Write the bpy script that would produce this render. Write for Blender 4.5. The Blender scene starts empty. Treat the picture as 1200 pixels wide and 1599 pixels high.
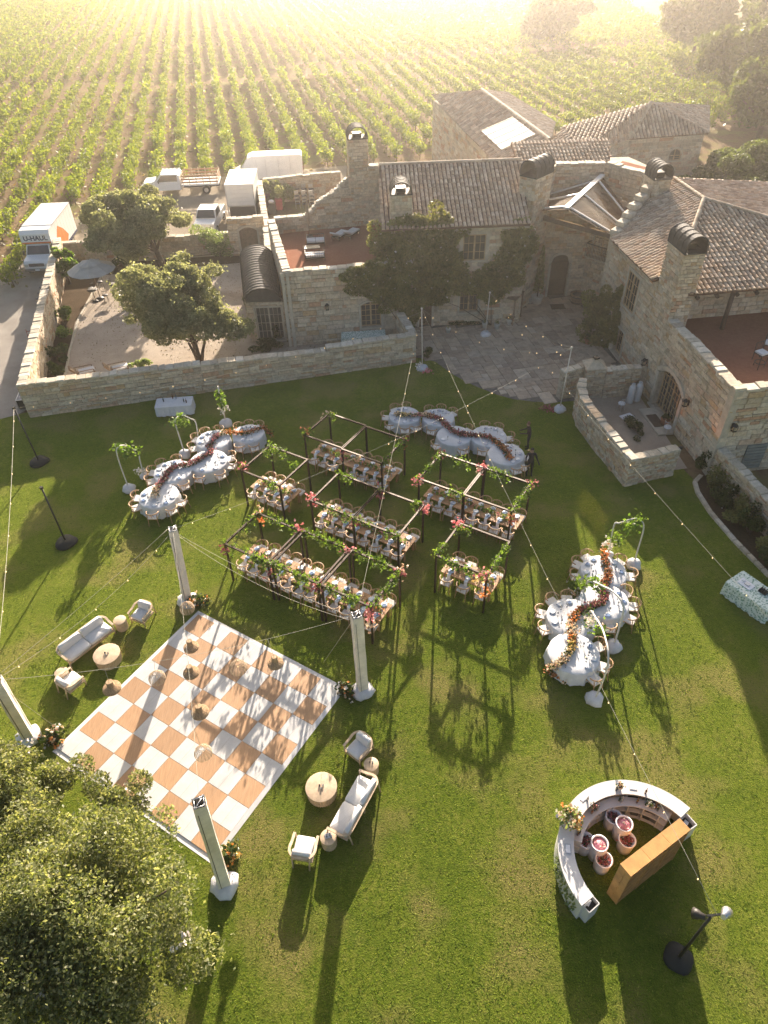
import bpy, bmesh, math, random
import numpy as np
from mathutils import Vector, Matrix, Quaternion
R = math.radians
random.seed(7)
RNG = np.random.default_rng(7)
S = bpy.context.scene
COL = S.collection

# ------------------------------------------------------------------ camera, sky, sun, exposure
CH, CP, CR, CF = 23.097, 0.727, 0.0289, 1100.0      # height, pitch, roll, focal length in photograph pixels
_f = Vector((0, math.cos(CP), -math.sin(CP)))
_r0 = Vector((1, 0, 0))
_d0 = _f.cross(_r0)
_rt = math.cos(CR) * _r0 + math.sin(CR) * _d0
_dn = -math.sin(CR) * _r0 + math.cos(CR) * _d0
cam_data = bpy.data.cameras.new('camera')
cam = bpy.data.objects.new('camera', cam_data)
COL.objects.link(cam)
cam.matrix_world = Matrix(((_rt.x, -_dn.x, -_f.x, 0), (_rt.y, -_dn.y, -_f.y, 0), (_rt.z, -_dn.z, -_f.z, CH), (0, 0, 0, 1)))
cam_data.sensor_fit = 'VERTICAL'
cam_data.sensor_height = 36.0
cam_data.lens = CF / 1599.0 * 36.0
cam_data.clip_start = 0.3
cam_data.clip_end = 3000
S.camera = cam
SUN_AZ, SUN_EL = R(5.6), R(17.8)
sun_dir = Vector((math.sin(SUN_AZ) * math.cos(SUN_EL), math.cos(SUN_AZ) * math.cos(SUN_EL), math.sin(SUN_EL)))
world = bpy.data.worlds.new('World')
S.world = world
world.use_nodes = True
_wn = world.node_tree
_bg = _wn.nodes['Background']
_sky = _wn.nodes.new('ShaderNodeTexSky')
_sky.sky_type = 'NISHITA'
_sky.sun_disc = False
_sky.sun_elevation = SUN_EL
_sky.sun_rotation = SUN_AZ
_sky.dust_density = 4.0
_sky.ozone_density = 0.6
_sky.air_density = 1.0
_wn.links.new(_sky.outputs[0], _bg.inputs[0])
_bg.inputs[1].default_value = 0.062
sl = bpy.data.lights.new('sun', 'SUN')
sl.energy = 5.0
sl.angle = R(0.5)
sl.color = (1.0, 0.86, 0.71)
sun = bpy.data.objects.new('sun', sl)
COL.objects.link(sun)
sun.rotation_euler = sun_dir.to_track_quat('Z', 'Y').to_euler()
sun.location = sun_dir * 50
S.view_settings.view_transform = 'Standard'
S.view_settings.look = 'None'
S.view_settings.exposure = 1.88
S.view_settings.gamma = 1
S.view_settings.use_curve_mapping = False
S.render.engine = 'CYCLES'
S.cycles.max_bounces = 6
S.cycles.diffuse_bounces = 3
S.cycles.glossy_bounces = 2
S.cycles.transmission_bounces = 4
S.cycles.volume_bounces = 1
S.cycles.transparent_max_bounces = 6
S.cycles.caustics_reflective = False
S.cycles.caustics_refractive = False
S.cycles.use_denoising = True
S.cycles.sample_clamp_indirect = 6

# ------------------------------------------------------------------ survey helpers: a sight line meets a level or a vertical plane
def ray(px, py):
    return _rt * ((px - 600) / CF) + _dn * ((py - 799.5) / CF) + _f
def G(px, py, z=0.0):
    d = ray(px, py)
    t = (z - CH) / d.z
    return Vector((d.x * t, d.y * t, z))
def PL(px, py, A, B):
    d = ray(px, py)
    n = Vector((-(B[1] - A[1]), B[0] - A[0]))
    t = (n.x * A[0] + n.y * A[1]) / (n.x * d.x + n.y * d.y)
    return Vector((d.x * t, d.y * t, CH + d.z * t))
def RP(px, py, P0, n):
    d = ray(px, py)
    o = Vector((0, 0, CH))
    t = (Vector(P0) - o).dot(n) / d.dot(n)
    return o + d * t
V = Vector

# ------------------------------------------------------------------ object helpers
def tag(o, label=None, cat=None, group=None, kind=None):
    if label: o['label'] = label
    if cat: o['category'] = cat
    if group: o['group'] = group
    if kind: o['kind'] = kind
    return o
def empty(name, loc=(0, 0, 0), rz=0.0, label=None, cat=None, group=None, kind=None):
    o = bpy.data.objects.new(name, None)
    o.empty_display_size = 0.2
    COL.objects.link(o)
    o.location = loc
    o.rotation_euler = (0, 0, rz)
    return tag(o, label, cat, group, kind)
def link(name, me, parent=None, loc=None, rot=None, scale=None):
    o = bpy.data.objects.new(name, me)
    COL.objects.link(o)
    if parent is not None: o.parent = parent
    if loc is not None: o.location = loc
    if rot is not None: o.rotation_euler = rot
    if scale is not None: o.scale = scale
    return o
KIDS = {}
def copy_tree(o, parent=None, d=0):
    c = o.copy()
    COL.objects.link(c)
    if parent is not None: c.parent = parent
    for ch in KIDS.get(o.name, None) or list(o.children):
        copy_tree(ch, c, d + 1)
    return c

class MB:
    def __init__(s): s.v = []; s.f = []; s.sm = []
    def add(s, vs, fs, smooth=False):
        b = len(s.v)
        s.v.extend([tuple(p) for p in vs])
        for q in fs:
            s.f.append(tuple(b + i for i in q)); s.sm.append(smooth)
        return s
    def box(s, c, d, rz=0.0, M=None):
        x, y, z = d[0] / 2, d[1] / 2, d[2] / 2
        vs = [V((i * x, j * y, k * z)) for k in (-1, 1) for j in (-1, 1) for i in (-1, 1)]
        if M is None:
            M = Matrix.Rotation(rz, 3, 'Z')
        vs = [M @ p + V(c) for p in vs]
        return s.add(vs, [(0, 2, 3, 1), (4, 5, 7, 6), (0, 1, 5, 4), (2, 6, 7, 3), (0, 4, 6, 2), (1, 3, 7, 5)])
    def bar(s, a, b, w, h=None, up=(0, 0, 1)):
        a, b = V(a), V(b); h = h or w
        d = (b - a)
        if d.length < 1e-6: return s
        dn = d.normalized(); u = V(up)
        if abs(dn.dot(u)) > .98: u = V((1, 0, 0))
        x = dn.cross(u).normalized(); y = x.cross(dn)
        vs = [p + x * (i * w / 2) + y * (j * h / 2) for p in (a, b) for j in (-1, 1) for i in (-1, 1)]
        return s.add(vs, [(0, 2, 3, 1), (4, 5, 7, 6), (0, 1, 5, 4), (2, 6, 7, 3), (0, 4, 6, 2), (1, 3, 7, 5)])
    def tube(s, pts, r, n=8, r2=None, cap=True):
        pts = [V(p) for p in pts]; m = len(pts)
        rs = r if isinstance(r, (list, tuple)) else [r + ((r2 if r2 is not None else r) - r) * i / max(1, m - 1) for i in range(m)]
        b = len(s.v); ux = None
        for i, p in enumerate(pts):
            t = (pts[min(i + 1, m - 1)] - pts[max(i - 1, 0)])
            t = t.normalized() if t.length > 1e-9 else V((0, 0, 1))
            if ux is None:
                ux = t.cross(V((0, 0, 1)))
                if ux.length < .05: ux = t.cross(V((0, 1, 0)))
            else:
                ux = ux - t * ux.dot(t)
            ux.normalize(); uy = t.cross(ux)
            for k in range(n):
                a = 2 * math.pi * k / n
                s.v.append(tuple(p + (ux * math.cos(a) + uy * math.sin(a)) * rs[i]))
        for i in range(m - 1):
            for k in range(n):
                k2 = (k + 1) % n
                s.f.append((b + i * n + k, b + i * n + k2, b + (i + 1) * n + k2, b + (i + 1) * n + k)); s.sm.append(True)
        if cap:
            s.f.append(tuple(b + k for k in range(n))[::-1]); s.sm.append(False)
            s.f.append(tuple(b + (m - 1) * n + k for k in range(n))); s.sm.append(False)
        return s
    def lathe(s, prof, n=20, c=(0, 0, 0), smooth=True, ax=1.0, ay=1.0, wob=None):
        b = len(s.v); m = len(prof)
        for i, (r, z) in enumerate(prof):
            for k in range(n):
                a = 2 * math.pi * k / n
                q = 1.0 if wob is None else wob(i, a)
                s.v.append((c[0] + r * q * ax * math.cos(a), c[1] + r * q * ay * math.sin(a), c[2] + z))
        for i in range(m - 1):
            for k in range(n):
                k2 = (k + 1) % n
                s.f.append((b + i * n + k, b + i * n + k2, b + (i + 1) * n + k2, b + (i + 1) * n + k)); s.sm.append(smooth)
        if prof[0][0] > 1e-4: s.f.append(tuple(b + k for k in range(n))[::-1]); s.sm.append(False)
        if prof[-1][0] > 1e-4: s.f.append(tuple(b + (m - 1) * n + k for k in range(n))); s.sm.append(False)
        return s
    def prism(s, poly, z0, z1):
        n = len(poly)
        f0 = (lambda p: z0) if not callable(z0) else z0
        f1 = (lambda p: z1) if not callable(z1) else z1
        vs = [(p[0], p[1], f0(p)) for p in poly] + [(p[0], p[1], f1(p)) for p in poly]
        area = sum(poly[i][0] * poly[(i + 1) % n][1] - poly[(i + 1) % n][0] * poly[i][1] for i in range(n))
        fs = [tuple(range(n))[::-1], tuple(range(n, 2 * n))] + [(i, (i + 1) % n, n + (i + 1) % n, n + i) for i in range(n)]
        if area < 0: fs = [q[::-1] for q in fs]
        return s.add(vs, fs)
    def slab(s, pts, th):                       # 3-D planar polygon given a thickness along -normal
        pts = [V(p) for p in pts]; n = len(pts)
        nn = V((0, 0, 0))
        for i in range(n): nn += pts[i].cross(pts[(i + 1) % n])
        nn.normalize()
        if nn.z < 0: pts = pts[::-1]; nn = -nn
        vs = [p for p in pts] + [p - nn * th for p in pts]
        fs = [tuple(range(n)), tuple(range(n, 2 * n))[::-1]] + [(i, n + i, n + (i + 1) % n, (i + 1) % n) for i in range(n)]
        return s.add(vs, fs)
    def ball(s, c, r, n=8, m=5, sz=1.0):
        prof = [(r * math.sin(math.pi * i / m) if 0 < i < m else 0.0005, -r * sz * math.cos(math.pi * i / m)) for i in range(m + 1)]
        return s.lathe(prof, n, c)
    def mesh(s, name, mat, off=(0, 0, 0)):
        me = bpy.data.meshes.new(name)
        o = V(off)
        me.from_pydata([(p[0] - o.x, p[1] - o.y, p[2] - o.z) for p in s.v], [], s.f)
        me.polygons.foreach_set('use_smooth', s.sm)
        if mat: me.materials.append(mat)
        me.update()
        return me
    def build(s, name, mat, parent=None, world=False):
        off = parent.location if (world and parent is not None) else (0, 0, 0)
        return link(name, s.mesh(name, mat, off), parent)

def np_mesh(name, verts, mat, nper=4):
    me = bpy.data.meshes.new(name)
    verts = np.ascontiguousarray(verts.reshape(-1, 3), dtype=np.float32)
    n = len(verts) // nper
    me.vertices.add(n * nper); me.vertices.foreach_set('co', verts.ravel())
    me.loops.add(n * nper); me.loops.foreach_set('vertex_index', np.arange(n * nper, dtype=np.int32))
    me.polygons.add(n); me.polygons.foreach_set('loop_start', np.arange(0, n * nper, nper, dtype=np.int32))
    me.materials.append(mat)
    me.update(calc_edges=True)
    return me
def leaves(P, size, up=0.3, aspect=1.5, jit=0.4):
    """one small bent-free leaf quad at each of the points P (N,3); returns (N*4,3)"""
    n = len(P)
    a = RNG.normal(size=(n, 3)); a[:, 2] += up; a /= np.linalg.norm(a, axis=1)[:, None]
    t = RNG.normal(size=(n, 3)); t -= a * (t * a).sum(1)[:, None]; t /= np.linalg.norm(t, axis=1)[:, None]
    b = np.cross(a, t)
    s = size * (1 + jit * RNG.uniform(-1, 1, n))[:, None]
    t = t * s * .5 * aspect; b = b * s * .5
    return np.stack([P - t, P + b * .9 - t * .1, P + t, P - b * .9 - t * .1], 1).reshape(-1, 3)
def clumps(centers, rad, n, shell=.45):
    """n points spread through blobs: centers (K,3), rad (K,3)"""
    centers = np.asarray(centers, float); rad = np.asarray(rad, float)
    k = RNG.choice(len(centers), n, p=(rad.prod(1) ** (2 / 3)) / (rad.prod(1) ** (2 / 3)).sum())
    d = RNG.normal(size=(n, 3)); d /= np.linalg.norm(d, axis=1)[:, None]
    r = RNG.uniform(shell, 1, n) ** .5
    return centers[k] + d * r[:, None] * rad[k]

# ------------------------------------------------------------------ materials
MATS = {}
def _new(name):
    m = bpy.data.materials.new(name); m.use_nodes = True
    return m, m.node_tree.nodes, m.node_tree.links, m.node_tree.nodes['Principled BSDF']
def ramp(nd, stops):
    r = nd.new('ShaderNodeValToRGB'); e = r.color_ramp.elements
    while len(e) < len(stops): e.new(.5)
    for i, (p, c) in enumerate(stops):
        e[i].position = p; e[i].color = (*c, 1)
    return r
def noise(nd, lk, scale, detail=3, rough=.55, coord='Object', vec=None):
    n = nd.new('ShaderNodeTexNoise'); n.inputs['Scale'].default_value = scale; n.inputs['Detail'].default_value = detail
    n.inputs['Roughness'].default_value = rough
    if vec is None:
        tc = nd.new('ShaderNodeTexCoord'); lk.new(tc.outputs[coord], n.inputs['Vector'])
    else: lk.new(vec, n.inputs['Vector'])
    return n
def mat(name, c, rough=.7, var=.12, scale=3.0, bump=0.0, bscale=40.0, metal=0.0, coord='Object', spec=.4, c2=None, island=0.0):
    if name in MATS: return MATS[name]
    m, nd, lk, b = _new(name)
    c2 = c2 or tuple(x * (1 - var * 2) for x in c)
    c1 = tuple(min(1, x * (1 + var * .6)) for x in c)
    n = noise(nd, lk, scale, 5, .6, coord)
    r = ramp(nd, [(.3, c2), (.7, c1)])
    lk.new(n.outputs[0], r.inputs[0])
    src = r.outputs[0]
    if island:
        h = nd.new('ShaderNodeHueSaturation'); g = nd.new('ShaderNodeNewGeometry')
        mr = nd.new('ShaderNodeMapRange'); lk.new(g.outputs['Random Per Island'], mr.inputs[0])
        mr.inputs[3].default_value = 1 - island; mr.inputs[4].default_value = 1 + island
        lk.new(mr.outputs[0], h.inputs['Value']); lk.new(src, h.inputs['Color']); src = h.outputs[0]
    lk.new(src, b.inputs['Base Color'])
    b.inputs['Roughness'].default_value = rough; b.inputs['Metallic'].default_value = metal
    b.inputs['Specular IOR Level'].default_value = spec
    if bump:
        n2 = noise(nd, lk, bscale, 4, .6, coord)
        bp = nd.new('ShaderNodeBump'); bp.inputs['Strength'].default_value = bump; bp.inputs['Distance'].default_value = .02
        lk.new(n2.outputs[0], bp.inputs['Height']); lk.new(bp.outputs[0], b.inputs['Normal'])
    MATS[name] = m
    return m
def rnd_mat(name, stops, rough=.85, bump=.5, bscale=14, nmix=.25, nscale=5, distance=.02):
    """colour picked per piece (object random + island random) from the stops, with grain"""
    m, nd, lk, b = _new(name)
    oi = nd.new('ShaderNodeObjectInfo'); g = nd.new('ShaderNodeNewGeometry')
    ad = nd.new('ShaderNodeMath'); ad.operation = 'ADD'
    fr = nd.new('ShaderNodeMath'); fr.operation = 'FRACT'
    lk.new(oi.outputs['Random'], ad.inputs[0]); lk.new(g.outputs['Random Per Island'], ad.inputs[1]); lk.new(ad.outputs[0], fr.inputs[0])
    r = ramp(nd, stops); r.color_ramp.interpolation = 'LINEAR'
    lk.new(fr.outputs[0], r.inputs[0])
    n = noise(nd, lk, nscale, 6, .65, 'Object', g.outputs['Position'])
    h = nd.new('ShaderNodeHueSaturation')
    mr = nd.new('ShaderNodeMapRange'); mr.inputs[3].default_value = 1 - nmix * 1.4; mr.inputs[4].default_value = 1 + nmix
    mr.inputs[1].default_value = .3; mr.inputs[2].default_value = .7
    lk.new(n.outputs[0], mr.inputs[0]); lk.new(mr.outputs[0], h.inputs['Value']); lk.new(r.outputs[0], h.inputs['Color'])
    lk.new(h.outputs[0], b.inputs['Base Color'])
    b.inputs['Roughness'].default_value = rough; b.inputs['Specular IOR Level'].default_value = .25
    n2 = noise(nd, lk, bscale, 5, .65, 'Object', g.outputs['Position'])
    bp = nd.new('ShaderNodeBump'); bp.inputs['Strength'].default_value = bump; bp.inputs['Distance'].default_value = distance
    lk.new(n2.outputs[0], bp.inputs['Height']); lk.new(bp.outputs[0], b.inputs['Normal'])
    MATS[name] = m
    return m
def leaf_mat(name, cols, trans=.45, tcol=None, rough=.55):
    m, nd, lk, b = _new(name)
    g = nd.new('ShaderNodeNewGeometry'); oi = nd.new('ShaderNodeObjectInfo')
    r = ramp(nd, [(i / max(1, len(cols) - 1), c) for i, c in enumerate(cols)])
    lk.new(g.outputs['Random Per Island'], r.inputs[0])
    n = noise(nd, lk, 1.1, 2, .5, 'Object', g.outputs['Position'])
    h = nd.new('ShaderNodeHueSaturation'); mr = nd.new('ShaderNodeMapRange')
    mr.inputs[1].default_value = .3; mr.inputs[2].default_value = .7; mr.inputs[3].default_value = .75; mr.inputs[4].default_value = 1.25
    lk.new(n.outputs[0], mr.inputs[0]); lk.new(mr.outputs[0], h.inputs['Value']); lk.new(r.outputs[0], h.inputs['Color'])
    lk.new(h.outputs[0], b.inputs['Base Color'])
    b.inputs['Roughness'].default_value = rough; b.inputs['Specular IOR Level'].default_value = .3
    if trans:
        t = nd.new('ShaderNodeBsdfTranslucent'); mx = nd.new('ShaderNodeMixShader'); mx.inputs[0].default_value = trans
        h2 = nd.new('ShaderNodeMixRGB'); h2.blend_type = 'MULTIPLY'; h2.inputs[0].default_value = 1
        h2.inputs[2].default_value = (*(tcol or (1.5, 1.6, .6)), 1)
        lk.new(h.outputs[0], h2.inputs[1]); lk.new(h2.outputs[0], t.inputs[0])
        out = nd['Material Output']
        lk.new(b.outputs[0], mx.inputs[1]); lk.new(t.outputs[0], mx.inputs[2]); lk.new(mx.outputs[0], out.inputs[0])
    MATS[name] = m
    return m
def emit_mat(name, c, st):
    m, nd, lk, b = _new(name)
    b.inputs['Base Color'].default_value = (*c, 1)
    b.inputs['Emission Color'].default_value = (*c, 1); b.inputs['Emission Strength'].default_value = st
    MATS[name] = m
    return m
def glass_mat(name, c, rough=.06):
    m, nd, lk, b = _new(name)
    n = noise(nd, lk, 1.5, 2)
    r = ramp(nd, [(.35, tuple(x * .6 for x in c)), (.7, c)]); lk.new(n.outputs[0], r.inputs[0]); lk.new(r.outputs[0], b.inputs['Base Color'])
    b.inputs['Roughness'].default_value = rough; b.inputs['Specular IOR Level'].default_value = .7
    MATS[name] = m
    return m

def ground_mat(name, stops, scale, fine, bump=.4, bscale=30, spots=None, dist=.03):
    m, nd, lk, b = _new(name)
    g = nd.new('ShaderNodeNewGeometry')
    n = noise(nd, lk, scale, 6, .6, 'Object', g.outputs['Position'])
    n2 = noise(nd, lk, fine, 4, .7, 'Object', g.outputs['Position'])
    mx = nd.new('ShaderNodeMath'); mx.operation = 'MULTIPLY_ADD'; mx.inputs[1].default_value = .55
    lk.new(n2.outputs[0], mx.inputs[0])
    m2 = nd.new('ShaderNodeMath'); m2.operation = 'MULTIPLY'; m2.inputs[1].default_value = .45
    lk.new(n.outputs[0], m2.inputs[0]); lk.new(m2.outputs[0], mx.inputs[2])
    r = ramp(nd, stops); lk.new(mx.outputs[0], r.inputs[0])
    src = r.outputs[0]
    if spots:
        n3 = noise(nd, lk, spots[0], 3, .5, 'Object', g.outputs['Position'])
        r3 = ramp(nd, [(spots[1], (0, 0, 0)), (spots[1] + .14, (1, 1, 1))]); lk.new(n3.outputs[0], r3.inputs[0])
        mm = nd.new('ShaderNodeMixRGB'); lk.new(r3.outputs[0], mm.inputs[0]); lk.new(src, mm.inputs[1]); mm.inputs[2].default_value = (*spots[2], 1)
        src = mm.outputs[0]
    lk.new(src, b.inputs['Base Color'])
    b.inputs['Roughness'].default_value = 1.0; b.inputs['Specular IOR Level'].default_value = .02
    n4 = noise(nd, lk, bscale, 5, .7, 'Object', g.outputs['Position'])
    bp = nd.new('ShaderNodeBump'); bp.inputs['Strength'].default_value = bump; bp.inputs['Distance'].default_value = dist
    lk.new(n4.outputs[0], bp.inputs['Height']); lk.new(bp.outputs[0], b.inputs['Normal'])
    MATS[name] = m
    return m

M_grass = ground_mat('grass_lawn', [(.30, (.030, .058, .007)), (.42, (.066, .104, .012)), (.52, (.105, .140, .018)), (.66, (.180, .180, .042))], .42, 5, 1.0, 18, (.36, .50, (.180, .158, .055)), .13)
_gb = M_grass.node_tree.nodes['Principled BSDF']; _gb.inputs['Sheen Weight'].default_value = .65; _gb.inputs['Sheen Roughness'].default_value = .35; _gb.inputs['Sheen Tint'].default_value = (.62, .70, .10, 1)
M_soil = ground_mat('vineyard_soil', [(.3, (.13, .085, .05)), (.55, (.21, .145, .085)), (.75, (.29, .21, .12))], .12, 3, .7, 6, (.35, .5, (.20, .18, .07)), .08)
M_dirt = ground_mat('packed_dirt', [(.3, (.20, .165, .12)), (.55, (.30, .25, .19)), (.75, (.40, .34, .26))], .3, 8, .5, 20, None, .03)
M_gravel = ground_mat('gravel', [(.3, (.19, .17, .15)), (.5, (.31, .28, .245)), (.72, (.46, .42, .37))], .5, 24, .9, 34, (.2, .56, (.24, .21, .175)), .03)
M_court = ground_mat('courtyard_gravel', [(.3, (.26, .215, .17)), (.5, (.40, .335, .27)), (.72, (.54, .47, .385))], .55, 26, .9, 30, (.22, .55, (.30, .24, .18)), .03)
M_bed = ground_mat('planting_bed_soil', [(.3, (.05, .035, .02)), (.6, (.10, .07, .045)), (.8, (.16, .11, .07))], .9, 9, .8, 20, None, .04)
M_terra = ground_mat('terracotta_floor', [(.3, (.20, .088, .055)), (.55, (.27, .125, .08)), (.75, (.33, .17, .11))], .4, 6, .25, 20, None, .01)
STONES = [(0, (.42, .34, .24)), (.12, (.54, .45, .33)), (.28, (.62, .54, .41)), (.42, (.47, .33, .19)), (.55, (.58, .50, .38)), (.66, (.45, .27, .165)), (.76, (.64, .57, .45)), (.88, (.38, .32, .24)), (1, (.55, .45, .32))]
M_stone = rnd_mat('wall_stone', STONES, .88, .6, 12, .22, 6, .02)
M_mortar = mat('mortar', (.47, .40, .31), .95, .2, 4, .5, 30)
M_trim = mat('limestone_trim', (.50, .45, .36), .85, .12, 3, .35, 25)
M_cap = rnd_mat('cap_stone', [(0, (.42, .37, .29)), (.3, (.56, .50, .40)), (.6, (.48, .40, .29)), (.8, (.62, .57, .48)), (1, (.40, .33, .25))], .85, .5, 10, .2, 5)
M_flag = rnd_mat('flagstone', [(0, (.37, .29, .22)), (.25, (.50, .40, .30)), (.45, (.40, .30, .22)), (.6, (.60, .50, .385)), (.75, (.32, .25, .195)), (.9, (.52, .40, .285)), (1, (.45, .365, .275))], .8, .3, 8, .18, 3)
M_joint = mat('flagstone_joint', (.20, .175, .145), .95, .2, 4, .4, 30)
M_tile = rnd_mat('roof_tile', [(0, (.40, .29, .20)), (.2, (.52, .38, .27)), (.4, (.34, .255, .19)), (.55, (.57, .45, .33)), (.7, (.44, .35, .265)), (.85, (.62, .51, .40)), (1, (.38, .28, .21))], .85, .3, 20, .25, 3)
M_deck = mat('roof_underlay', (.16, .10, .07), .9, .2)
M_copper = mat('dark_copper', (.075, .07, .062), .75, .2, 3, .15, 20, .1)
M_wood = mat('weathered_wood', (.23, .16, .105), .75, .22, 6, .3, 40)
M_dwood = mat('dark_wood', (.085, .06, .042), .7, .2, 6, .3, 40)
M_frame = mat('window_frame_wood', (.42, .30, .17), .6, .15, 5)
M_glass = glass_mat('window_glass', (.075, .075, .07))
M_white = mat('white_paint', (.60, .59, .58), .4, .05, 2)
M_plaster = mat('white_plaster', (.70, .67, .60), .85, .08, 1.5, .2, 20)
M_black = mat('black_metal', (.02, .02, .02), .45, .1, 5)
M_bronze = mat('bronze_frame_metal', (.055, .035, .025), .42, .2, 5, 0, 30, .4)
M_iron = mat('wrought_iron', (.035, .03, .027), .5, .1, 5)
M_bark = mat('bark', (.14, .105, .075), .95, .3, 5, .8, 18)
M_cloth = mat('white_tablecloth', (.58, .59, .61), .85, .05, 4, .15, 12)
M_cush = mat('cream_cushion', (.74, .71, .66), .9, .05, 6, .15, 20)
M_chairwood = mat('honey_beech', (.50, .30, .145), .5, .15, 8)
M_farm = mat('farm_table_wood', (.47, .25, .115), .6, .2, 5, .2, 30)
M_pale = mat('pale_oak', (.56, .42, .28), .6, .14, 6, .15, 30)
M_plate = mat('plate_ceramic', (.62, .67, .72), .25, .06, 8)
M_pblue = mat('plate_blue', (.16, .23, .38), .25, .1, 8)
M_linen = mat('napkin_linen', (.80, .80, .82), .9, .04, 10)
M_leafv = leaf_mat('vine_leaf', [(.065, .11, .012), (.11, .165, .02), (.18, .22, .035), (.085, .135, .016)], .55, (1.7, 1.5, .5))
M_leafo = leaf_mat('olive_leaf', [(.17, .19, .10), (.24, .26, .15), (.33, .34, .22), (.20, .22, .12)], .5, (1.3, 1.25, .7))
M_leafk = leaf_mat('oak_leaf', [(.05, .075, .02), (.085, .115, .03), (.12, .145, .045)], .4, (1.4, 1.4, .5))
M_leafd = leaf_mat('dark_leaf', [(.025, .045, .012), (.045, .07, .018), (.075, .095, .025)], .35, (1.5, 1.5, .5))
M_leafb = leaf_mat('bright_leaf', [(.07, .12, .022), (.12, .175, .04), (.19, .235, .07)], .5, (1.4, 1.6, .5))
M_leafi = leaf_mat('ivy_leaf', [(.11, .125, .04), (.17, .18, .065), (.24, .235, .10)], .4, (1.4, 1.3, .5))
M_leaft = leaf_mat('rose_leaf', [(.085, .11, .038), (.15, .175, .065), (.23, .245, .11), (.40, .39, .24)], .5, (1.3, 1.3, .6), .5)
M_leafg = leaf_mat('pale_green_leaf', [(.15, .20, .08), (.22, .27, .12), (.30, .33, .17)], .4, (1.3, 1.4, .6))
def flower_mat(name, cols): return leaf_mat(name, cols, .2, (1.2, 1.1, 1.0), .7)
M_fwhite = flower_mat('white_petal', [(.75, .73, .68), (.85, .80, .72), (.68, .60, .55)])
M_fpink = flower_mat('pink_petal', [(.85, .24, .27), (.88, .45, .42), (.75, .14, .18), (.85, .6, .5)])
M_fburg = flower_mat('burgundy_petal', [(.30, .05, .07), (.45, .13, .14), (.60, .28, .24), (.24, .05, .08)])
M_forange = flower_mat('orange_petal', [(.80, .28, .06), (.85, .42, .12), (.70, .20, .06)])
M_frust = flower_mat('rust_petal', [(.42, .13, .04), (.60, .25, .09), (.34, .09, .03), (.7, .42, .2)])
M_fpeach = flower_mat('peach_petal', [(.85, .55, .35), (.80, .66, .45), (.85, .72, .52), (.75, .42, .26)])
M_fyellow = flower_mat('yellow_petal', [(.85, .62, .18), (.85, .72, .36), (.80, .50, .12)])
M_bulb = emit_mat('warm_bulb', (1.0, .66, .30), .8)
M_wire = mat('cable', (.45, .42, .34), .6, .1)
M_canvas = mat('truss_fabric', (.80, .73, .64), .85, .12, 2.5, .3, 15)
M_bag = mat('pale_fabric', (.62, .61, .62), .9, .1, 3, .4, 10)
M_rattan = mat('rattan', (.62, .42, .24), .7, .3, 30, .6, 60)
M_rubber = mat('tyre_rubber', (.02, .02, .02), .8, .1)
M_chrome = mat('chrome', (.5, .5, .5), .2, .1, 5, 0, 10, .9)
M_aluminium = mat('aluminium', (.55, .55, .56), .35, .1, 5, 0, 10, .8)
# ------------------------------------------------------------------ ground sheets
def sheet(name, poly, z, m, kind='structure'):
    b = MB(); n = len(poly)
    b.add([(p[0], p[1], z) for p in poly], [tuple(range(n))])
    o = b.build(name, m)
    area = sum(poly[i][0] * poly[(i + 1) % n][1] - poly[(i + 1) % n][0] * poly[i][1] for i in range(n))
    if area < 0: o.data.flip_normals()
    return tag(o, kind=kind)
sheet('ground', [(-440, -160), (440, -160), (440, 820), (-440, 820)], -.05, M_soil)
sheet('driveway', [(-38, 20), (-23.2, 33.5), (-21.2, 36.4), (-24.2, 47), (-26.4, 58.4), (-26, 60.5), (-10, 61.5), (-10.5, 78), (-24, 77), (-29.5, 66), (-30.5, 55), (-33, 42), (-60, 20)], -.04, M_gravel)
sheet('truck_yard', [(-25.8, 60.2), (-10, 61.2), (-11.5, 74), (-3, 75.5), (-3, 84), (-24, 79.5), (-29.5, 68)], -.034, M_dirt)
sheet('courtyard', [(-20.4, 35.7), (2.3, 40.8), (3, 45), (-6, 60), (-26.3, 58.6)], -.03, M_court)
_lawn = [(-60, -30), (60, -30), (60, 20), (22, 18), (17.2, 20.2), (16.2, 24.5), (16.0, 27.4), (15.6, 29), (13.2, 31), (12.4, 36.5), (10.4, 36.6), (9.0, 45), (2.6, 41.0), (-20.9, 36.0), (-22.6, 35.2), (-25.6, 30.5), (-34, 22), (-60, 18)]
lawn = sheet('lawn', _lawn, 0.0, M_grass)
sheet('forecourt', [(2.4, 41.1), (3.59, 40.43), (4.6, 38.75), (5.75, 37.4), (7.0, 36.3), (7.9, 35.75), (9.1, 35.4), (10.44, 35.3), (11.9, 35.4), (15, 38), (17, 48), (14, 52), (9, 52), (8.5, 46.4), (2.4, 45.8)], .012, M_joint)
sheet('enclosure_paving', [(12.2, 35.2), (12.6, 28.2), (15.9, 28.7), (15.4, 36.4), (12.8, 36.2)], .010, M_court)
sheet('planting_bed', [(16.1, 27.9), (15.75, 26.8), (15.85, 25.2), (16.3, 23.2), (17.0, 20.6), (18.6, 17.5), (22, 18), (18.5, 22), (17.5, 26), (17.0, 28.2)], .012, M_bed)
sheet('courtyard_bed', [(-20.5, 36.0), (-19.6, 36.3), (-21.9, 47.5), (-22.4, 55.8), (-11.0, 57.6), (-11.4, 59.4), (-25.9, 57.9), (-24.2, 49)], -.018, M_bed)
sheet('road', [(40, 70), (58, 78), (70, 110), (76, 160), (64, 160), (56, 118), (47, 90), (36, 80)], -.035, M_gravel)

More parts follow.
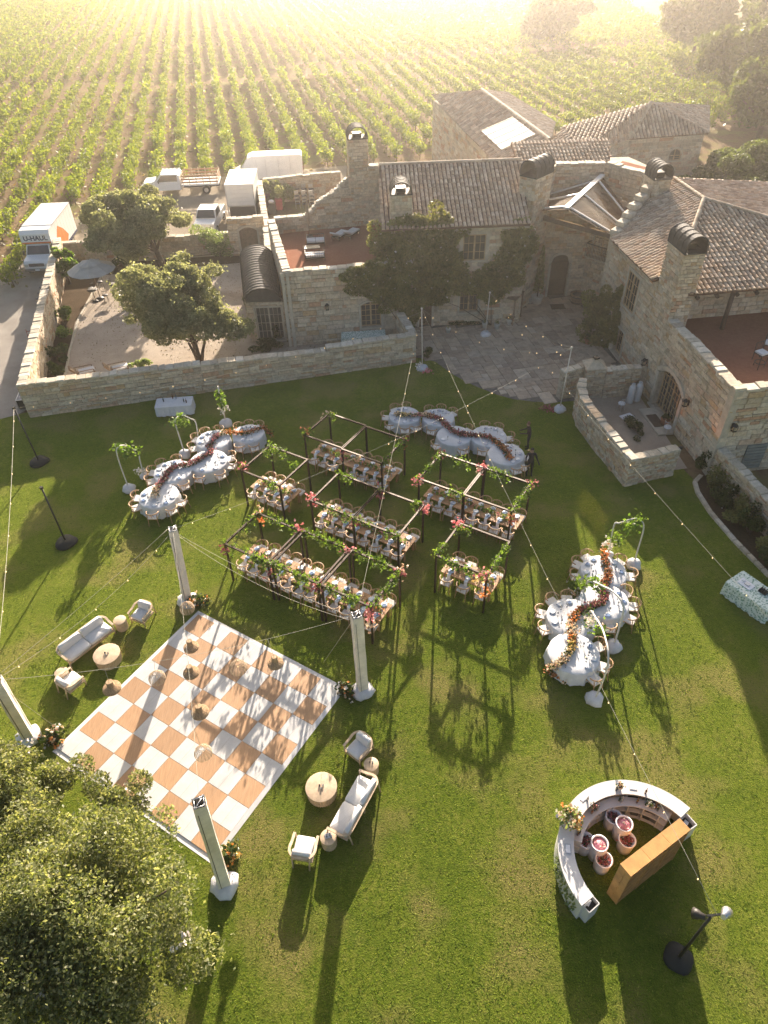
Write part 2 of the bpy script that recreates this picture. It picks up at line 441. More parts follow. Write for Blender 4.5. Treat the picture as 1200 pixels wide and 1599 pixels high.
# flagstones of the forecourt: each a piece of its own
def flag_mesh(seed):
    r = random.Random(seed); j = lambda: r.uniform(-.018, .018)
    q = [(-.5 + j(), -.5 + j()), (.5 + j(), -.5 + j()), (.5 + j(), .5 + j()), (-.5 + j(), .5 + j())]
    b = MB(); i = .02
    vs = [(x, y, 0) for x, y in q] + [(x * (1 - i), y * (1 - i), 1) for x, y in q]
    b.add(vs, [(4, 5, 6, 7), (0, 1, 5, 4), (1, 2, 6, 5), (2, 3, 7, 6), (3, 0, 4, 7)])
    return b.mesh('flagstone', M_flag)
FLAGS = [flag_mesh(i) for i in range(6)]
def inpoly(x, y, P):
    c = False; n = len(P)
    for i in range(n):
        x1, y1 = P[i][:2]; x2, y2 = P[(i + 1) % n][:2]
        if (y1 > y) != (y2 > y) and x < (x2 - x1) * (y - y1) / (y2 - y1) + x1: c = not c
    return c
forecourt = [o for o in COL.objects if o.name == 'forecourt'][0]
FC = [(2.5, 41.3), (3.7, 40.55), (4.7, 38.95), (5.85, 37.6), (7.0, 36.55), (7.9, 36.0), (9.1, 35.65), (10.44, 35.55), (12.2, 36.6), (14.6, 38.6), (15.3, 43), (14.9, 47.3), (14.2, 49.3), (12, 49.4), (10.2, 47.2), (8.6, 45.4), (2.5, 45.2)]
def flagstones(poly, parent, rot=R(12), z=.012, th=.035):
    cell = .42; N = 60; taken = set(); out = []
    cx = sum(p[0] for p in poly) / len(poly); cy = sum(p[1] for p in poly) / len(poly)
    c, s = math.cos(rot), math.sin(rot)
    rr = random.Random(3)
    for j in range(-N, N):
        for i in range(-N, N):
            if (i, j) in taken: continue
            opts = [(3, 2), (2, 2), (2, 1), (1, 1), (1, 2), (2, 3), (3, 1)]
            rr.shuffle(opts)
            for w, h in opts:
                cells = [(i + a, j + b) for a in range(w) for b in range(h)]
                if all(q not in taken for q in cells): break
            else: w, h = 1, 1; cells = [(i, j)]
            ux, uy = (i + w / 2) * cell, (j + h / 2) * cell
            x, y = cx + ux * c - uy * s, cy + ux * s + uy * c
            for q in cells: taken.add(q)
            if inpoly(x, y, poly): out.append((x, y, w * cell - .025, h * cell - .025))
    out.sort(key=lambda t: t[1])
    big = sorted(out, key=lambda t: -(t[2] * t[3]) / (t[1] ** 2))
    for k, (x, y, w, h) in enumerate(big):
        if k < 300:
            link('flagstone', FLAGS[k % 6], parent, (x, y, z), (0, 0, rot), (w, h, th * rr.uniform(.8, 1.15)))
    if len(big) > 300:
        b = MB()
        for x, y, w, h in big[300:]: b.box((x, y, z + th / 2), (w, h, th), rot)
        tag(b.build('flagstones', M_flag, parent), kind='stuff')
flagstones(FC, forecourt)

# short turf standing on the lawn sheet
_n = 190000
gx = RNG.uniform(-27, 21, _n); gy = 3.5 + 38 * RNG.uniform(0, 1, _n) ** 1.25
gx = gx * (.55 + .45 * np.clip(gy / 26, 0, 1))
_P = np.array(_lawn)
_ins = np.zeros(_n, bool); _m = len(_P)
for _i in range(_m):
    x1, y1 = _P[_i]; x2, y2 = _P[(_i + 1) % _m]
    _c = ((y1 > gy) != (y2 > gy)) & (gx < (x2 - x1) * (gy - y1) / (y2 - y1 + 1e-12) + x1); _ins ^= _c
_du = np.array([math.cos(-.5675), math.sin(-.5675)]); _dv = np.array([math.sin(-.5675), -math.cos(-.5675)])
_rel = np.stack([gx + 8.0443, gy - 19.6976], 1); _a = _rel @ _du; _b2 = _rel @ _dv
_ins &= ~((_a > -.2) & (_a < 7.5) & (_b2 > -.2) & (_b2 < 7.5))
gx, gy = gx[_ins], gy[_ins]; _n = len(gx)
_h = RNG.uniform(.008, .024, _n) * (1 + .4 * np.sin(gx * 1.7 + 1.3 * np.sin(gy * 1.1)) * np.sin(gy * 1.9)); _w = RNG.uniform(.008, .018, _n) * (1 + np.clip(gy, 0, 40) / 40); _an = RNG.uniform(0, math.pi, _n)
_c, _s = np.cos(_an) * _w, np.sin(_an) * _w; _lx, _ly = RNG.normal(0, .035, _n), RNG.normal(-.012, .035, _n)
_z0 = np.full(_n, .0)
_V = np.stack([np.stack([gx - _c, gy - _s, _z0], 1), np.stack([gx + _c, gy + _s, _z0], 1), np.stack([gx + _c * .5 + _lx, gy + _s * .5 + _ly, _h], 1), np.stack([gx - _c * .5 + _lx, gy - _s * .5 + _ly, _h], 1)], 1).reshape(-1, 3)
M_blade = leaf_mat('grass_blades', [(.065, .12, .012), (.11, .17, .02), (.16, .215, .03), (.24, .25, .07)], .6, (1.6, 1.55, .7), 1.0)
tag(link('turf_grass', np_mesh('turf_grass', _V, M_blade)), 'short mown green grass covering the lawn', 'grass', kind='stuff')

# ------------------------------------------------------------------ vineyard
VD = ray(285, -178); VDIR = V((VD.x, VD.y, 0)).normalized(); VNR = V((VDIR.y, -VDIR.x, 0))
def vine_crown(seed, n, size, w=1.0):
    r = np.random.default_rng(seed)
    k = 10
    c = np.stack([r.uniform(-.32, .32, k), np.linspace(-.88, .88, k), r.uniform(.75, 1.5, k)], 1); c[:, 0] *= w
    rad = np.stack([r.uniform(.32, .55, k), r.uniform(.22, .36, k), r.uniform(.3, .55, k)], 1); rad[:, 0] *= w
    P = clumps(c, rad, n, .3)
    # shoots that droop and stick out
    m = n // 8
    sh = np.stack([r.normal(0, .45, m), r.uniform(-.9, .9, m), r.uniform(.6, 1.95, m)], 1)
    return leaves(np.concatenate([P, sh]), size, .4, 1.15)
VC_near = [np_mesh('grapevine', vine_crown(i, 300, .18), M_leafv) for i in range(7)]
VC_mid = [vine_crown(20 + i, 180, .20, .85) for i in range(6)]
VC_far = [vine_crown(40 + i, 84, .29, .75) for i in range(6)]
VC_vfar = [vine_crown(60 + i, 34, .43, .7) for i in range(6)]
_b = MB(); _b.tube([(0, 0, -.05), (.03, .02, .5), (-.02, .05, .95)], [.05, .04, .035], 6); _b.tube([(-.02, .05, .92), (0, .5, 1.0), (0, .9, .98)], .025, 5); _b.tube([(-.02, .05, .92), (0, -.5, 1.0), (0, -.9, .98)], .025, 5)
vtrunk = _b.mesh('trunk', M_bark)
vy_blocked = [[(-31.5, 20), (-27.3, 66), (-24.5, 77.6), (-3, 82.3), (4, 84), (18, 93.5), (24, 89), (37, 89), (44, 96), (58, 90), (58, 0), (-31.5, 0)],
              [(47, 60), (51, 99), (56, 130), (59, 160), (63, 260), (400, 260), (400, 0), (47, 0)],
              [(-31.8, 0), (-31.8, 50), (-80, 50), (-80, 0)]]
vines = []
for i in range(-60, 75):
    o = VNR * (i * 2.62 + .4)
    for j in range(0, 190):
        t = 20 + j * 1.75
        x, y = o.x + VDIR.x * t, o.y + VDIR.y * t
        if y < 40 or y > 300: continue
        if any(inpoly(x, y, P) for P in vy_blocked): continue
        if abs(t - 137) < 2.2: continue
        dx = x / max(y + 12, 1)
        if abs(dx) > .70: continue
        if random.random() < .035: continue
        if (x - 34) ** 2 + (y - 158) ** 2 < 6: continue
        vines.append((x + random.uniform(-.12, .12), y + random.uniform(-.1, .1), t, i))
C0 = V((0, 0, CH))
def vis(x, y):
    q = V((x, y, 1)) - C0
    z = q.dot(_f); u = q.dot(_rt) / z * CF + 600; w = q.dot(_dn) / z * CF + 799.5
    return (-30 < u < 1230 and w > -20), q.length
vv = [(vis(x, y), x, y, i) for x, y, t, i in vines]
vv.sort(key=lambda q: (not q[0][0], q[0][1]))
_on = ['first', 'second', 'third', 'fourth', 'fifth', 'sixth', 'seventh', 'eighth', 'ninth', 'tenth', 'eleventh', 'twelfth', 'thirteenth', 'fourteenth', 'fifteenth', 'sixteenth', 'seventeenth', 'eighteenth', 'nineteenth']
def ordw(n):
    if n < 19: return _on[n]
    t, u = divmod(n + 1, 10); return ['twentieth', 'thirtieth', 'fortieth', 'fiftieth', 'sixtieth', 'seventieth'][t - 2] if u == 0 else ['twenty', 'thirty', 'forty', 'fifty', 'sixty', 'seventy'][t - 2] + '-' + _on[u - 1]
_rows = sorted({q[3] for q in vv[:300]}); _cnt = {}
_place = {}
for q in sorted(vv[:300], key=lambda q: q[2]):
    n_ = _cnt.get(q[3], 0); _cnt[q[3]] = n_ + 1; _place[(q[1], q[2])] = (n_, _rows.index(q[3]))
rz0 = math.atan2(-VDIR.x, VDIR.y)
rv = random.Random(5)
VGRP = 'grapevines trained in rows behind the estate'
for k, (q, x, y, ri) in enumerate(vv[:300]):
    flip = rv.choice([0, math.pi]); sc = rv.uniform(.85, 1.12); n_, r_ = _place[(x, y)]
    t = empty('grapevine', (x, y, -.04), rz0 + flip + rv.uniform(-.06, .06), f'green grapevine, {ordw(n_)} from the near end of the {ordw(r_)} vineyard row from the left', 'grapevine', VGRP)
    tag(link('foliage', VC_near[k % 7], t, None, None, (sc * rv.uniform(.85, 1.15), 1.03, sc * rv.uniform(.9, 1.1))), kind='stuff')
    link('trunk', vtrunk, t)
chunks = []
for k, (q, x, y, ri) in enumerate(vv[300:]):
    d = q[1]
    src = (VC_vfar if not q[0] else VC_mid if d < 120 else VC_far if d < 175 else VC_vfar)[k % 6]
    a = rz0 + rv.choice([0, math.pi]); c, s = math.cos(a), math.sin(a); sc = rv.uniform(.82, 1.12)
    P = src.copy(); P[:, 0] *= sc * rv.uniform(.85, 1.15); P[:, 2] *= sc
    chunks.append(np.stack([P[:, 0] * c - P[:, 1] * s + x, P[:, 0] * s + P[:, 1] * c + y, P[:, 2] - .04], 1))
tag(link('distant_grapevines', np_mesh('distant_grapevines', np.concatenate(chunks), M_leafv)), 'long rows of green grapevines receding into the haze', 'grapevines', kind='stuff')
# end posts and row stakes
_pb = MB()
for k, (q, x, y, ri) in enumerate(vv[:900]):
    if k % 5 == 0: _pb.box((x + .1, y + .4, .85), (.07, .07, 1.9))
tag(_pb.build('row_stakes', mat('grey_stake', (.30, .26, .21), .9)), 'weathered grey stakes standing along the vine rows', 'stakes', kind='stuff')
# tufts of dry weeds between the rows
P = []
for k, (q, x, y, ri) in enumerate(vv[:2600]):
    for _ in range(5):
        P.append((x + rv.gauss(0, .75), y + rv.uniform(-.9, .9), rv.uniform(0, .12)))
weeds = leaf_mat('dry_weeds', [(.20, .17, .06), (.13, .13, .04), (.26, .20, .09)], .3, (1.3, 1.2, .6))
tag(link('weeds', np_mesh('weeds', leaves(np.array(P), .22, .2, 2.2), weeds)), 'dry grass and weeds along the vine rows', 'weeds', kind='stuff')

# ------------------------------------------------------------------ masonry
def block(seed, m):
    r = random.Random(seed); j = lambda a=.03: r.uniform(-a, a)
    b = MB(); ch = .07
    vs = [(x + j(), .5, z + j()) for x, z in ((-.5, -.5), (.5, -.5), (.5, .5), (-.5, .5))]
    vs += [(x * (1 + j(.02)), -.28 + j(.05), z * (1 + j(.02))) for x, z in ((-.49, -.49), (.49, -.49), (.49, .49), (-.49, .49))]
    vs += [(x * (1 - ch * .7), -.5 + j(.06), z * (1 - ch * 1.7)) for x, z in ((-.5, -.5), (.5, -.5), (.5, .5), (-.5, .5))]
    fs = [(8, 9, 10, 11)]
    for a in range(4):
        c = (a + 1) % 4
        fs += [(a, c, 4 + c, 4 + a), (4 + a, 4 + c, 8 + c, 8 + a)]
    b.add(vs, fs)
    return b.mesh('stone', m)
BLK = [block(i, M_stone) for i in range(8)]
BLKNP = [np.array([v.co[:] for v in m.vertices]) for m in BLK]
BLKF = [tuple(p.vertices) for p in BLK[0].polygons]
def capmesh(seed):
    r = random.Random(seed); j = lambda a=.04: r.uniform(-a, a)
    b = MB()
    lo = [(x + j(), y + j(), 0) for x, y in ((-.5, -.5), (.5, -.5), (.5, .5), (-.5, .5))]
    mi = [(p[0] + j(.01), p[1] + j(.01), .75 + j(.06)) for p in lo]
    hi = [(p[0] * .93, p[1] * .9, 1 + j(.1)) for p in lo]
    fs = [(8, 9, 10, 11), (3, 2, 1, 0)]
    for a in range(4):
        c = (a + 1) % 4
        fs += [(a, c, 4 + c, 4 + a), (4 + a, 4 + c, 8 + c, 8 + a)]
    b.add(lo + mi + hi, fs)
    return b.mesh('cap_stone', M_cap)
CAPS = [capmesh(i) for i in range(5)]
def face(root, A, B, z0, z1, holes=(), budget=0, ch=(.13, .26), ln=(.25, .75), proud=.03, seed=1, dist=45, skip_below=None):
    """ashlar facing on the side that has A on its left and B on its right when you look at it"""
    A = V((A[0], A[1], 0)); B = V((B[0], B[1], 0)); L = (B - A).length; u = (B - A) / L; n = V((u.y, -u.x, 0))
    a = math.atan2(u.y, u.x); r = random.Random(seed)
    f0 = z0 if callable(z0) else (lambda s: z0)
    f1 = z1 if callable(z1) else (lambda s: z1)
    zlo = min(f0(0), f0(L), f0(L / 2)); zhi = max(f1(L * k / 12) for k in range(13))
    cells = []; z = zlo
    while z < zhi - .04:
        h = min(r.uniform(*ch), zhi - z)
        if zhi - z - h < .07: h = zhi - z
        s = -r.uniform(0, ln[1] * .5)
        while s < L:
            w = r.uniform(*ln)
            if r.random() < .12: w *= 1.5
            s0, s1 = max(0, s), min(L, s + w)
            if L - s1 < .1: s1 = L
            s = s + w if s1 < L else L
            if s1 - s0 < .05: continue
            parts = [(s0, s1)]
            for (h0, h1, hz0, hz1) in holes:
                if hz0 < z + h * .7 and hz1 > z + h * .3:
                    q = []
                    for p0, p1 in parts:
                        if p1 <= h0 or p0 >= h1: q.append((p0, p1)); continue
                        if p0 < h0: q.append((p0, h0))
                        if p1 > h1: q.append((h1, p1))
                    parts = q
            for p0, p1 in parts:
                if p1 - p0 < .05: continue
                m = (p0 + p1) / 2
                zt = min(z + h, f1(m)); zb = max(z, f0(m))
                if zt - zb < .05: continue
                cells.append((m, (zb + zt) / 2, p1 - p0 - .022, zt - zb - .02))
        z += h
    cells.sort(key=lambda c: -c[2] * c[3])
    cells = [(c, k) for k, c in enumerate(cells)]
    ctr = lambda c: A + u * c[0] + n * (proud - .05)
    off = root.location
    for (c, k) in cells[:budget]:
        p = ctr(c) + n * (.022 * math.sin(k * 7.3))
        link('stone', BLK[k % 8], root, (p.x - off.x, p.y - off.y, c[1] - off.z), (0, 0, a), (c[2], .1 + .02 * (k % 3), c[3]))
    rest = cells[budget:]
    if rest:
        b = MB()
        ca, sa = math.cos(a), math.sin(a)
        for (c, k) in rest:
            p = ctr(c); W = BLKNP[k % 8]; dth = .1 + .02 * (k % 3)
            X = W[:, 0] * c[2]; Y = W[:, 1] * dth; Z = W[:, 2] * c[3]
            b.add(np.stack([X * ca - Y * sa + p.x, X * sa + Y * ca + p.y, Z + c[1]], 1).tolist(), BLKF)
        tag(b.build('stones', M_stone, root, world=True), kind='stuff')
def core(root, A, B, z0, z1, th, holes=(), name='wall_core', m=None, inset=.02):
    """solid wall behind the facing, pierced by the holes"""
    A = V((A[0], A[1], 0)); B = V((B[0], B[1], 0)); L = (B - A).length; u = (B - A) / L; n = V((u.y, -u.x, 0))
    b = MB()
    def piece(s0, s1, a0, a1):
        if s1 - s0 < .01 or a1 - a0 < .01: return
        q = [A + u * s0 - n * inset, A + u * s1 - n * inset, A + u * s1 - n * th, A + u * s0 - n * th]
        b.prism([(p.x, p.y) for p in q], a0, a1)
    hs = sorted(holes); s = 0
    for (h0, h1, hz0, hz1) in hs:
        piece(s, h0, z0, z1); piece(h0, h1, z0, hz0); piece(h0, h1, hz1, z1); s = h1
    piece(s, L, z0, z1)
    return b.build(name, m or M_mortar, root, world=True)
def caps(root, A, B, z, w, th=.09, ln=(.35, .65), seed=1, over=.04, zf=None):
    A = V((A[0], A[1], 0)); B = V((B[0], B[1], 0)); L = (B - A).length; u = (B - A) / L; n = V((u.y, -u.x, 0)); a = math.atan2(u.y, u.x)
    r = random.Random(seed); s = 0; k = 0; off = root.location
    while s < L - .05:
        w0 = r.uniform(*ln)
        if L - s - w0 < .2: w0 = L - s
        p = A + u * (s + w0 / 2) - n * (w / 2 - .0)
        zz = (zf(s + w0 / 2) if zf else z)
        link('cap_stone', CAPS[k % 5], root, (p.x - off.x, p.y - off.y, zz - off.z + .003), (0, 0, a), (w0 - .015, w + over * 2 + r.uniform(-.04, .05), th * r.uniform(.65, 1.6)))
        s += w0; k += 1
def window(root, A, B, hole, nx=2, nz=3, depth=.2, arch=False, fm=None, surround=.12, name='window', leafs=2, sm=None, gm=None, sill=True):
    """a framed, glazed window set in a hole (s0, s1, z0, z1) of the wall A-B"""
    A = V((A[0], A[1], 0)); B = V((B[0], B[1], 0)); u = (B - A).normalized(); n = V((u.y, -u.x, 0))
    s0, s1, z0, z1 = hole; off = V(root.location)
    P = lambda s, z, d: A + u * s + n * d + V((0, 0, z))
    fm = fm or M_frame
    b = MB(); fw = .07
    def beam(sa, za, sb, zb, w, d=-depth, t=.06): b.bar(P(sa, za, d), P(sb, zb, d), w, t, up=n)
    rise = 0
    top = z1
    if arch:
        rise = min((s1 - s0) * (.5 if arch == 'round' else .22), z1 - z0 - .3); top = z1 - rise
    def az(s):
        if not arch: return z1
        t = (s - (s0 + s1) / 2) / ((s1 - s0) / 2)
        return top + rise * math.sqrt(max(0, 1 - t * t)) if arch == 'round' else top + rise * (1 - t * t)
    beam(s0 + fw / 2, z0, s0 + fw / 2, top, fw); beam(s1 - fw / 2, z0, s1 - fw / 2, top, fw); beam(s0, z0 + fw / 2, s1, z0 + fw / 2, fw)
    seg = 8 if arch else 1
    for i in range(seg):
        a0 = s0 + (s1 - s0) * i / seg; a1 = s0 + (s1 - s0) * (i + 1) / seg
        beam(a0, az(a0) - fw / 2, a1, az(a1) - fw / 2, fw)
    for l in range(1, leafs):
        s = s0 + (s1 - s0) * l / leafs; beam(s, z0, s, az(s), fw * 1.5)
    tot = leafs * nx
    for i in range(1, tot):
        if i % nx == 0: continue
        s = s0 + (s1 - s0) * i / tot; beam(s, z0, s, az(s), .028, -depth + .005, .03)
    for k in range(1, nz):
        z = z0 + (top - z0) * k / nz if not arch else z0 + (top - z0) * k / (nz - .001)
        beam(s0, z, s1, z, .028, -depth + .004, .03)
    if arch: beam(s0, top, s1, top, .05)
    w = b.build(name, fm, root, world=True)
    g = MB(); pts = [(s0, z0), (s1, z0)] + [(s1 - (s1 - s0) * i / seg, az(s1 - (s1 - s0) * i / seg)) for i in range(seg + 1)]
    g.add([P(s, z, -depth - .03) - off for s, z in pts], [tuple(range(len(pts)))])
    link('pane', g.mesh('pane', gm or M_glass), w)
    if arch:   # spandrels fill the corners of the square hole
        f = MB()
        for i in range(seg):
            a0 = s0 + (s1 - s0) * i / seg; a1 = s0 + (s1 - s0) * (i + 1) / seg
            q = [P(a0, az(a0), -.02), P(a1, az(a1), -.02), P(a1, z1 + .01, -.02), P(a0, z1 + .01, -.02)]
            q2 = [p - n * (depth + .1) for p in q]
            f.add(q + q2, [(0, 1, 2, 3), (7, 6, 5, 4), (0, 4, 5, 1), (1, 5, 6, 2), (2, 6, 7, 3), (3, 7, 4, 0)])
        f.build('arch_infill', sm or M_trim, root, world=True)
    if surround:
        t = MB(); sw = surround
        t.bar(P(s0 - sw / 2, z0, .03), P(s0 - sw / 2, top, .03), sw, .12, up=n)
        t.bar(P(s1 + sw / 2, z0, .03), P(s1 + sw / 2, top, .03), sw, .12, up=n)
        for i in range(seg):
            a0 = s0 - sw + (s1 - s0 + 2 * sw) * i / seg; a1 = s0 - sw + (s1 - s0 + 2 * sw) * (i + 1) / seg
            m0 = s0 + (s1 - s0) * i / seg; m1 = s0 + (s1 - s0) * (i + 1) / seg
            t.bar(P(a0, az(m0) + sw / 2, .031), P(a1, az(m1) + sw / 2, .031), sw, .12, up=n)
        t.build('surround', sm or M_trim, root, world=True)
        if sill:
            t = MB(); t.bar(P(s0 - sw, z0 - .05, .06), P(s1 + sw, z0 - .05, .06), .1, .2, up=n); t.build('sill', sm or M_trim, root, world=True)
    return w
def tile_roof(root, pts, name='roof', tw=.27, tl=.42, th=.14, seed=1, hip=()):
    """a tiled slope: deck slab plus overlapping barrel tiles laid down the slope"""
    pts = [V(p) for p in pts]; n = V((0, 0, 0))
    for i in range(len(pts)): n += pts[i].cross(pts[(i + 1) % len(pts)])
    n.normalize()
    if n.z < 0: n = -n
    off = V(root.location)
    d = MB().slab(pts, th).build(name, M_deck, root, world=True)
    dn = V((n.x, n.y, 0)); dn = (dn - n * dn.dot(n)).normalized(); e = n.cross(dn).normalized()
    O = pts[0]; Q = [((p - O).dot(e), (p - O).dot(dn)) for p in pts]
    x0, x1 = min(q[0] for q in Q), max(q[0] for q in Q); r = random.Random(seed)
    vs = []; fs = []; K = 4
    x = x0 + tw / 2
    while x < x1:
        ys = []
        for i in range(len(Q)):
            (ax, ay), (bx, by) = Q[i], Q[(i + 1) % len(Q)]
            if (ax > x) != (bx > x): ys.append(ay + (by - ay) * (x - ax) / (bx - ax))
        ys.sort()
        for q in range(0, len(ys) - 1, 2):
            y = ys[q]; end = ys[q + 1]
            while y < end - .08:
                l = min(tl * 1.12, end - y + .06)
                ro = tw * .40 * r.uniform(.93, 1.05); ri = tw * .33; jx = r.uniform(-.012, .012); lift = r.uniform(.0, .022)
                b = len(vs)
                for (yy, rr, hh) in ((y, ri, .0), (y + l, ro, .035)):
                    for k in range(K + 1):
                        a = math.pi * k / K
                        p = O + e * (x + jx + rr * math.cos(a)) + dn * yy + n * (rr * .85 * math.sin(a) + hh + lift)
                        vs.append(p - off)
                for k in range(K): fs.append((b + k, b + k + 1, b + K + 2 + k, b + K + 1 + k))
                fs.append(tuple(b + K + 1 + k for k in range(K + 1)))
                y += tl
        x += tw
    me = bpy.data.meshes.new('roof_tiles'); me.from_pydata([tuple(v) for v in vs], [], fs); me.materials.append(M_tile); me.update()
    tag(link('roof_tiles', me, root), kind='stuff')
    return d
def ridge(root, a, b, r=.13, name='ridge_cap'):
    a, b = V(a), V(b); L = (b - a).length; k = max(1, int(L / .42)); m = MB()
    d = (b - a).normalized(); sd = d.cross(V((0, 0, 1))).normalized(); up = sd.cross(d)
    for i in range(k):
        p0 = a + d * (L * i / k); p1 = a + d * (L * (i + 1.12) / k); base = len(m.v)
        for p, rr in ((p0, r * 1.08), (p1, r * .9)):
            for q in range(6):
                t = math.pi * q / 5
                m.v.append(tuple(p + sd * (rr * math.cos(t)) + up * (rr * .9 * math.sin(t) + .03)))
        for q in range(5): m.f.append((base + q, base + q + 1, base + 7 + q, base + 6 + q)); m.sm.append(False)
    return m.build(name, MATS.get('ridge_tile') or rnd_mat('ridge_tile', [(0, (.42, .33, .24)), (.5, (.56, .46, .35)), (1, (.36, .27, .19))], .85, .3, 20, .2, 3), root, world=True)
def chimney(root, c, w, d, z0, z1, rz, axis='y', cap_h=.75, open_end=-1, seed=1, budget=30):
    """square stone stack under a barrel-vaulted standing-seam metal cowl"""
    cc = V((c[0], c[1], 0)); M = Matrix.Rotation(rz, 3, 'Z'); off = V(root.location)
    ch = empty('chimney', (c[0] - off.x, c[1] - off.y, z0 - off.z)); ch.parent = root
    # the stack's stones become sub-parts: give the helpers a root whose location is the chimney's world place
    class Rt: pass
    def lk(o): return o
    q = [cc + M @ V((x * w / 2, y * d / 2, 0)) for x, y in ((-1, -1), (1, -1), (1, 1), (-1, 1))]
    off2 = V((c[0], c[1], z0))
    b = MB(); b.prism([(p.x, p.y) for p in [cc + (p - cc) * .97 for p in q]], z0, z1)
    link('stack', b.mesh('stack', M_mortar, off2), ch)
    st = MB(); r = random.Random(seed)
    for i in range(4):
        A, B = q[i], q[(i + 1) % 4]; L = (B - A).length; u = (B - A) / L; n = V((u.y, -u.x, 0)); a = math.atan2(u.y, u.x); z = z0
        ca, sa = math.cos(a), math.sin(a)
        while z < z1 - .03:
            h = min(r.uniform(.14, .26), z1 - z); s = -r.uniform(0, .3)
            while s < L:
                wd = r.uniform(.25, .6); s0, s1 = max(0, s), min(L, s + wd); s += wd
                if s1 - s0 < .05: continue
                p = A + u * ((s0 + s1) / 2) - n * .02; W = BLKNP[r.randrange(8)]
                X = W[:, 0] * (s1 - s0 - .02); Y = W[:, 1] * .1; Z = W[:, 2] * (h - .02)
                st.add(np.stack([X * ca - Y * sa + p.x, X * sa + Y * ca + p.y, Z + z + h / 2], 1).tolist(), BLKF)
            z += h
    tag(link('stones', st.mesh('stones', M_stone, off2), ch), kind='stuff')
    b = MB(); b.prism([(p.x, p.y) for p in [cc + (p - cc) * 1.06 for p in q]], z1, z1 + .07)
    link('ledge', b.mesh('ledge', M_copper, off2), ch)
    # cowl
    W, D = (w, d) if axis == 'y' else (d, w)
    M2 = M if axis == 'y' else M @ Matrix.Rotation(R(90), 3, 'Z')
    W *= 1.02; D *= 1.08; K = 12; rr = W / 2; hh = max(cap_h, rr)
    prof = [(-rr, 0)] + [(-rr * math.cos(math.pi * k / K), hh - rr * .95 + rr * .95 * math.sin(math.pi * k / K)) for k in range(K + 1)] + [(rr, 0)]
    b = MB(); m = len(prof)
    for y, s in ((-D / 2, 1), (D / 2, 1), (-D / 2, .93), (D / 2, .93)):
        for (x, z) in prof: b.v.append(tuple(cc + M2 @ V((x * s, y, 0)) + V((0, 0, z1 + .07 + z * s))))
    for i in range(m - 1):
        b.f += [(i, i + 1, m + i + 1, m + i), (2 * m + i, 3 * m + i, 3 * m + i + 1, 2 * m + i + 1), (i, 2 * m + i, 2 * m + i + 1, i + 1), (m + i, m + i + 1, 3 * m + i + 1, 3 * m + i)]
        b.sm += [False] * 4
    link('cowl', b.mesh('cowl', M_copper, off2), ch)
    ns = 5
    for k in range(ns):
        y = -D / 2 + .04 + (D - .08) * k / (ns - 1); b = MB()
        pts = [cc + M2 @ V((x * 1.01, y, 0)) + V((0, 0, z1 + .07 + z * 1.005)) for x, z in prof]
        for i in range(len(pts) - 1): b.bar(pts[i], pts[i + 1], .05, .045)
        link('seam', b.mesh('seam', M_copper, off2), ch)
    b = MB()
    b.box(cc + V((0, 0, z1 + .2)), (w * .45, d * .45, .28), rz)
    link('flue', b.mesh('flue', M_black, off2), ch)
    return ch
def lantern(p, n, label, group='wall lanterns on the stone walls'):
    t = empty('wall_lantern', p, math.atan2(n[1], n[0]) + R(90), label, 'wall lamp', group)
    b = MB().box((0, -.02, .05), (.12, .04, .3)).bar((0, 0, .18), (0, -.22, .24), .03); b.build('bracket', M_iron, t)
    b = MB()
    for x in (-.09, .09):
        for y in (-.13, -.31): b.bar((x, y, -.12), (x * 1.15, y + (.02 if y > -.2 else -.02), .16), .02)
    b.box((0, -.22, -.13), (.2, .2, .03)); b.lathe([(.17, .16), (.10, .24), (.02, .32)], 4, (0, -.22, 0), False); b.build('cage', M_iron, t)
    MB().box((0, -.22, 0), (.12, .12, .18)).build('lens', MATS.get('lamp_glass') or glass_mat('lamp_glass', (.35, .30, .2)), t)

# fallen leaves and litter on the gravel
_q = np.stack([RNG.uniform(-25, 1, 5200), RNG.uniform(36.5, 58, 5200), np.full(5200, .0)], 1)
_q = _q[(_q[:, 0] > -21 - (_q[:, 1] - 36) * .22)]
_cl = np.sin(_q[:, 0] * .9) + np.sin(_q[:, 1] * .7 + _q[:, 0] * .3); _q = _q[_cl > -.2]
tag(link('fallen_leaves', np_mesh('fallen_leaves', leaves(_q, .07, 2.5, 1.6), leaf_mat('dry_leaf', [(.16, .11, .05), (.22, .17, .09), (.12, .11, .05)], .1))), 'dry olive leaves scattered over the courtyard gravel', 'leaves', kind='stuff')
# ------------------------------------------------------------------ estate walls and buildings
def hole_px(A, B, x0, y0, x1, y1):
    """hole of a wall A-B from two sighted corners: upper left, lower right"""
    A2 = V((A[0], A[1], 0)); u = (V((B[0], B[1], 0)) - A2).normalized()
    p = PL(x0, y0, A, B); q = PL(x1, y1, A, B)
    sa = (V((p.x, p.y, 0)) - A2).dot(u); sb = (V((q.x, q.y, 0)) - A2).dot(u)
    return (min(sa, sb), max(sa, sb), min(p.z, q.z), max(p.z, q.z))
def lift(h, z0=None, z1=None):
    return (h[0], h[1], h[2] if z0 is None else z0, h[3] if z1 is None else z1)
def ppt(p0, u, s): return (p0[0] + u[0] * s, p0[1] + u[1] * s)

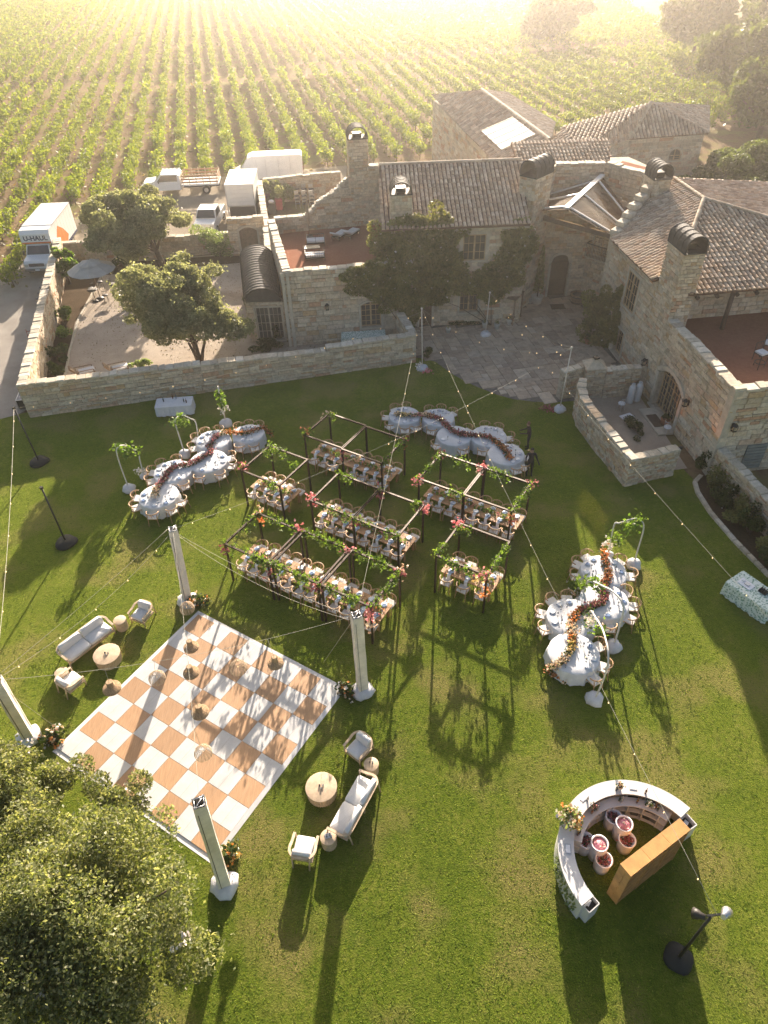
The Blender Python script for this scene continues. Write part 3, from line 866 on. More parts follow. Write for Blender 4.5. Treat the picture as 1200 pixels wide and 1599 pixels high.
# front wall of the courtyard
FA, FB = (-20.75, 35.25), (2.35, 40.45)
fL = (V(FB) - V(FA)).length
fz = lambda s: (2.18 - .55 * s / 17.8) if s < 17.9 else 1.85
w = empty('garden_wall', (FA[0], FA[1], 0), 0, 'long low sandstone wall between the lawn and the gravel courtyard', 'wall', 'free-standing sandstone walls')
fu = (V(FB) - V(FA)).normalized()
b = MB(); nn = V((fu.y, -fu.x)); P4 = lambda s, d: (FA[0] + fu.x * s - nn.x * d, FA[1] + fu.y * s - nn.y * d)
for s0, s1 in ((0, 17.88), (17.92, fL)):
    b.prism([P4(s0, .02), P4(s1, .02), P4(s1, .42), P4(s0, .42)], 0, lambda p: fz((V((p[0], p[1])) - V(FA)).dot(fu)) - .02)
b.build('wall_core', M_mortar, w, world=True)
face(w, FA, FB, 0, fz, budget=300, ch=(.09, .29), ln=(.22, 1.0), seed=11)
_A2 = P4(fL, .44); _B2 = P4(0, .44); face(w, _A2, _B2, 0, lambda s: fz(fL - s) - .0, budget=0, seed=12)
caps(w, P4(0, -.02), P4(17.88, -.02), 0, .46, zf=lambda s: fz(s) - .02, seed=2)
caps(w, P4(17.92, -.02), P4(fL, -.02), 0, .46, zf=lambda s: fz(18.5) - .02, seed=3)
# return of the front wall up to the house
w = empty('garden_wall', (2.35, 40.45, 0), 0, 'short sandstone wall return stepping up to the bougainvillea corner', 'wall', 'free-standing sandstone walls')
RA, RB = (1.95, 40.8), (1.2, 43.6)
core(w, RB, RA, 0, 1.85, .42); face(w, (2.33, 40.9), (1.62, 43.7), 0, 1.85, budget=40, seed=13); face(w, RB, RA, 0, 1.85, seed=14)
caps(w, (1.92, 40.85), (1.2, 43.3), 1.87, -.44, seed=4, over=.04) if False else caps(w, (2.36, 40.95), (1.66, 43.6), 1.86, .46, seed=4)
# west wall
WA, WB = (-20.75, 35.25), (-26.2, 58.2)
w = empty('garden_wall', (-20.75, 35.25, 0), 0, 'sandstone wall along the gravel driveway left of the courtyard', 'wall', 'free-standing sandstone walls')
core(w, WB, WA, 0, 2.1, .44); 
wu = (V(WB) - V(WA)).normalized(); wn = V((wu.y, -wu.x))
I = lambda p, d: (p[0] + wn.x * d, p[1] + wn.y * d)
face(w, I(WA, .46), I(WB, .46), 0, 2.1, budget=160, seed=15); face(w, WB, WA, 0, 2.1, budget=0, seed=16)
caps(w, WB, WA, 2.1, .46, seed=5, ln=(.3, .55))
# north courtyard wall
NA, NB = (-26.0, 58.4), (-12.3, 59.6)
w = empty('garden_wall', (-26, 58.4, 0), 0, 'sandstone wall behind the olive trees, trucks parked beyond it', 'wall', 'free-standing sandstone walls')
core(w, NA, NB, 0, 1.6, .4); face(w, NA, NB, 0, 1.6, budget=150, seed=17, ch=(.16, .3), ln=(.3, .9)); caps(w, NA, NB, 1.6, .44, seed=6, ln=(.5, .8))
GA, GB = (-12.2, 59.0), (-9.2, 59.3)
w = empty('garden_wall', (GA[0], GA[1], 0), 0, 'tall sunlit stone gate wall with a closed arched doorway', 'wall', 'free-standing sandstone walls')
gh = (.9, 2.35, 0, 2.3)
core(w, GA, GB, 0, 2.95, .45, [gh]); face(w, GA, GB, 0, 2.95, [gh], budget=90, seed=18); caps(w, GA, GB, 2.95, .5, seed=7)
window(w, GA, GB, gh, 3, 1, .2, 'low', M_wood, .16, 'arched_door', 1, gm=M_wood, sill=False)

# --- terrace wing (A)
AW = empty('house_wing', (-5.9, 43.1, 0), 0, 'flat-topped sandstone house wing with a terracotta roof terrace', 'house')
A0, A1 = (-5.9, 43.1), (2.3, 43.95)
ZT = 5.05
hA = lift(hole_px(A0, A1, 563, 470, 596, 503))
hA = (hA[0], hA[1], .95, 2.75)
core(AW, A0, A1, 0, ZT, .42, [hA]); face(AW, A0, A1, 0, ZT, [(hA[0] - .12, hA[1] + .12, hA[2] - .1, hA[3] + .1)], budget=300, seed=21, ch=(.11, .36), ln=(.22, .95))
window(AW, A0, A1, hA, 2, 4, .2, 'low', leafs=2)
caps(AW, (A0[0], A0[1]), A1, ZT, .45, seed=22)
An = (-7.85, 52.6)
core(AW, An, A0, 0, ZT, .42); face(AW, An, A0, 0, ZT, [], budget=0, seed=23)
caps(AW, An, A0, ZT + .001, .45, seed=24, ln=(.3, .5))
_u = (V(A0) - V(An)).normalized(); _n = V((_u.y, -_u.x))
face(AW, (A0[0] - _n.x * .44, A0[1] - _n.y * .44), (An[0] - _n.x * .44, An[1] - _n.y * .44), 4.0, ZT, budget=50, seed=25)
b = MB(); b.prism([(-5.5, 43.55), (2.25, 44.35), (1.0, 45.4), (.75, 54.1), (-5.0, 53.6), (-7.35, 52.6)], 3.75, 4.0); b.build('terrace_floor', M_terra, AW, world=True)
b = MB(); b.prism([(-5.75, 43.16), (-5.55, 43.18), (-5.55, 43.0), (-5.75, 42.98)], 0, ZT); b.build('corner_quoin', M_trim, AW, world=True)
b = MB(); b.prism([(-6.06, 43.28), (-5.86, 43.3), (-5.86, 43.0), (-6.06, 42.98)], 0, ZT - .01); b.build('corner_quoin', M_trim, AW, world=True)
DA, DB = (-7.4, 52.7), (-5.0, 53.25)
core(AW, DA, DB, 0, 5.0, .4); face(AW, DA, DB, 4.0, 5.0, budget=40, seed=26); caps(AW, DA, DB, 5.0, .44, seed=27)
# ruined gable with the tall chimney
RA, RB = (-5.0, 53.3), (.8, 54.2)
prof_px = [(474, 346), (480, 336), (490, 329), (497, 318), (512, 309), (526, 300), (540, 284), (546, 276), (560, 262), (585, 262)]
ru = (V(RB) - V(RA)).normalized(); rn = V((ru.y, -ru.x)); rL = (V(RB) - V(RA)).length
prof = []
for x, y in prof_px:
    q = PL(x, y, RA, RB); prof.append(((V((q.x, q.y)) - V(RA)).dot(ru), q.z))
prof[0] = (0, prof[0][1]); prof = [(max(0, s), z) for s, z in prof]; prof[-1] = (rL, prof[-1][1])
def pz(s):
    for (a, za), (c, zc) in zip(prof, prof[1:]):
        if a <= s <= c + 1e-6: return za + (zc - za) * (s - a) / max(1e-6, c - a)
    return prof[-1][1]
b = MB()
pts = [(0, 0)] + [(rL, 0)] + prof[::-1]
Pf = lambda s, d: (RA[0] + ru.x * s - rn.x * d, RA[1] + ru.y * s - rn.y * d)
f0 = [(*Pf(s, .02), z - (.03 if z > 0 else 0)) for s, z in pts]; f1 = [(*Pf(s, .5), z - (.03 if z > 0 else 0)) for s, z in pts]; n = len(pts)
b.add(f0 + f1, [tuple(range(n)), tuple(range(n, 2 * n))[::-1]] + [(i, n + i, n + (i + 1) % n, (i + 1) % n) for i in range(n)])
b.build('gable_wall', M_mortar, AW, world=True)
face(AW, RA, RB, 4.0, pz, budget=150, seed=28, ch=(.11, .36), ln=(.22, .95))
r = random.Random(9); off = AW.location
for k in range(34):   # rough coping stones up the broken edge
    s = rL * k / 34 + .08; z = pz(s)
    if 3.0 < s < 4.9 and k % 1 == 0 and abs(s - 3.9) < .75: continue
    p = Pf(s, .25)
    link('coping_stone', CAPS[k % 5], AW, (p[0] - off.x, p[1] - off.y, z - .05), (r.uniform(-.12, .12), r.uniform(-.2, .2), r.uniform(-.3, .3)), (.34, .62, .17))
chimney(AW, (-1.15, 54.45), 1.35, 1.15, 4.0, 9.9, R(8), 'y', .75, seed=31)
# barrel porch on the wing's west side
b = MB(); K = 14; PX0, PX1, PY0, PY1 = -8.75, -6.25, 43.75, 51.2; PZ, PR = 2.85, .95
def pp(k, y, s=1.0):
    a = math.pi * k / K; x = (PX0 + PX1) / 2 - (PX1 - PX0) / 2 * math.cos(a) * s
    return (x - (y - PY0) * .17, y, PZ + PR * math.sin(a) * s)
for (ys, s) in (((PY0, PY1), 1.0), ((PY0, PY1), .95)):
    base = len(b.v)
    for y in ys:
        for k in range(K + 1): b.v.append(pp(k, y, s))
    for k in range(K): b.f.append((base + k, base + k + 1, base + K + 2 + k, base + K + 1 + k)); b.sm.append(True)
b.build('porch_roof', M_copper, AW, world=True)
for i in range(19):
    y = PY0 + .02 + (PY1 - PY0 - .04) * i / 18; b = MB()
    for k in range(K): b.bar(pp(k, y, 1.02), pp(k + 1, y, 1.02), .05, .05)
    b.build('seam', M_copper, AW, world=True)
b = MB(); q = [pp(k, PY0 + .05, .94) for k in range(K + 1)]; b.add(q, [tuple(range(K + 1))]); b.build('porch_gable', M_copper, AW, world=True)
pa, pb = (-8.7, 43.85), (-6.2, 43.9)
ph = (.55, 2.3, .1, 2.45)
core(AW, pa, pb, 0, 2.85, .35, [ph]); face(AW, pa, pb, 0, 2.85, [ph], budget=24, seed=33); window(AW, pa, pb, ph, 3, 4, .15, None, M_trim, .1)
core(AW, (-9.95, 51.1), (-8.72, 43.9), 0, 2.85, .35); face(AW, (-9.95, 51.1), (-8.72, 43.9), 0, 2.85, seed=34)
lantern(PL(511, 478, A0, A1) + V((0, -.04, 0)), (.1, -1), 'black lantern on the terrace wing wall above the courtyard')
# yard walls behind the wing
for (a, c, sd, lb) in (((-7.9, 52.8), (-9.1, 61.0), 35, 'low sandstone wall running back from the terrace wing'), ((-9.1, 61.0), (-10.8, 71.6), 36, 'sunlit service yard wall next to the white box truck'), ((-10.7, 71.8), (-3.3, 73.6), 37, 'far service yard wall in front of the white cargo van')):
    w = empty('garden_wall', (a[0], a[1], 0), 0, lb, 'wall', 'free-standing sandstone walls')
    if sd == 37: core(w, a, c, 0, 2.2, .4); face(w, a, c, 0, 2.2, budget=60, seed=sd, ch=(.2, .32), ln=(.35, .9)); caps(w, a, c, 2.2, .45, seed=sd, ln=(.5, .8))
    else:
        u = (V(c) - V(a)).normalized(); n = V((u.y, -u.x))
        face(w, a, c, 0, 2.2, budget=50, seed=sd, ch=(.2, .32), ln=(.35, .9)); core(w, a, c, 0, 2.2, .4); caps(w, a, c, 2.2, .45, seed=sd, ln=(.4, .6))

# --- main house (B)
BH = empty('house', (1.0, 45.3, 0), 0, 'tile-roofed sandstone house overgrown with bougainvillea, French window above', 'house')
B0, B1 = (.9, 45.3), (9.75, 45.6)
hW = hole_px(B0, B1, 724, 366, 757, 405); hW = (hW[0], hW[1], hW[2], hW[3])
hD = hole_px(B0, B1, 655, 462, 674, 509); hD = (hD[0], hD[1], 0, hD[3])
hL = hole_px(B0, B1, 719, 453, 746, 486)
ZE = 7.0
core(BH, B0, B1, 0, ZE, .45, [hD, (hL[0], hL[1], hL[2], hL[3])] if False else sorted([hD, hL]))
# the upper window sits above the lower one: pierce only where no overlap in s with another hole, so face it as a framed leaf set on the wall
g = .12
face(BH, B0, B1, 0, ZE, [(hW[0] - g, hW[1] + g, hW[2] - g, hW[3] + g), (hD[0] - g, hD[1] + g, hD[2], hD[3] + g), (hL[0] - g, hL[1] + g, hL[2] - g, hL[3] + g)], budget=260, seed=41, ch=(.11, .36), ln=(.22, .95))
window(BH, B0, B1, hW, 2, 3, -.06, None, M_frame, .22, 'french_window', 2)
window(BH, B0, B1, hD, 1, 2, .2, None, M_wood, .12, 'side_door', 1, gm=M_wood, sill=False)
window(BH, B0, B1, hL, 2, 3, .2, None, M_frame, .1, 'window', 2)
# plastered gable end with the big wooden doors
def gable_end(root, A, B, zs, zr, sr, m, name, th=.4):
    A = V((A[0], A[1], 0)); B = V((B[0], B[1], 0)); L = (B - A).length; u = (B - A) / L; n = V((u.y, -u.x, 0))
    pts = [(0, 0), (L, 0), (L, zs), (sr, zr), (0, zs)]; k = len(pts)
    f0 = [A + u * s + V((0, 0, z)) for s, z in pts]; f1 = [p - n * th for p in f0]
    return MB().add(f0 + f1, [tuple(range(k)), tuple(range(k, 2 * k))[::-1]] + [(i, k + i, k + (i + 1) % k, (i + 1) % k) for i in range(k)]).build(name, m, root, world=True)
YR, ZR = 50.7, 9.05
gable_end(BH, (.75, 56.2), (.9, 45.35), 7.0, 9.0, 5.5, M_plaster, 'gable_wall')
gable_end(BH, (9.7, 45.65), (9.6, 56.2), 7.0, 9.0, 5.5, M_plaster, 'gable_wall')
MB().prism([(.8, 56.2), (9.6, 56.2), (9.6, 55.8), (.8, 55.8)], 0, 7.0).build('rear_wall', M_mortar, BH, world=True)
b = MB()
for k in range(9): b.bar((.70, 46.6 + k * .42, 4.0), (.70, 46.6 + k * .42, 6.75), .40, .06, up=(1, 0, 0))
b.build('barn_door', M_wood, BH, world=True)
b = MB()
for y0, y1, z0, z1 in ((46.2, 46.36, 4, 6.95), (50.25, 50.41, 4, 6.95)): b.box((.66, (y0 + y1) / 2, (z0 + z1) / 2), (.1, .16, z1 - z0))
b.box((.66, 48.3, 6.87), (.1, 3.9, .16)); b.build('door_frame', M_trim, BH, world=True)
tile_roof(BH, [(.35, 44.75, 6.95), (9.75, 45.0, 6.95), (9.85, YR + .3, ZR), (.35, YR, ZR)], seed=42)
tile_roof(BH, [(.35, YR, ZR), (9.85, YR + .3, ZR), (9.85, 56.8, 6.95), (.35, 56.6, 6.95)], seed=43)
ridge(BH, (.3, YR, ZR + .04), (9.85, YR + .3, ZR + .04))
MB().prism([(.88, 45.28), (9.75, 45.58), (9.76, 45.26), (.89, 44.96)], 6.62, 6.84).build('cornice', M_trim, BH, world=True)
chimney(BH, (1.62, 46.1), 1.3, 1.2, 5.0, 8.75, R(2), 'y', .7, seed=44)
chimney(BH, (10.45, 48.15), 1.2, 1.9, 4.5, 9.0, R(-43), 'y', .95, seed=45)

# --- entrance hall: curved stone niche, glazed canopy, high rear wall
EH = empty('entrance_hall', (12.5, 49.6, 0), 0, 'curved sandstone entrance hall under a glazed canopy with white rafters', 'house')
NP = [(9.75, 45.6), (10.35, 47.7), (11.9, 49.45), (15.0, 49.6), (16.9, 47.5), (14.85, 43.85)]
ZN = 6.15
dh = hole_px(NP[2], NP[3], 863, 396, 888, 462)
for i in range(5):
    a, c = NP[i], NP[i + 1]
    L = (V(c) - V(a)).length
    hs = []
    if i == 2:
        dL = max(.25, min(dh[0], L - 1.5)); door = (dL, min(L - .3, dL + 1.35), 0, 3.15); hs = [door]
        bal = (max(0, L - 1.05), L - .1, 3.5, 5.4)
    core(EH, a, c, 0, ZN, .4, hs)
    face(EH, a, c, 0, ZN, [(h[0] - .1, h[1] + .1, h[2], h[3] + .1) for h in hs], budget=(110 if i == 2 else 45), seed=50 + i, ch=(.16, .3), ln=(.3, .7))
window(EH, NP[2], NP[3], door, 1, 2, .25, 'round', M_dwood, .16, 'arched_door', 1, gm=M_dwood, sill=False)
# balcony door upstairs and its iron balcony
ba, bc = NP[3], NP[4]
window(EH, ba, bc, (.5, 1.9, 3.3, 5.3), 2, 4, -.05, None, M_frame, .1, 'balcony_door', 2)
u = (V(bc) - V(ba)).normalized(); n = V((u.y, -u.x)); b = MB()
q = lambda s, d, z: (ba[0] + u.x * s + n.x * d, ba[1] + u.y * s + n.y * d, z)
b.bar(q(.3, .35, 3.2), q(2.1, .35, 3.2), .7, .08, up=(0, 0, 1)); b.build('balcony', M_trim, EH, world=True)
b = MB()
for k in range(16):
    s = .3 + 1.8 * k / 15; b.bar(q(s, .68, 3.24), q(s, .68, 4.15), .025)
b.bar(q(.3, .68, 4.15), q(2.1, .68, 4.15), .05); b.bar(q(.3, .68, 4.15), q(.3, .05, 4.15), .05); b.bar(q(2.1, .68, 4.15), q(2.1, .05, 4.15), .05)
b.build('balcony_railing', M_iron, EH, world=True)
# rear upper wall seen over the canopy
UP = [(11.3, 50.5), (12.8, 53.0), (16.3, 53.0), (18.2, 50.6), (18.4, 47.9)]
for i in range(4):
    a, c = UP[i], UP[i + 1]
    core(EH, a, c, 5.0, 8.1, .4); face(EH, a, c, 5.6, 8.1, budget=36, seed=60 + i, ch=(.18, .32), ln=(.35, .9)); caps(EH, a, c, 8.1, .5, seed=60 + i, ln=(.4, .7))
MB().prism([(11.4, 50.3), (12.9, 53.4), (16.4, 53.4), (18.6, 50.8), (18.6, 48), (16.9, 47.9), (15.1, 50.0), (11.8, 49.9)], 5.6, 5.75).build('upper_floor', M_terra, EH, world=True)
ce = 6.25
cFL, cFR, cBR, cBL = G(812, 330, ce), G(960, 370, ce), G(976, 326, ce), G(866, 300, ce)
rF, rB = G(884, 327, 7.4), G(941, 275, 7.4)
M_cglass, _nd, _lk, _b = _new('canopy_glass')
_b.inputs['Base Color'].default_value = (.16, .12, .085, 1); _b.inputs['Roughness'].default_value = .12
_t = _nd.new('ShaderNodeBsdfTransparent'); _t.inputs[0].default_value = (.80, .68, .52, 1)
_m = _nd.new('ShaderNodeMixShader'); _m.inputs[0].default_value = .62
_lk.new(_b.outputs[0], _m.inputs[1]); _lk.new(_t.outputs[0], _m.inputs[2]); _lk.new(_m.outputs[0], _nd['Material Output'].inputs[0])
for k in range(3):
    for s0, s1 in (((cFL, cBL)), ((cFR, cBR))):
        a0, a1 = s0.lerp(s1, k / 3), s0.lerp(s1, (k + 1) / 3); b0, b1 = rF.lerp(rB, k / 3), rF.lerp(rB, (k + 1) / 3)
        MB().slab([a0.lerp(a1, .01), a0.lerp(a1, .99), b0.lerp(b1, .99), b0.lerp(b1, .01)], .02).build('glass_pane', M_cglass, EH, world=True)
MB().bar(rF + V((0, 0, .08)), rB + V((0, 0, .08)), .34, .12).build('ridge_beam', M_white, EH, world=True)
for k in range(3):
    t = (.06, .44, .86)[k]
    MB().bar(cFR.lerp(cBR, t) + V((0, 0, .04)), rF.lerp(rB, t) + V((0, 0, .04)), .13, .1).build('rafter', M_white, EH, world=True)
    e = cFL.lerp(cBL, t); p = rF.lerp(rB, t)
    MB().bar(e + V((0, 0, .04)), p + V((0, 0, .04)), .13, .1).build('rafter', M_white, EH, world=True)
MB().bar(cFL, cFR, .16, .3).build('eave_beam', M_dwood, EH, world=True)
MB().bar(cBL, cFL, .12, .2).build('eave_beam', M_dwood, EH, world=True)
MB().bar(cFR, cBR, .12, .2).build('eave_beam', M_dwood, EH, world=True)
# gallery roof behind the rim
tile_roof(EH, [(10.5, 53.6, 7.6), (17.0, 54.0, 7.6), (17.6, 57.5, 8.6), (10.2, 57.2, 8.6)], seed=66)
MB().prism([(16.8, 53.5), (19.4, 50.5), (21.3, 53.0), (18.6, 56.5)], 7.2, 7.3).build('red_roof_deck', M_terra, EH, world=True)
MB().prism([(9.9, 53.4), (21, 53.6), (19.5, 58), (10, 58)], 0, 7.15).build('rear_block', M_mortar, EH, world=True)

# --- east wing (E)
EO = V((16.67, 28.1)); e1 = V((.9931, .117)); e2 = V((-.117, .9931))
def U(u, v, z=0): p = EO + e1 * u + e2 * v; return V((p.x, p.y, z))
EW = empty('house_wing', (EO.x, EO.y, 0), 0, 'sandstone wing with arched glazed doors, corner roof terrace and tiled hip roof', 'house')
wN, wS = U(0, 15.9), U(0, 0)
arc = (15.9 - 6.75, 15.9 - 4.0, .05, 2.75)
upw = (15.9 - 12.75, 15.9 - 11.25, 3.5, 5.65)
low = (15.9 - 12.9, 15.9 - 11.7, .25, 1.95)
core(EW, wN, wS, 0, 5.0, .45, [low, arc]); MB().prism([U(0, 9.2).xy, U(0, 15.9).xy, U(.45, 15.9).xy, U(.45, 9.2).xy], 5.0, 6.35).build('wall_core', M_mortar, EW, world=True)
zf = lambda s: 6.4 if s < 15.9 - 7.4 else 5.0
face(EW, wN, wS, 0, zf, [(upw[0] - .15, upw[1] + .15, upw[2] - .1, upw[3] + .15), (low[0] - .1, low[1] + .1, low[2] - .1, low[3] + .1), (arc[0] - .22, arc[1] + .22, 0, arc[3] + .2)], budget=300, seed=71, ch=(.11, .36), ln=(.22, .95))
window(EW, wN, wS, arc, 2, 5, .3, 'low', M_frame, .24, 'arched_door', 4)
window(EW, wN, wS, upw, 2, 4, -.06, None, M_frame, .16, 'french_window', 2)
window(EW, wN, wS, low, 2, 3, .2, None, M_frame, .1, 'window', 2)
sE = U(14, 0)
shp = hole_px(wS, sE, 1170, 690, 1187, 722); shp = (shp[0], shp[1], .2, 1.7)
core(EW, wS, sE, 0, 5.0, .45, []); face(EW, wS, sE, 0, 5.0, [(shp[0] - .02, shp[1] + .02, shp[2], shp[3])], budget=110, seed=72, ch=(.11, .36), ln=(.22, .95))
b = MB(); _s = lambda s, d, z: U(s, -d, z)
for k in range(8): b.bar(_s(shp[0], .04, shp[2] + .1 + k * .19), _s(shp[1], .04, shp[2] + .1 + k * .19), .16, .05, up=(e2.x, e2.y, 0))
b.build('shutter', mat('grey_shutter', (.22, .24, .22), .7), EW, world=True)
for (x0, y0) in ((-.045, -.045),): MB().prism([U(-.05, -.05).xy, U(.35, -.05).xy, U(.35, .0).xy, U(-.0, .0).xy, U(0, .4).xy, U(-.05, .4).xy], 0, 5.0).build('corner_quoin', M_trim, EW, world=True)
caps(EW, U(-.02, 7.3), U(-.02, 0), 5.0, .5, seed=73, ln=(.35, .6)); caps(EW, U(.5, -.02), U(14, -.02), 5.0, .5, seed=74, ln=(.4, .7))
MB().prism([U(.45, .45).xy, U(14, .45).xy, U(14, 9).xy, U(.45, 9).xy], 3.8, 4.1).build('terrace_floor', M_terra, EW, world=True)
tb0, tb1 = U(.9, 9.0), U(14, 9.0)
core(EW, tb0, tb1, 0, 6.6, .4); face(EW, tb0, tb1, 4.1, 6.6, budget=90, seed=75, ch=(.18, .32), ln=(.35, .9))
MB().prism([U(.5, 16.5).xy, U(15.4, 16.5).xy, U(15.4, 16.1).xy, U(.5, 16.1).xy], 0, 6.3).build('rear_wall', M_mortar, EW, world=True)
zW = lambda u: 6.45 + 2.15 * (u + .35) / 5.17
zS = lambda v: 6.45 + 2.15 * (v - 7.3) / 7.74
zE = lambda u: 8.6 - 2.15 * (u - 4.82) / 11.2
tile_roof(EW, [U(-.35, 9.35, zW(-.35)), U(.8, 9.0, zW(.8)), U(4.82, 15.04, 8.6), U(4.82, 19.1, 8.6), U(3.3, 18.4, zW(3.3)), U(-.35, 15.5, zW(-.35))], seed=76)
tile_roof(EW, [U(.75, 7.3, zS(7.3)), U(16.0, 7.3, zS(7.3)), U(4.82, 15.04, 8.6), U(.75, 9.0, zS(9.0))], seed=77)
tile_roof(EW, [U(4.82, 15.04, 8.6), U(16, 7.3, 6.45), U(16, 23, 6.45), U(4.82, 19.1, 8.6)], seed=78, tw=.3)
tile_roof(EW, [U(4.82, 19.1, 8.6), U(16, 23, 6.45), U(8, 24, 6.6)], seed=79, tw=.3)
ridge(EW, U(4.82, 15.04, 8.64), U(4.82, 19.1, 8.64)); ridge(EW, U(4.82, 15.04, 8.64), U(1.0, 9.3, 7.06)); ridge(EW, U(4.82, 15.04, 8.64), U(16, 7.3, 6.5))
chimney(EW, U(.55, 8.35).xy, 1.12, 1.95, 4.0, 8.6, R(6.7), 'y', .85, seed=80)
c4 = V((17.95, 47.05)); chimney(EW, c4, 1.15, 1.35, 5.0, 8.95, R(6.7), 'y', .85, seed=81)
# stepped stone gable from the wall head up to the chimney
g0, g1 = V((14.75, 43.8)), V((17.35, 46.6)); gL = (g1 - g0).length; gu = (g1 - g0) / gL
b = MB(); gn = V((gu.y, -gu.x)); gp = lambda s, d: (g0.x + gu.x * s + gn.x * d, g0.y + gu.y * s + gn.y * d)
NS = 6
for k in range(NS):
    z = 6.75 + 1.75 * k / (NS - 1); s0, s1 = gL * k / NS, gL * (k + 1) / NS
    b.prism([gp(s0, -.22), gp(s1, -.22), gp(s1, .22), gp(s0, .22)], 0, z - .16)
    link('coping_stone', CAPS[k % 5], EW, V((*gp((s0 + s1) / 2, 0), z - .16)) - EW.location, (0, 0, math.atan2(gu.y, gu.x)), (s1 - s0 + .06, .62, .26))
b.build('stepped_gable', M_mortar, EW, world=True)
face(EW, gp(gL, -.23), gp(0, -.23), 5.5, lambda s: 6.6 + 1.75 * (gL - s) / gL, budget=30, seed=82)
# porch posts, beam and log rafter ends
zp = 4.1
pp0 = G(1147, 512, zp); vv0 = (pp0.xy - EO).dot(e2)
for u in (3.45, 7.4, 11.4): MB().tube([U(u, vv0, zp), U(u, vv0, 6.35)], .13, 8).build('post', M_dwood, EW, world=True)
MB().tube([U(.9, vv0, 6.38), U(14.5, vv0, 6.38)], .12, 8).build('beam', M_dwood, EW, world=True)
for k in range(12): MB().tube([U(1.3 + k * 1.12, 8.8, 6.62), U(1.3 + k * 1.12, 7.2, 6.22)], .11, 7).build('rafter_end', M_dwood, EW, world=True)
lantern(PL(1012, 566, wS, wN) + V((-.04, 0, 0)), (-1, -.1), 'wall lantern left of the arched glazed doors')
lantern(PL(1077, 630, wS, wN) + V((-.04, 0, 0)), (-1, -.1), 'wall lantern right of the arched glazed doors')
lantern(PL(1143, 665, wS, sE) + V((0, -.04, 0)), (.1, -1), 'dark lantern round the corner above the side wall')

# --- barn with the skylight, and the house with the arched window
BA = empty('barn', (9.8, 62.4, 0), 0, 'hazy long stone barn with a big skylight in its tiled roof', 'house')
p = lambda x, y, z: G(x, y, z)
q0, q1 = p(677, 157, 6), p(772, 252, 6)
face(BA, q0, q1, 0, 6.0, budget=120, seed=90, ch=(.22, .36), ln=(.4, 1.1)); core(BA, q0, q1, 0, 6.0, .5)
rf, rn_ = p(752, 141, 8), p(858, 219, 8); l0, l1 = p(675, 153, 6.05), p(776, 257, 6.05)
lf = p(697, 150, 6.05)
rr0, rr1 = p(790, 147, 6.1), p(866, 192, 6.1)
P0 = rn_; nrm = (l1 - rn_).cross(rf - rn_); nrm.normalize()
pj = lambda a: V((a.x, a.y, P0.z - ((a.x - P0.x) * nrm.x + (a.y - P0.y) * nrm.y) / nrm.z))
tile_roof(BA, [pj(l0), pj(l1), rn_, rf], seed=91, tw=.36, tl=.55)
tile_roof(BA, [rf, rn_, rr1, rr0], seed=92, tw=.36, tl=.55)
ridge(BA, rf, rn_, .2)
MB().prism([(q1.x + .3, q1.y), (rr1.x, rr1.y), (rr0.x, rr0.y), (q0.x + .5, q0.y)], 0, 5.9).build('rear_block', M_mortar, BA, world=True)
sk = [RP(x, y, P0, nrm) for x, y in ((754, 208), (803, 187), (837, 213), (785, 237))]
up = nrm * (1 if nrm.z > 0 else -1)
for k in range(4):
    a = sk[0].lerp(sk[3], k / 4 + .01); c = sk[0].lerp(sk[3], (k + 1) / 4 - .01); d = sk[1].lerp(sk[2], (k + 1) / 4 - .01); e = sk[1].lerp(sk[2], k / 4 + .01)
    MB().slab([v + up * .22 for v in (a, e, d, c)], .08).build('skylight_panel', MATS.get('skylight_glass') or mat('skylight_glass', (.80, .82, .84), .12, .03, 2, spec=.9), BA, world=True)
for k in range(5):
    MB().bar(sk[0].lerp(sk[3], k / 4) + up * .2, sk[1].lerp(sk[2], k / 4) + up * .2, .07, .12).build('skylight_bar', M_aluminium, BA, world=True)

HR = empty('house', (24.9, 74.8, 0), 0, 'hazy stone house with a hip roof and one small arched window', 'house')
z4 = 4.2
sw, se = p(984, 217, z4), p(1107, 208, z4); pk = p(1017, 160, 6.6)
wsw, wse = sw.lerp(se, .03) + V((0, .3, 0)), sw.lerp(se, .965) + V((0, .3, 0))
hw = hole_px(wsw, wse, 1047, 233, 1062, 250)
core(HR, wsw, wse, 0, z4, .4, [hw]); face(HR, wsw, wse, 0, z4, [hw], budget=90, seed=93, ch=(.2, .34), ln=(.4, 1.0))
window(HR, wsw, wse, hw, 1, 2, .15, 'round', M_frame, .12, 'window', 2)
w2 = p(905, 243, z4); ww2 = w2.lerp(sw, .05)
core(HR, w2, wsw, 0, z4 + .6, .4); face(HR, w2, wsw, 0, z4 + .6, budget=50, seed=94, ch=(.2, .34), ln=(.4, 1.0))
lb, ll = p(880, 197, 5.4), p(852, 236, z4)
ne = se + V((4, 11, 0))
tile_roof(HR, [sw, se, pk], seed=95, tw=.36, tl=.55)
tile_roof(HR, [pk, ne, se], seed=96, tw=.36, tl=.55)
tile_roof(HR, [pk, sw, w2 + V((0, 0, .3))], seed=97, tw=.36, tl=.55)
tile_roof(HR, [pk, w2 + V((0, 0, .3)), lb], seed=98, tw=.36, tl=.55)
tile_roof(HR, [w2 + V((0, 0, .3)), ll, lb], seed=99, tw=.36, tl=.55)
ridge(HR, pk, sw, .2)
MB().prism([(wsw.x, wsw.y + .4), (wse.x, wse.y + .4), (ne.x - 1, ne.y - 1), (lb.x, lb.y)], 0, 4.0).build('rear_block', M_mortar, HR, world=True)

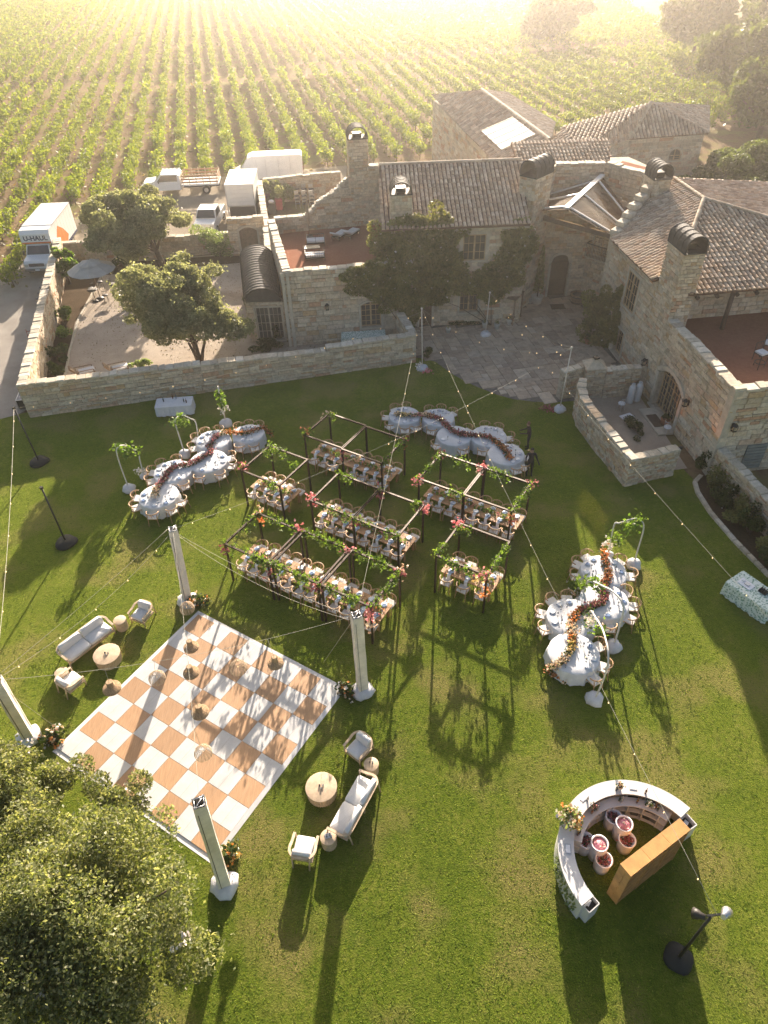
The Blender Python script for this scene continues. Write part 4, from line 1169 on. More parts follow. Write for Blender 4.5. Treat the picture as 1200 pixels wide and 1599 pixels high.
# --- low curved wall round the side entrance, with its square pier
def low_wall(pts, z, label, sd, both=True, w=.36, budget=60, zf=None):
    t = empty('garden_wall', (pts[0][0], pts[0][1], 0), 0, label, 'wall', 'free-standing sandstone walls')
    for i in range(len(pts) - 1):
        a, c = pts[i], pts[i + 1]
        za, zc = (z[i], z[i + 1]) if isinstance(z, (list, tuple)) else (z, z)
        L = (V(c) - V(a)).length; u = (V(c) - V(a)) / L; n = V((u.y, -u.x))
        b = MB(); b.prism([(a[0] - n.x * .02, a[1] - n.y * .02), (c[0] - n.x * .02, c[1] - n.y * .02), (c[0] - n.x * w, c[1] - n.y * w), (a[0] - n.x * w, a[1] - n.y * w)], 0, lambda q: za + (zc - za) * (V((q[0], q[1])) - V(a)).dot(u) / L - .02)
        b.build('wall_core', M_mortar, t, world=True)
        hz = lambda s: za + (zc - za) * s / L
        face(t, a, c, 0, hz, budget=budget, seed=sd + i, ch=(.1, .2), ln=(.2, .5))
        if both: face(t, (c[0] - n.x * w, c[1] - n.y * w), (a[0] - n.x * w, a[1] - n.y * w), 0, lambda s: hz(L - s), budget=0, seed=sd + 20 + i, ch=(.12, .22), ln=(.2, .5))
        caps(t, a, c, 0, w + .04, seed=sd + i, zf=lambda s: hz(s) - .02, ln=(.25, .5))
    return t
cv = [G(905, 592, 1.85).xy, G(903, 606, 1.8).xy, G(908, 625, 1.75).xy, G(925, 648, 1.7).xy, G(955, 685, 1.65).xy, G(985, 721, 1.6).xy]
cv = [(p_[0], p_[1]) for p_ in cv]
low_wall(cv, [1.85, 1.82, 1.78, 1.72, 1.66, 1.6], 'curved sandstone wall screening the side entrance from the lawn', 101)
c0 = cv[-1]; c1_ = tuple(G(1063, 703, 1.6).xy)
low_wall([c0, c1_], 1.6, 'short sandstone wall beside the gravel gap and uplight', 111)
low_wall([tuple(G(881, 583, 1.8).xy), tuple(G(915, 573, 1.85).xy)], 1.8, 'stub of sandstone wall at the edge of the flagstones', 121)
low_wall([tuple(G(948, 580, 1.8).xy), tuple(G(1003, 575, 1.8).xy)], 1.8, 'sandstone wall behind the white gas cylinders', 131)
pc = G(930, 566, 2.1)
t = empty('stone_pier', (pc.x, pc.y, 0), 0, 'square sandstone pier with a pyramid cap beside the flagstones', 'pier')
q = [(pc.x - .55, pc.y - .5), (pc.x + .55, pc.y - .5), (pc.x + .55, pc.y + .5), (pc.x - .55, pc.y + .5)]
MB().prism([(pc.x + (a - pc.x) * .95, pc.y + (c - pc.y) * .95) for a, c in q], 0, 1.95).build('pier_core', M_mortar, t, world=True)
for i in range(4): face(t, q[i], q[(i + 1) % 4], 0, 1.95, budget=20, seed=141 + i, ch=(.12, .2), ln=(.2, .5))
b = MB(); b.add([(pc.x - .62, pc.y - .58, 1.95), (pc.x + .62, pc.y - .58, 1.95), (pc.x + .62, pc.y + .58, 1.95), (pc.x - .62, pc.y + .58, 1.95), (pc.x, pc.y, 2.4)], [(0, 1, 4), (1, 2, 4), (2, 3, 4), (3, 0, 4), (3, 2, 1, 0)]); b.build('pier_cap', M_cap, t, world=True)
MB().box((pc.x, pc.y, 2.42), (.3, .3, .1), .3).build('flue', M_iron, t, world=True)
low_wall([(16.75, 28.0), (17.35, 25.6), (17.9, 22.6), (18.9, 18.2)], [1.65, 1.6, 1.5, 1.5], 'sandstone wall behind the shrub bed at the right lawn edge', 151, budget=60)
cp = [(16.35, 28.0), (15.85, 27.5), (15.72, 26.7), (15.8, 25.2), (16.2, 23.2), (16.85, 20.9), (18.0, 18.2)]
t = empty('garden_kerb', (16.35, 28, 0), 0, 'pale stone kerb curving round the shrub bed', 'kerb')
b = MB(); pts = [V((*q_, .05)) for q_ in cp]
for i in range(len(pts) - 1):
    a, c = pts[i], pts[i + 1]; m = max(1, int((c - a).length / .45))
    for k in range(m):
        MB().bar(a.lerp(c, k / m + .01), a.lerp(c, (k + 1) / m - .01), .2, .16).build('kerb_stone', M_cap, t, world=True)
cs = [(-22.2, 55.6), (-21.8, 48), (-20.9, 43), (-19.4, 36.6)]
t = empty('path_edging', (-22.2, 55.6, 0), 0, 'thin pale edging between gravel and the left planting bed', 'kerb')
for i in range(3): MB().bar(V((*cs[i], .0)), V((*cs[i + 1], .0)), .14, .1).build('edging_strip', M_trim, t, world=True)
# ------------------------------------------------------------------ dance floor
DFO = V((-8.0443, 19.6976, 0)); DY = -0.5675
du = V((math.cos(DY), math.sin(DY), 0)); dv = V((math.sin(DY), -math.cos(DY), 0)); TS = .914
df = empty('dance_floor', (DFO.x, DFO.y, 0), 0, 'square chequered dance floor of white and orange wood panels on the lawn', 'dance floor')
def wood_panel():
    m, nd, lk, b = _new('orange_wood_panel')
    g = nd.new('ShaderNodeNewGeometry'); oi = nd.new('ShaderNodeObjectInfo')
    mp = nd.new('ShaderNodeMapping'); mp.inputs['Rotation'].default_value = (0, 0, -DY); mp.inputs['Scale'].default_value = (9, .8, 1)
    lk.new(g.outputs['Position'], mp.inputs[0])
    n = nd.new('ShaderNodeTexNoise'); n.inputs['Scale'].default_value = 3; n.inputs['Detail'].default_value = 5; lk.new(mp.outputs[0], n.inputs[0])
    r = ramp(nd, [(.25, (.315, .175, .085)), (.5, (.385, .225, .115)), (.75, (.45, .275, .15))]); lk.new(n.outputs[0], r.inputs[0])
    h = nd.new('ShaderNodeHueSaturation'); mr = nd.new('ShaderNodeMapRange'); mr.inputs[3].default_value = .88; mr.inputs[4].default_value = 1.1
    lk.new(oi.outputs['Random'], mr.inputs[0]); lk.new(mr.outputs[0], h.inputs['Value']); lk.new(r.outputs[0], h.inputs['Color']); lk.new(h.outputs[0], b.inputs['Base Color'])
    b.inputs['Roughness'].default_value = .5
    return m
M_op = wood_panel(); M_wp = mat('white_floor_panel', (.53, .52, .505), .45, .10, 1.6, .05, 30)
tm = []
for m in (M_op, M_wp):
    b = MB(); b.box((TS / 2, -TS / 2, .03), (TS - .012, TS - .012, .03)); tm.append(b.mesh('tile', m))
for i in range(8):
    for j in range(8):
        p = du * (i * TS) + dv * (j * TS)
        link('tile', tm[(i + j) % 2], df, p, (0, 0, DY))
N8 = 8 * TS; bw = .17
b = MB()
def fp(u, v, z): return du * u + dv * v + V((0, 0, z))
_sm = MB()
for i in range(8):
    for j in range(8):
        c_ = du * ((i + .5) * TS) + dv * ((j + .5) * TS); _sm.box((c_.x, c_.y, .0455), (.006, TS - .02, .001), DY)
_sm.build('panel_seams', mat('panel_seam', (.30, .24, .18), .8), df)['kind'] = 'stuff'
for (u0, v0, u1, v1) in ((-bw, -bw, N8 + bw, 0), (-bw, N8, N8 + bw, N8 + bw), (-bw, 0, 0, N8), (N8, 0, N8 + bw, N8)):
    m = MB()
    q = [(u0, v0), (u1, v0), (u1, v1), (u0, v1)]
    hz = lambda u, v: .042 if (-.001 <= u <= N8 + .001 and -.001 <= v <= N8 + .001) else .008
    tp = [fp(u, v, hz(u, v)) for u, v in q]; bt = [fp(u, v, .001) for u, v in q]
    m.add(tp + bt, [(3, 2, 1, 0), (4, 5, 6, 7), (0, 1, 5, 4), (1, 2, 6, 5), (2, 3, 7, 6), (3, 0, 4, 7)])
    m.build('edge_ramp', M_white, df)
b = MB(); b.add([fp(0, 0, .012), fp(N8, 0, .012), fp(N8, N8, .012), fp(0, N8, .012)], [(3, 2, 1, 0)]); b.build('base_board', M_dwood, df)

# ------------------------------------------------------------------ dining chairs, tables, frames
def make_chair():
    t = empty('dining_chair')
    b = MB(); b.box((0, 0, .455), (.46, .44, .05)); b.build('seat', M_cush, t)
    me = [c for c in t.children][0].data
    m = MB(); m.box((0, -.0, .42), (.48, .46, .03)); m.build('seat_frame', M_chairwood, t)
    for x, y, tx, ty, h in ((-.22, .2, -.02, .03, .43), (.22, .2, .02, .03, .43)):
        MB().tube([(x + tx, y + ty, 0), (x, y, h)], .018, 6, .024).build('leg', M_chairwood, t)
    for s in (-1, 1):
        MB().tube([(s * .25, -.27, 0), (s * .22, -.2, .43), (s * .255, -.17, .70)], [.018, .024, .02], 6).build('leg', M_chairwood, t)
    pts = []
    for k in range(13):
        a = R(200 + 140 * k / 12) if False else R(172 + 196 * k / 12)
        pts.append((.29 * math.cos(a), -.02 + .27 * math.sin(a), .73 + .035 * max(0, -math.sin(a))))
    MB().tube(pts, .027, 7).build('back_rail', M_chairwood, t)
    m = MB(); m.tube([(0, -.2, .45), (0, -.25, .62), (0, -.285, .75)], .014, 5); m.tube([(0, -.25, .58), (-.1, -.265, .75)], .011, 5); m.tube([(0, -.25, .58), (.1, -.265, .75)], .011, 5)
    m.tube([(-.1, -.19, .45), (-.11, -.26, .75)], .009, 5); m.tube([(.1, -.19, .45), (.11, -.26, .75)], .009, 5)
    m.build('back_splat', M_chairwood, t)
    return t
chair0 = make_chair(); chair_used = [False]
KC = list(chair0.children)
def chair(x, y, rz, label, group):
    if not chair_used[0]: c = chair0; chair_used[0] = True
    else:
        c = chair0.copy(); COL.objects.link(c)
        for k in KC:
            q = k.copy(); COL.objects.link(q); q.parent = c
    c.location = (x, y, 0.0); c.rotation_euler = (0, 0, rz)
    return tag(c, label, 'chair', group)
_p = MB().lathe([(.001, .004), (.085, .004), (.135, .02), (.138, .024), (.085, .01), (.001, .010)], 16).mesh('dinner_plate', M_plate)
_p2 = MB().lathe([(.001, .013), (.085, .013), (.092, .022), (.086, .022), (.001, .017)], 14).mesh('salad_plate', M_pblue)
_p3 = MB().lathe([(.001, .013), (.088, .013), (.096, .024), (.088, .022), (.001, .017)], 14).mesh('salad_plate', M_linen)
def plate(x, y, z, label, group, blue=True):
    o = link('dinner_plate', _p, None, (x, y, z)); tag(o, label, 'plate', group)
    link('salad_plate', _p2 if blue else _p3, o)
    return o
def napkin_mesh(hang):
    b = MB(); w = .075
    pts = [(.06, .012), (-.13, .012), (-.17, .0), (-.185, -.04), (-.19, -.30)] if hang else [(.16, .012), (.05, .016), (-.14, .012)]
    for y, z in pts: b.v += [(-w, y, z), (w, y, z)]
    for y, z in pts: b.v += [(-w, y - .004, z - .008), (w, y - .004, z - .008)]
    n = len(pts)
    for i in range(n - 1):
        b.f += [(2 * i, 2 * i + 1, 2 * i + 3, 2 * i + 2), (2 * n + 2 * i, 2 * n + 2 * i + 2, 2 * n + 2 * i + 3, 2 * n + 2 * i + 1), (2 * i, 2 * i + 2, 2 * n + 2 * i + 2, 2 * n + 2 * i), (2 * i + 1, 2 * n + 2 * i + 1, 2 * n + 2 * i + 3, 2 * i + 3)]; b.sm += [False] * 4
    return b.mesh('napkin', M_linen)
NKH, NKF = napkin_mesh(True), napkin_mesh(False)
_gl = MB().lathe([(.001, 0), (.034, .002), (.006, .012), (.006, .09), (.035, .13), (.036, .19), (.033, .19), (.032, .13), (.001, .1)], 8)
M_wg = glass_mat('wine_glass', (.45, .47, .48), .05)
GLM = _gl.mesh('wine_glass', M_wg)
ORD = ['first', 'second', 'third', 'fourth', 'fifth', 'sixth', 'seventh', 'eighth', 'ninth', 'tenth', 'eleventh', 'twelfth', 'thirteenth', 'fourteenth']
AXA = R(-32); ta = V((math.cos(AXA), math.sin(AXA), 0)); tb_ = V((math.sin(AXA), -math.cos(AXA), 0))   # along the table, toward the camera side
def flowers(name, parent, pts, n, size, fm, spread=.1, zs=.12, world=False):
    """loose blooms round the given points: five-petal-ish clusters of small quads"""
    P = np.array([[p[0], p[1], p[2]] for p in pts]); k = RNG.integers(0, len(P), n)
    c = P[k] + RNG.normal(0, 1, (n, 3)) * [spread, spread, zs]
    Q = np.repeat(c, 4, 0) + RNG.normal(0, size * .28, (n * 4, 3))
    if world and parent is not None: Q = Q - np.array(parent.location)
    return tag(link(name, np_mesh(name, leaves(Q, size, .6, 1.0), fm), parent), kind='stuff')
def greens(name, parent, pts, n, size, m, spread=.12, zs=.1, world=False):
    P = np.array([[p[0], p[1], p[2]] for p in pts]); k = RNG.integers(0, len(P), n)
    Q = P[k] + RNG.normal(0, 1, (n, 3)) * [spread, spread, zs]
    if world and parent is not None: Q = Q - np.array(parent.location)
    return tag(link(name, np_mesh(name, leaves(Q, size, .3, 1.7), m), parent), kind='stuff')
def farm_table(c, L, tname, near, far, bays, runner):
    cx, cy = c
    t = empty('dining_table', (cx, cy, 0), AXA, f'rectangular wooden dining table, {tname}', 'table', 'wooden dining tables under the flower frames')
    W = 1.02; nb = int(round(L / 2.44))
    for k in range(nb):
        x0 = -L / 2 + k * L / nb
        for j in range(5):
            MB().box((x0 + L / nb / 2, -W / 2 + W * (j + .5) / 5, .735), (L / nb - .006, W / 5 - .008, .05)).build('plank', M_farm, t)
        for x in (x0 + .16, x0 + L / nb - .16):
            for y in (-W / 2 + .1, W / 2 - .1): MB().box((x, y, .355), (.09, .09, .71)).build('leg', M_farm, t)
    MB().box((0, 0, .665), (L - .3, W - .25, .09)).build('apron', M_farm, t)
    def W2(s, d): return V((cx, cy, 0)) + ta * s + tb_ * d
    gname = f'chairs at the {tname}'
    for side, lst in ((1, near), (-1, far)):
        sd = 'near' if side > 0 else 'far'
        for k, s in enumerate(lst):
            r = random.uniform
            p = W2(s + r(-.03, .03), side * (W / 2 + .17 + r(-.03, .06)))
            rz = AXA + (0 if side > 0 else math.pi) + r(-.08, .08)
            chair(p.x, p.y, rz, f'wooden chair, {ORD[k]} from left, {sd} side of the {tname}', 'round-backed wooden dining chairs')
            q = W2(s + r(-.01, .01), side * (W / 2 - .21))
            plate(q.x, q.y, .775 if side > 0 else .762, f'{"blue" if k % 3 != 1 else "white"}-centred plate, {ORD[k]} from left, {sd} side of the {tname}', 'dinner plates', k % 3 != 1)
            q = W2(s, side * (W / 2 - .16))
            o = link('napkin', NKH if side > 0 else NKF, None, (q.x, q.y, .757), (0, 0, AXA + (0 if side > 0 else math.pi)))
            tag(o, f'white napkin {"hanging over" if side > 0 else "lying flat"}, {ORD[k]} from left, {sd} side of the {tname}', 'napkin', 'folded white napkins')
            q = W2(s + .17, side * (W / 2 - .38)); tag(link('wine_glass', GLM, None, (q.x, q.y, .761)), f'wine glass, {ORD[k]} from left, {sd} side of the {tname}', 'glass', 'stemmed wine glasses')
    # flowers down the middle
    rn = empty('table_flowers', (cx, cy, .76), AXA, f'loose coral and cream flower runner down the {tname}', 'flowers', 'low flower arrangements on the wooden tables')
    pts = [(x, random.uniform(-.05, .05), .07) for x in np.linspace(-L / 2 + .35, L / 2 - .35, int(L * 4))]
    greens('foliage', rn, pts, int(60 * L), .09, M_leafb, .1, .05)
    for m, k in runner: flowers('flowers', rn, random.sample(pts, max(2, len(pts) // 2)), int(k * L), .065, m, .1, .05)
    cm = MB().lathe([(.02, 0), (.03, .05), (.012, .06), (.010, .24), (.001, .25)], 6).mesh('candle', M_linen)
    return t
def seats(L, n, skip=()): return [-L / 2 + L * (i + .5) / n for i in range(n) if i not in skip]
cor = [(M_fpeach, 7), (M_fpink, 5), (M_forange, 3), (M_fwhite, 3)]
TL = {'T4': ((-3.12, 20.81), 7.32), 'T2': ((-5.36, 27.1), 2.44), 'T1': ((-1.45, 29.15), 4.88), 'T3': ((-.86, 24.13), 4.88), 'T5': ((4.27, 25.36), 4.88), 'T6': ((3.69, 20.92), 2.44)}
farm_table(*TL['T4'], 'longest table', seats(7.32, 12), seats(7.32, 12), 3, cor + [(M_fyellow, 2)])
farm_table(*TL['T2'], 'short left table', seats(2.44, 4), seats(2.44, 4), 1, [(M_fpeach, 9), (M_fpink, 7), (M_forange, 4)])
farm_table(*TL['T1'], 'rear table', seats(4.88, 8, (3,)), seats(4.88, 8, (2,)), 2, [(M_frust, 6), (M_fpink, 3), (M_fpeach, 3)])
farm_table(*TL['T3'], 'middle table', seats(4.88, 8), seats(4.88, 8), 2, cor)
farm_table(*TL['T5'], 'right table', seats(4.88, 8), seats(4.88, 8), 2, [(M_frust, 5), (M_fpink, 4), (M_fpeach, 4)])
farm_table(*TL['T6'], 'front-right table', seats(2.44, 3), seats(2.44, 4, (2,)), 1, [(M_fyellow, 5), (M_fpeach, 6), (M_fwhite, 4)])

# bronze frames over the tables, one per bay
PZ_ = 2.31; PW = 2.3; PLn = 2.36
def frame(c, tname, garland, blooms):
    t = empty('pergola', (c[0], c[1], 0), AXA, f'open bronze canopy frame {tname}', 'pergola', 'open bronze frames over the tables')
    for sx in (-1, 1):
        for sy in (-1, 1): MB().box((sx * (PLn / 2 - .03), sy * (PW / 2 - .03), PZ_ / 2 - .03), (.075, .075, PZ_ - .08)).build('post', M_bronze, t)
    for sy in (-1, 1): MB().box((0, sy * (PW / 2 - .03), PZ_ - .03), (PLn, .08, .08)).build('beam', M_bronze, t)
    for sx in (-1, 1): MB().box((sx * (PLn / 2 - .03), 0, PZ_ - .03), (.08, PW - .145, .08)).build('beam', M_bronze, t)
    P = []
    for (x0, y0, x1, y1, k) in garland:     # -1..1 along the bay, -1 = camera side, +1 = far side
        for _ in range(int(k)):
            f = random.random(); x = (x0 + (x1 - x0) * f) * PLn / 2; y = (y0 + (y1 - y0) * f) * PW / 2
            P.append((x + random.gauss(0, .05), y + random.gauss(0, .05), PZ_ + random.gauss(.02, .05)))
            if random.random() < .35:
                d = random.uniform(.1, .75)
                for q in range(4): P.append((x + random.gauss(0, .04), y + random.gauss(0, .04), PZ_ - d * q / 4))
    if P: greens('foliage', t, P, len(P) * 8, .07, M_leafb, .07, .08)
    for (x, y, m, k, dz) in blooms:
        flowers('blooms', t, [(x * PLn / 2, y * PW / 2, PZ_ - dz)], int(k * 1.4), .10, m, .13, .14)
    return t
F = 1; Nn = -1
frame((-5.25, 22.0), 'over the left bay of the longest table', [(-1, 1, 1, 1, 14), (-1, -1, -1, 1, 10), (-1, -1, 1, -1, 12), (.3, -1, 1, -1, 16)], [(-1, 1, M_fpeach, 9, 0), (-.8, 1, M_forange, 8, .25), (-1, -1, M_fburg, 16, .3), (.9, 1, M_fpink, 12, 0), (1, -1, M_fburg, 10, .5)])
frame((-3.1, 20.75), 'over the centre bay of the longest table', [(-1, 1, 1, 1, 22), (-1, -1, 1, -1, 30)], [(1, -1, M_fburg, 16, .2), (1, 1, M_fpink, 10, 0), (-.3, -1, M_fpeach, 10, .3)])
frame((-1.0, 19.47), 'over the right bay of the longest table', [(-1, 1, 1, 1, 22), (1, -1, 1, 1, 22), (-1, -1, 1, -1, 18)], [(1, 1, M_fburg, 14, .25), (1, 1, M_fpeach, 10, .1), (1, -1, M_fpink, 22, .35), (.95, -1, M_fpeach, 14, .9)])
frame((-5.22, 27.04), 'over the short left table', [(-1, .4, -.2, 1, 10), (-1, 1, -.4, 1, 12), (.6, .2, 1, 1, 5), (-1, -1, -1, -.6, 6), (.4, -1, .9, -1, 5)], [(-1, -.75, M_fpink, 18, 0)])
frame((-2.37, 29.8), 'over the left bay of the rear table', [(-1, .8, -.5, 1, 8), (-1, -1, -1, -.4, 8)], [(-1, 1, M_fpeach, 10, .1), (-1, -.9, M_frust, 10, 0), (1, -1, M_fburg, 14, .3)])
frame((-.43, 28.5), 'over the right bay of the rear table', [(1, .2, 1, 1, 10), (1, -1, 1, -.3, 10)], [(.95, 1, M_fburg, 12, .1), (1, 1, M_frust, 5, .2)])
frame((-1.74, 24.66), 'over the left bay of the middle table', [(-1, 1, -.3, 1, 8), (-.6, -1, 1, -1, 12)], [(-1, -.85, M_fpink, 22, .1), (.2, -1, M_fpeach, 9, 0), (1, -1, M_fburg, 12, .3)])
frame((.2, 23.4), 'over the right bay of the middle table', [(.6, .9, 1, 1, 16), (-1, -1, 1, -1, 16), (-1, 1, -.6, 1, 4)], [(-1, 1, M_fburg, 12, .35), (1, .9, M_fpink, 22, .15)])
frame((3.25, 26.0), 'over the left bay of the right table', [(-1, -1, -1, 1, 20), (-1, 1, .2, 1, 10), (.4, -1, 1, -1, 8)], [(-1, 1, M_fburg, 12, .1), (-1, -1, M_fpink, 18, .15), (.9, 1, M_fpink, 16, 0), (.8, 1, M_fpeach, 10, .1)])
frame((5.25, 24.75), 'over the right bay of the right table', [(-1, 1, .3, 1, 18), (1, -1, 1, 1, 26)], [(1, 1, M_fburg, 12, 0), (1, -1, M_frust, 8, .3), (1, -.9, M_fburg, 8, .6)])
frame((3.68, 20.93), 'over the front-right table', [(-1, -1, -1, -.4, 12), (-1, .4, -.6, 1, 10), (1, -.7, 1, .8, 26), (-.6, -1, 1, -1, 16)], [(-1, 1, M_fpink, 22, .1), (.85, -1, M_fpink, 14, 0), (.6, -1, M_fyellow, 10, .4), (1, -1, M_forange, 10, 1.0)])

# ------------------------------------------------------------------ serpentine tables: round tables under cloths, chairs, flower garlands
def cloth(c, r, label, drape=0, pts_=None):
    t = empty('round_table', (c.x, c.y, 0), 0, label, 'table', 'white-clothed round tables in winding rows')
    MB().lathe([(.001, .70), (r * .98, .70), (r * .98, .735), (.001, .735)], 24).build('tabletop', M_farm, t)
    for k in range(4): a = k * math.pi / 2 + .6; MB().box((r * .6 * math.cos(a), r * .6 * math.sin(a), .35), (.04, .04, .70)).build('leg', M_black, t)
    N = 72; ph = random.uniform(0, 6); prof = [(.001, .752), (r * .7, .752), (r, .75), (r + .02, .735), (r + .035, .6), (r + .055, .35), (r + .07, .10 + drape)]
    def wob(i, a):
        if i < 3: return 1
        k = (i - 2) / 4; return 1 + k * (.034 * math.sin(a * 15 + ph) + .024 * math.sin(a * 23 + 2 * ph) + .02 * math.sin(a * 7))
    m = MB(); b0 = 0
    for i, (rr, z) in enumerate(prof):
        for k in range(N):
            a = 2 * math.pi * k / N; q = wob(i, a)
            m.v.append((rr * q * math.cos(a), rr * q * math.sin(a), z + (.02 * math.sin(a * 9 + ph) if i == len(prof) - 1 else 0)))
    for i in range(len(prof) - 1):
        for k in range(N): m.f.append((i * N + k, i * N + (k + 1) % N, (i + 1) * N + (k + 1) % N, (i + 1) * N + k)); m.sm.append(True)
    m.build('tablecloth', M_cloth, t)
    return t
SERP = {
 'left row': dict(T=[(388, 677, .85), (333, 687, .9), (326, 720, .98), (270, 736, .95), (248, 774, .95)],
   names=['rightmost', 'fourth', 'middle', 'second', 'leftmost'],
   C=[(370, 662, 0), (389, 655, 0), (408, 657.5, 0), (372, 698, 0), (398.5, 698, 0), (343, 664.5, 1), (317.4, 669, 1), (302, 680, 1), (299.3, 695, 1), (361, 709, 2), (357.7, 721.7, 2), (342.5, 737, 2), (311, 742.7, 2), (246.3, 717.6, 3), (276.3, 710, 3), (230, 731.3, 3), (228.8, 747, 3), (288.8, 756.4, 3), (206, 771, 4), (209, 787, 4), (238, 799, 4), (266.3, 791.4, 4), (283.8, 778.9, 4)],
   Gd=[(424, 680, .25, M_frust), (415, 670, .6, M_frust), (406.7, 668, .85, M_frust), (389, 675, .85, M_frust), (378, 676, .85, M_forange), (366, 675, .85, M_forange), (350.7, 675, .85, M_fpeach), (340, 680, .85, M_fpink), (331, 689, .85, M_fburg), (328.5, 698, .85, M_fburg), (329.7, 706, .85, M_fpink), (319, 712.3, .85, M_fburg), (310, 718, .85, M_fburg), (301.7, 721.7, .85, M_fburg), (290, 726.3, .85, M_fburg), (273.8, 727.6, .85, M_fburg), (266, 734, .85, M_fburg), (261.3, 738.9, .85, M_fburg), (256, 747, .85, M_fburg), (252.6, 752.6, .85, M_fpink), (246, 760, .85, M_fpeach), (242.6, 766, .85, M_fpeach), (241.3, 776, .85, M_fwhite)],
   lab='long winding garland on the left round tables, rust fading to blush'),
 'top right row': dict(T=[(632, 648.5, .86), (685, 651.7, .86), (709.6, 680, .92), (763, 681, .95), (790.7, 709, .93)],
   names=['leftmost', 'second', 'middle', 'fourth', 'rightmost'],
   C=[(615.5, 633, 0), (635, 628.4, 0), (598.7, 645.8, 0), (606, 662, 0), (632.8, 672.3, 0), (654, 666.3, 0), (667.5, 633.8, 1), (690, 632.8, 1), (710.3, 639.3, 1), (672, 673, 1), (678, 692, 2), (727, 702.7, 2), (737.3, 662.2, 2), (756.6, 658, 3), (780.5, 663.3, 3), (800.3, 678.5, 3), (753.7, 703, 3), (803.8, 691.3, 4), (828.3, 708.8, 4), (820, 724, 4), (811, 734, 4)],
   Gd=[(620, 646, .85, M_fpeach), (630, 647, .85, M_fyellow), (638.8, 648, .85, M_fpeach), (650, 648, .85, M_fpink), (660.4, 647, .85, M_fpeach), (668, 648, .85, M_frust), (676.7, 650, .85, M_fburg), (684, 652, .85, M_fburg), (690.8, 656.6, .85, M_fburg), (697, 662, .85, M_fburg), (702.7, 668.5, .85, M_fburg), (711.7, 675, .85, M_fburg), (720, 677, .85, M_fburg), (729, 678.5, .85, M_fburg), (741, 679, .85, M_fburg), (752.5, 679.7, .85, M_fburg), (760, 681, .85, M_fburg), (767.7, 684.3, .85, M_frust), (775, 689, .85, M_frust), (781.7, 694.8, .85, M_frust), (787, 700, .85, M_frust), (792, 705.3, .85, M_frust), (796.8, 714, .85, M_frust)],
   lab='long winding garland on the top right round tables, yellow to rust'),
 'right row': dict(T=[(943, 892, .95), (944, 938, .98), (893, 963.5, .98), (896.5, 1020, .97)],
   names=['topmost', 'second', 'third', 'nearest'],
   C=[(913.4, 860, 0), (898, 873, 0), (974.4, 868, 0), (988, 894, 0), (902, 895, 0), (983, 918, 1), (999, 941, 1), (988, 961, 1), (953, 976, 1), (864.3, 934, 2), (843, 951, 2), (849, 977.7, 2), (886.5, 924, 2), (940, 1002, 3), (953, 1038, 3), (938, 1061, 3)],
   Gd=[(943.5, 858, .7, M_forange), (944, 868, .85, M_frust), (946, 880, .85, M_frust), (949.8, 892.2, .85, M_frust), (950, 900, .85, M_frust), (947, 908, .85, M_frust), (941, 917, .85, M_fburg), (944, 926, .85, M_fburg), (944, 935, .85, M_fburg), (937, 941, .85, M_fburg), (927.7, 944.5, .85, M_fburg), (915, 949, .85, M_fburg), (904, 954, .85, M_frust), (897, 961, .85, M_forange), (893, 972, .85, M_fpeach), (892, 983, .85, M_fpeach), (896, 994, .85, M_forange), (894, 1004, .85, M_fyellow), (891.2, 1014, .85, M_fyellow), (886, 1024, .85, M_fpeach), (877, 1033, .85, M_fpeach), (868, 1039, .8, M_fpeach), (858, 1045, .45, M_frust), (866, 1052, .3, M_frust), (876, 1054, .3, M_frust), (878, 1062, .12, M_fpeach)],
   lab='long winding garland on the right round tables, orange burgundy and cream')}
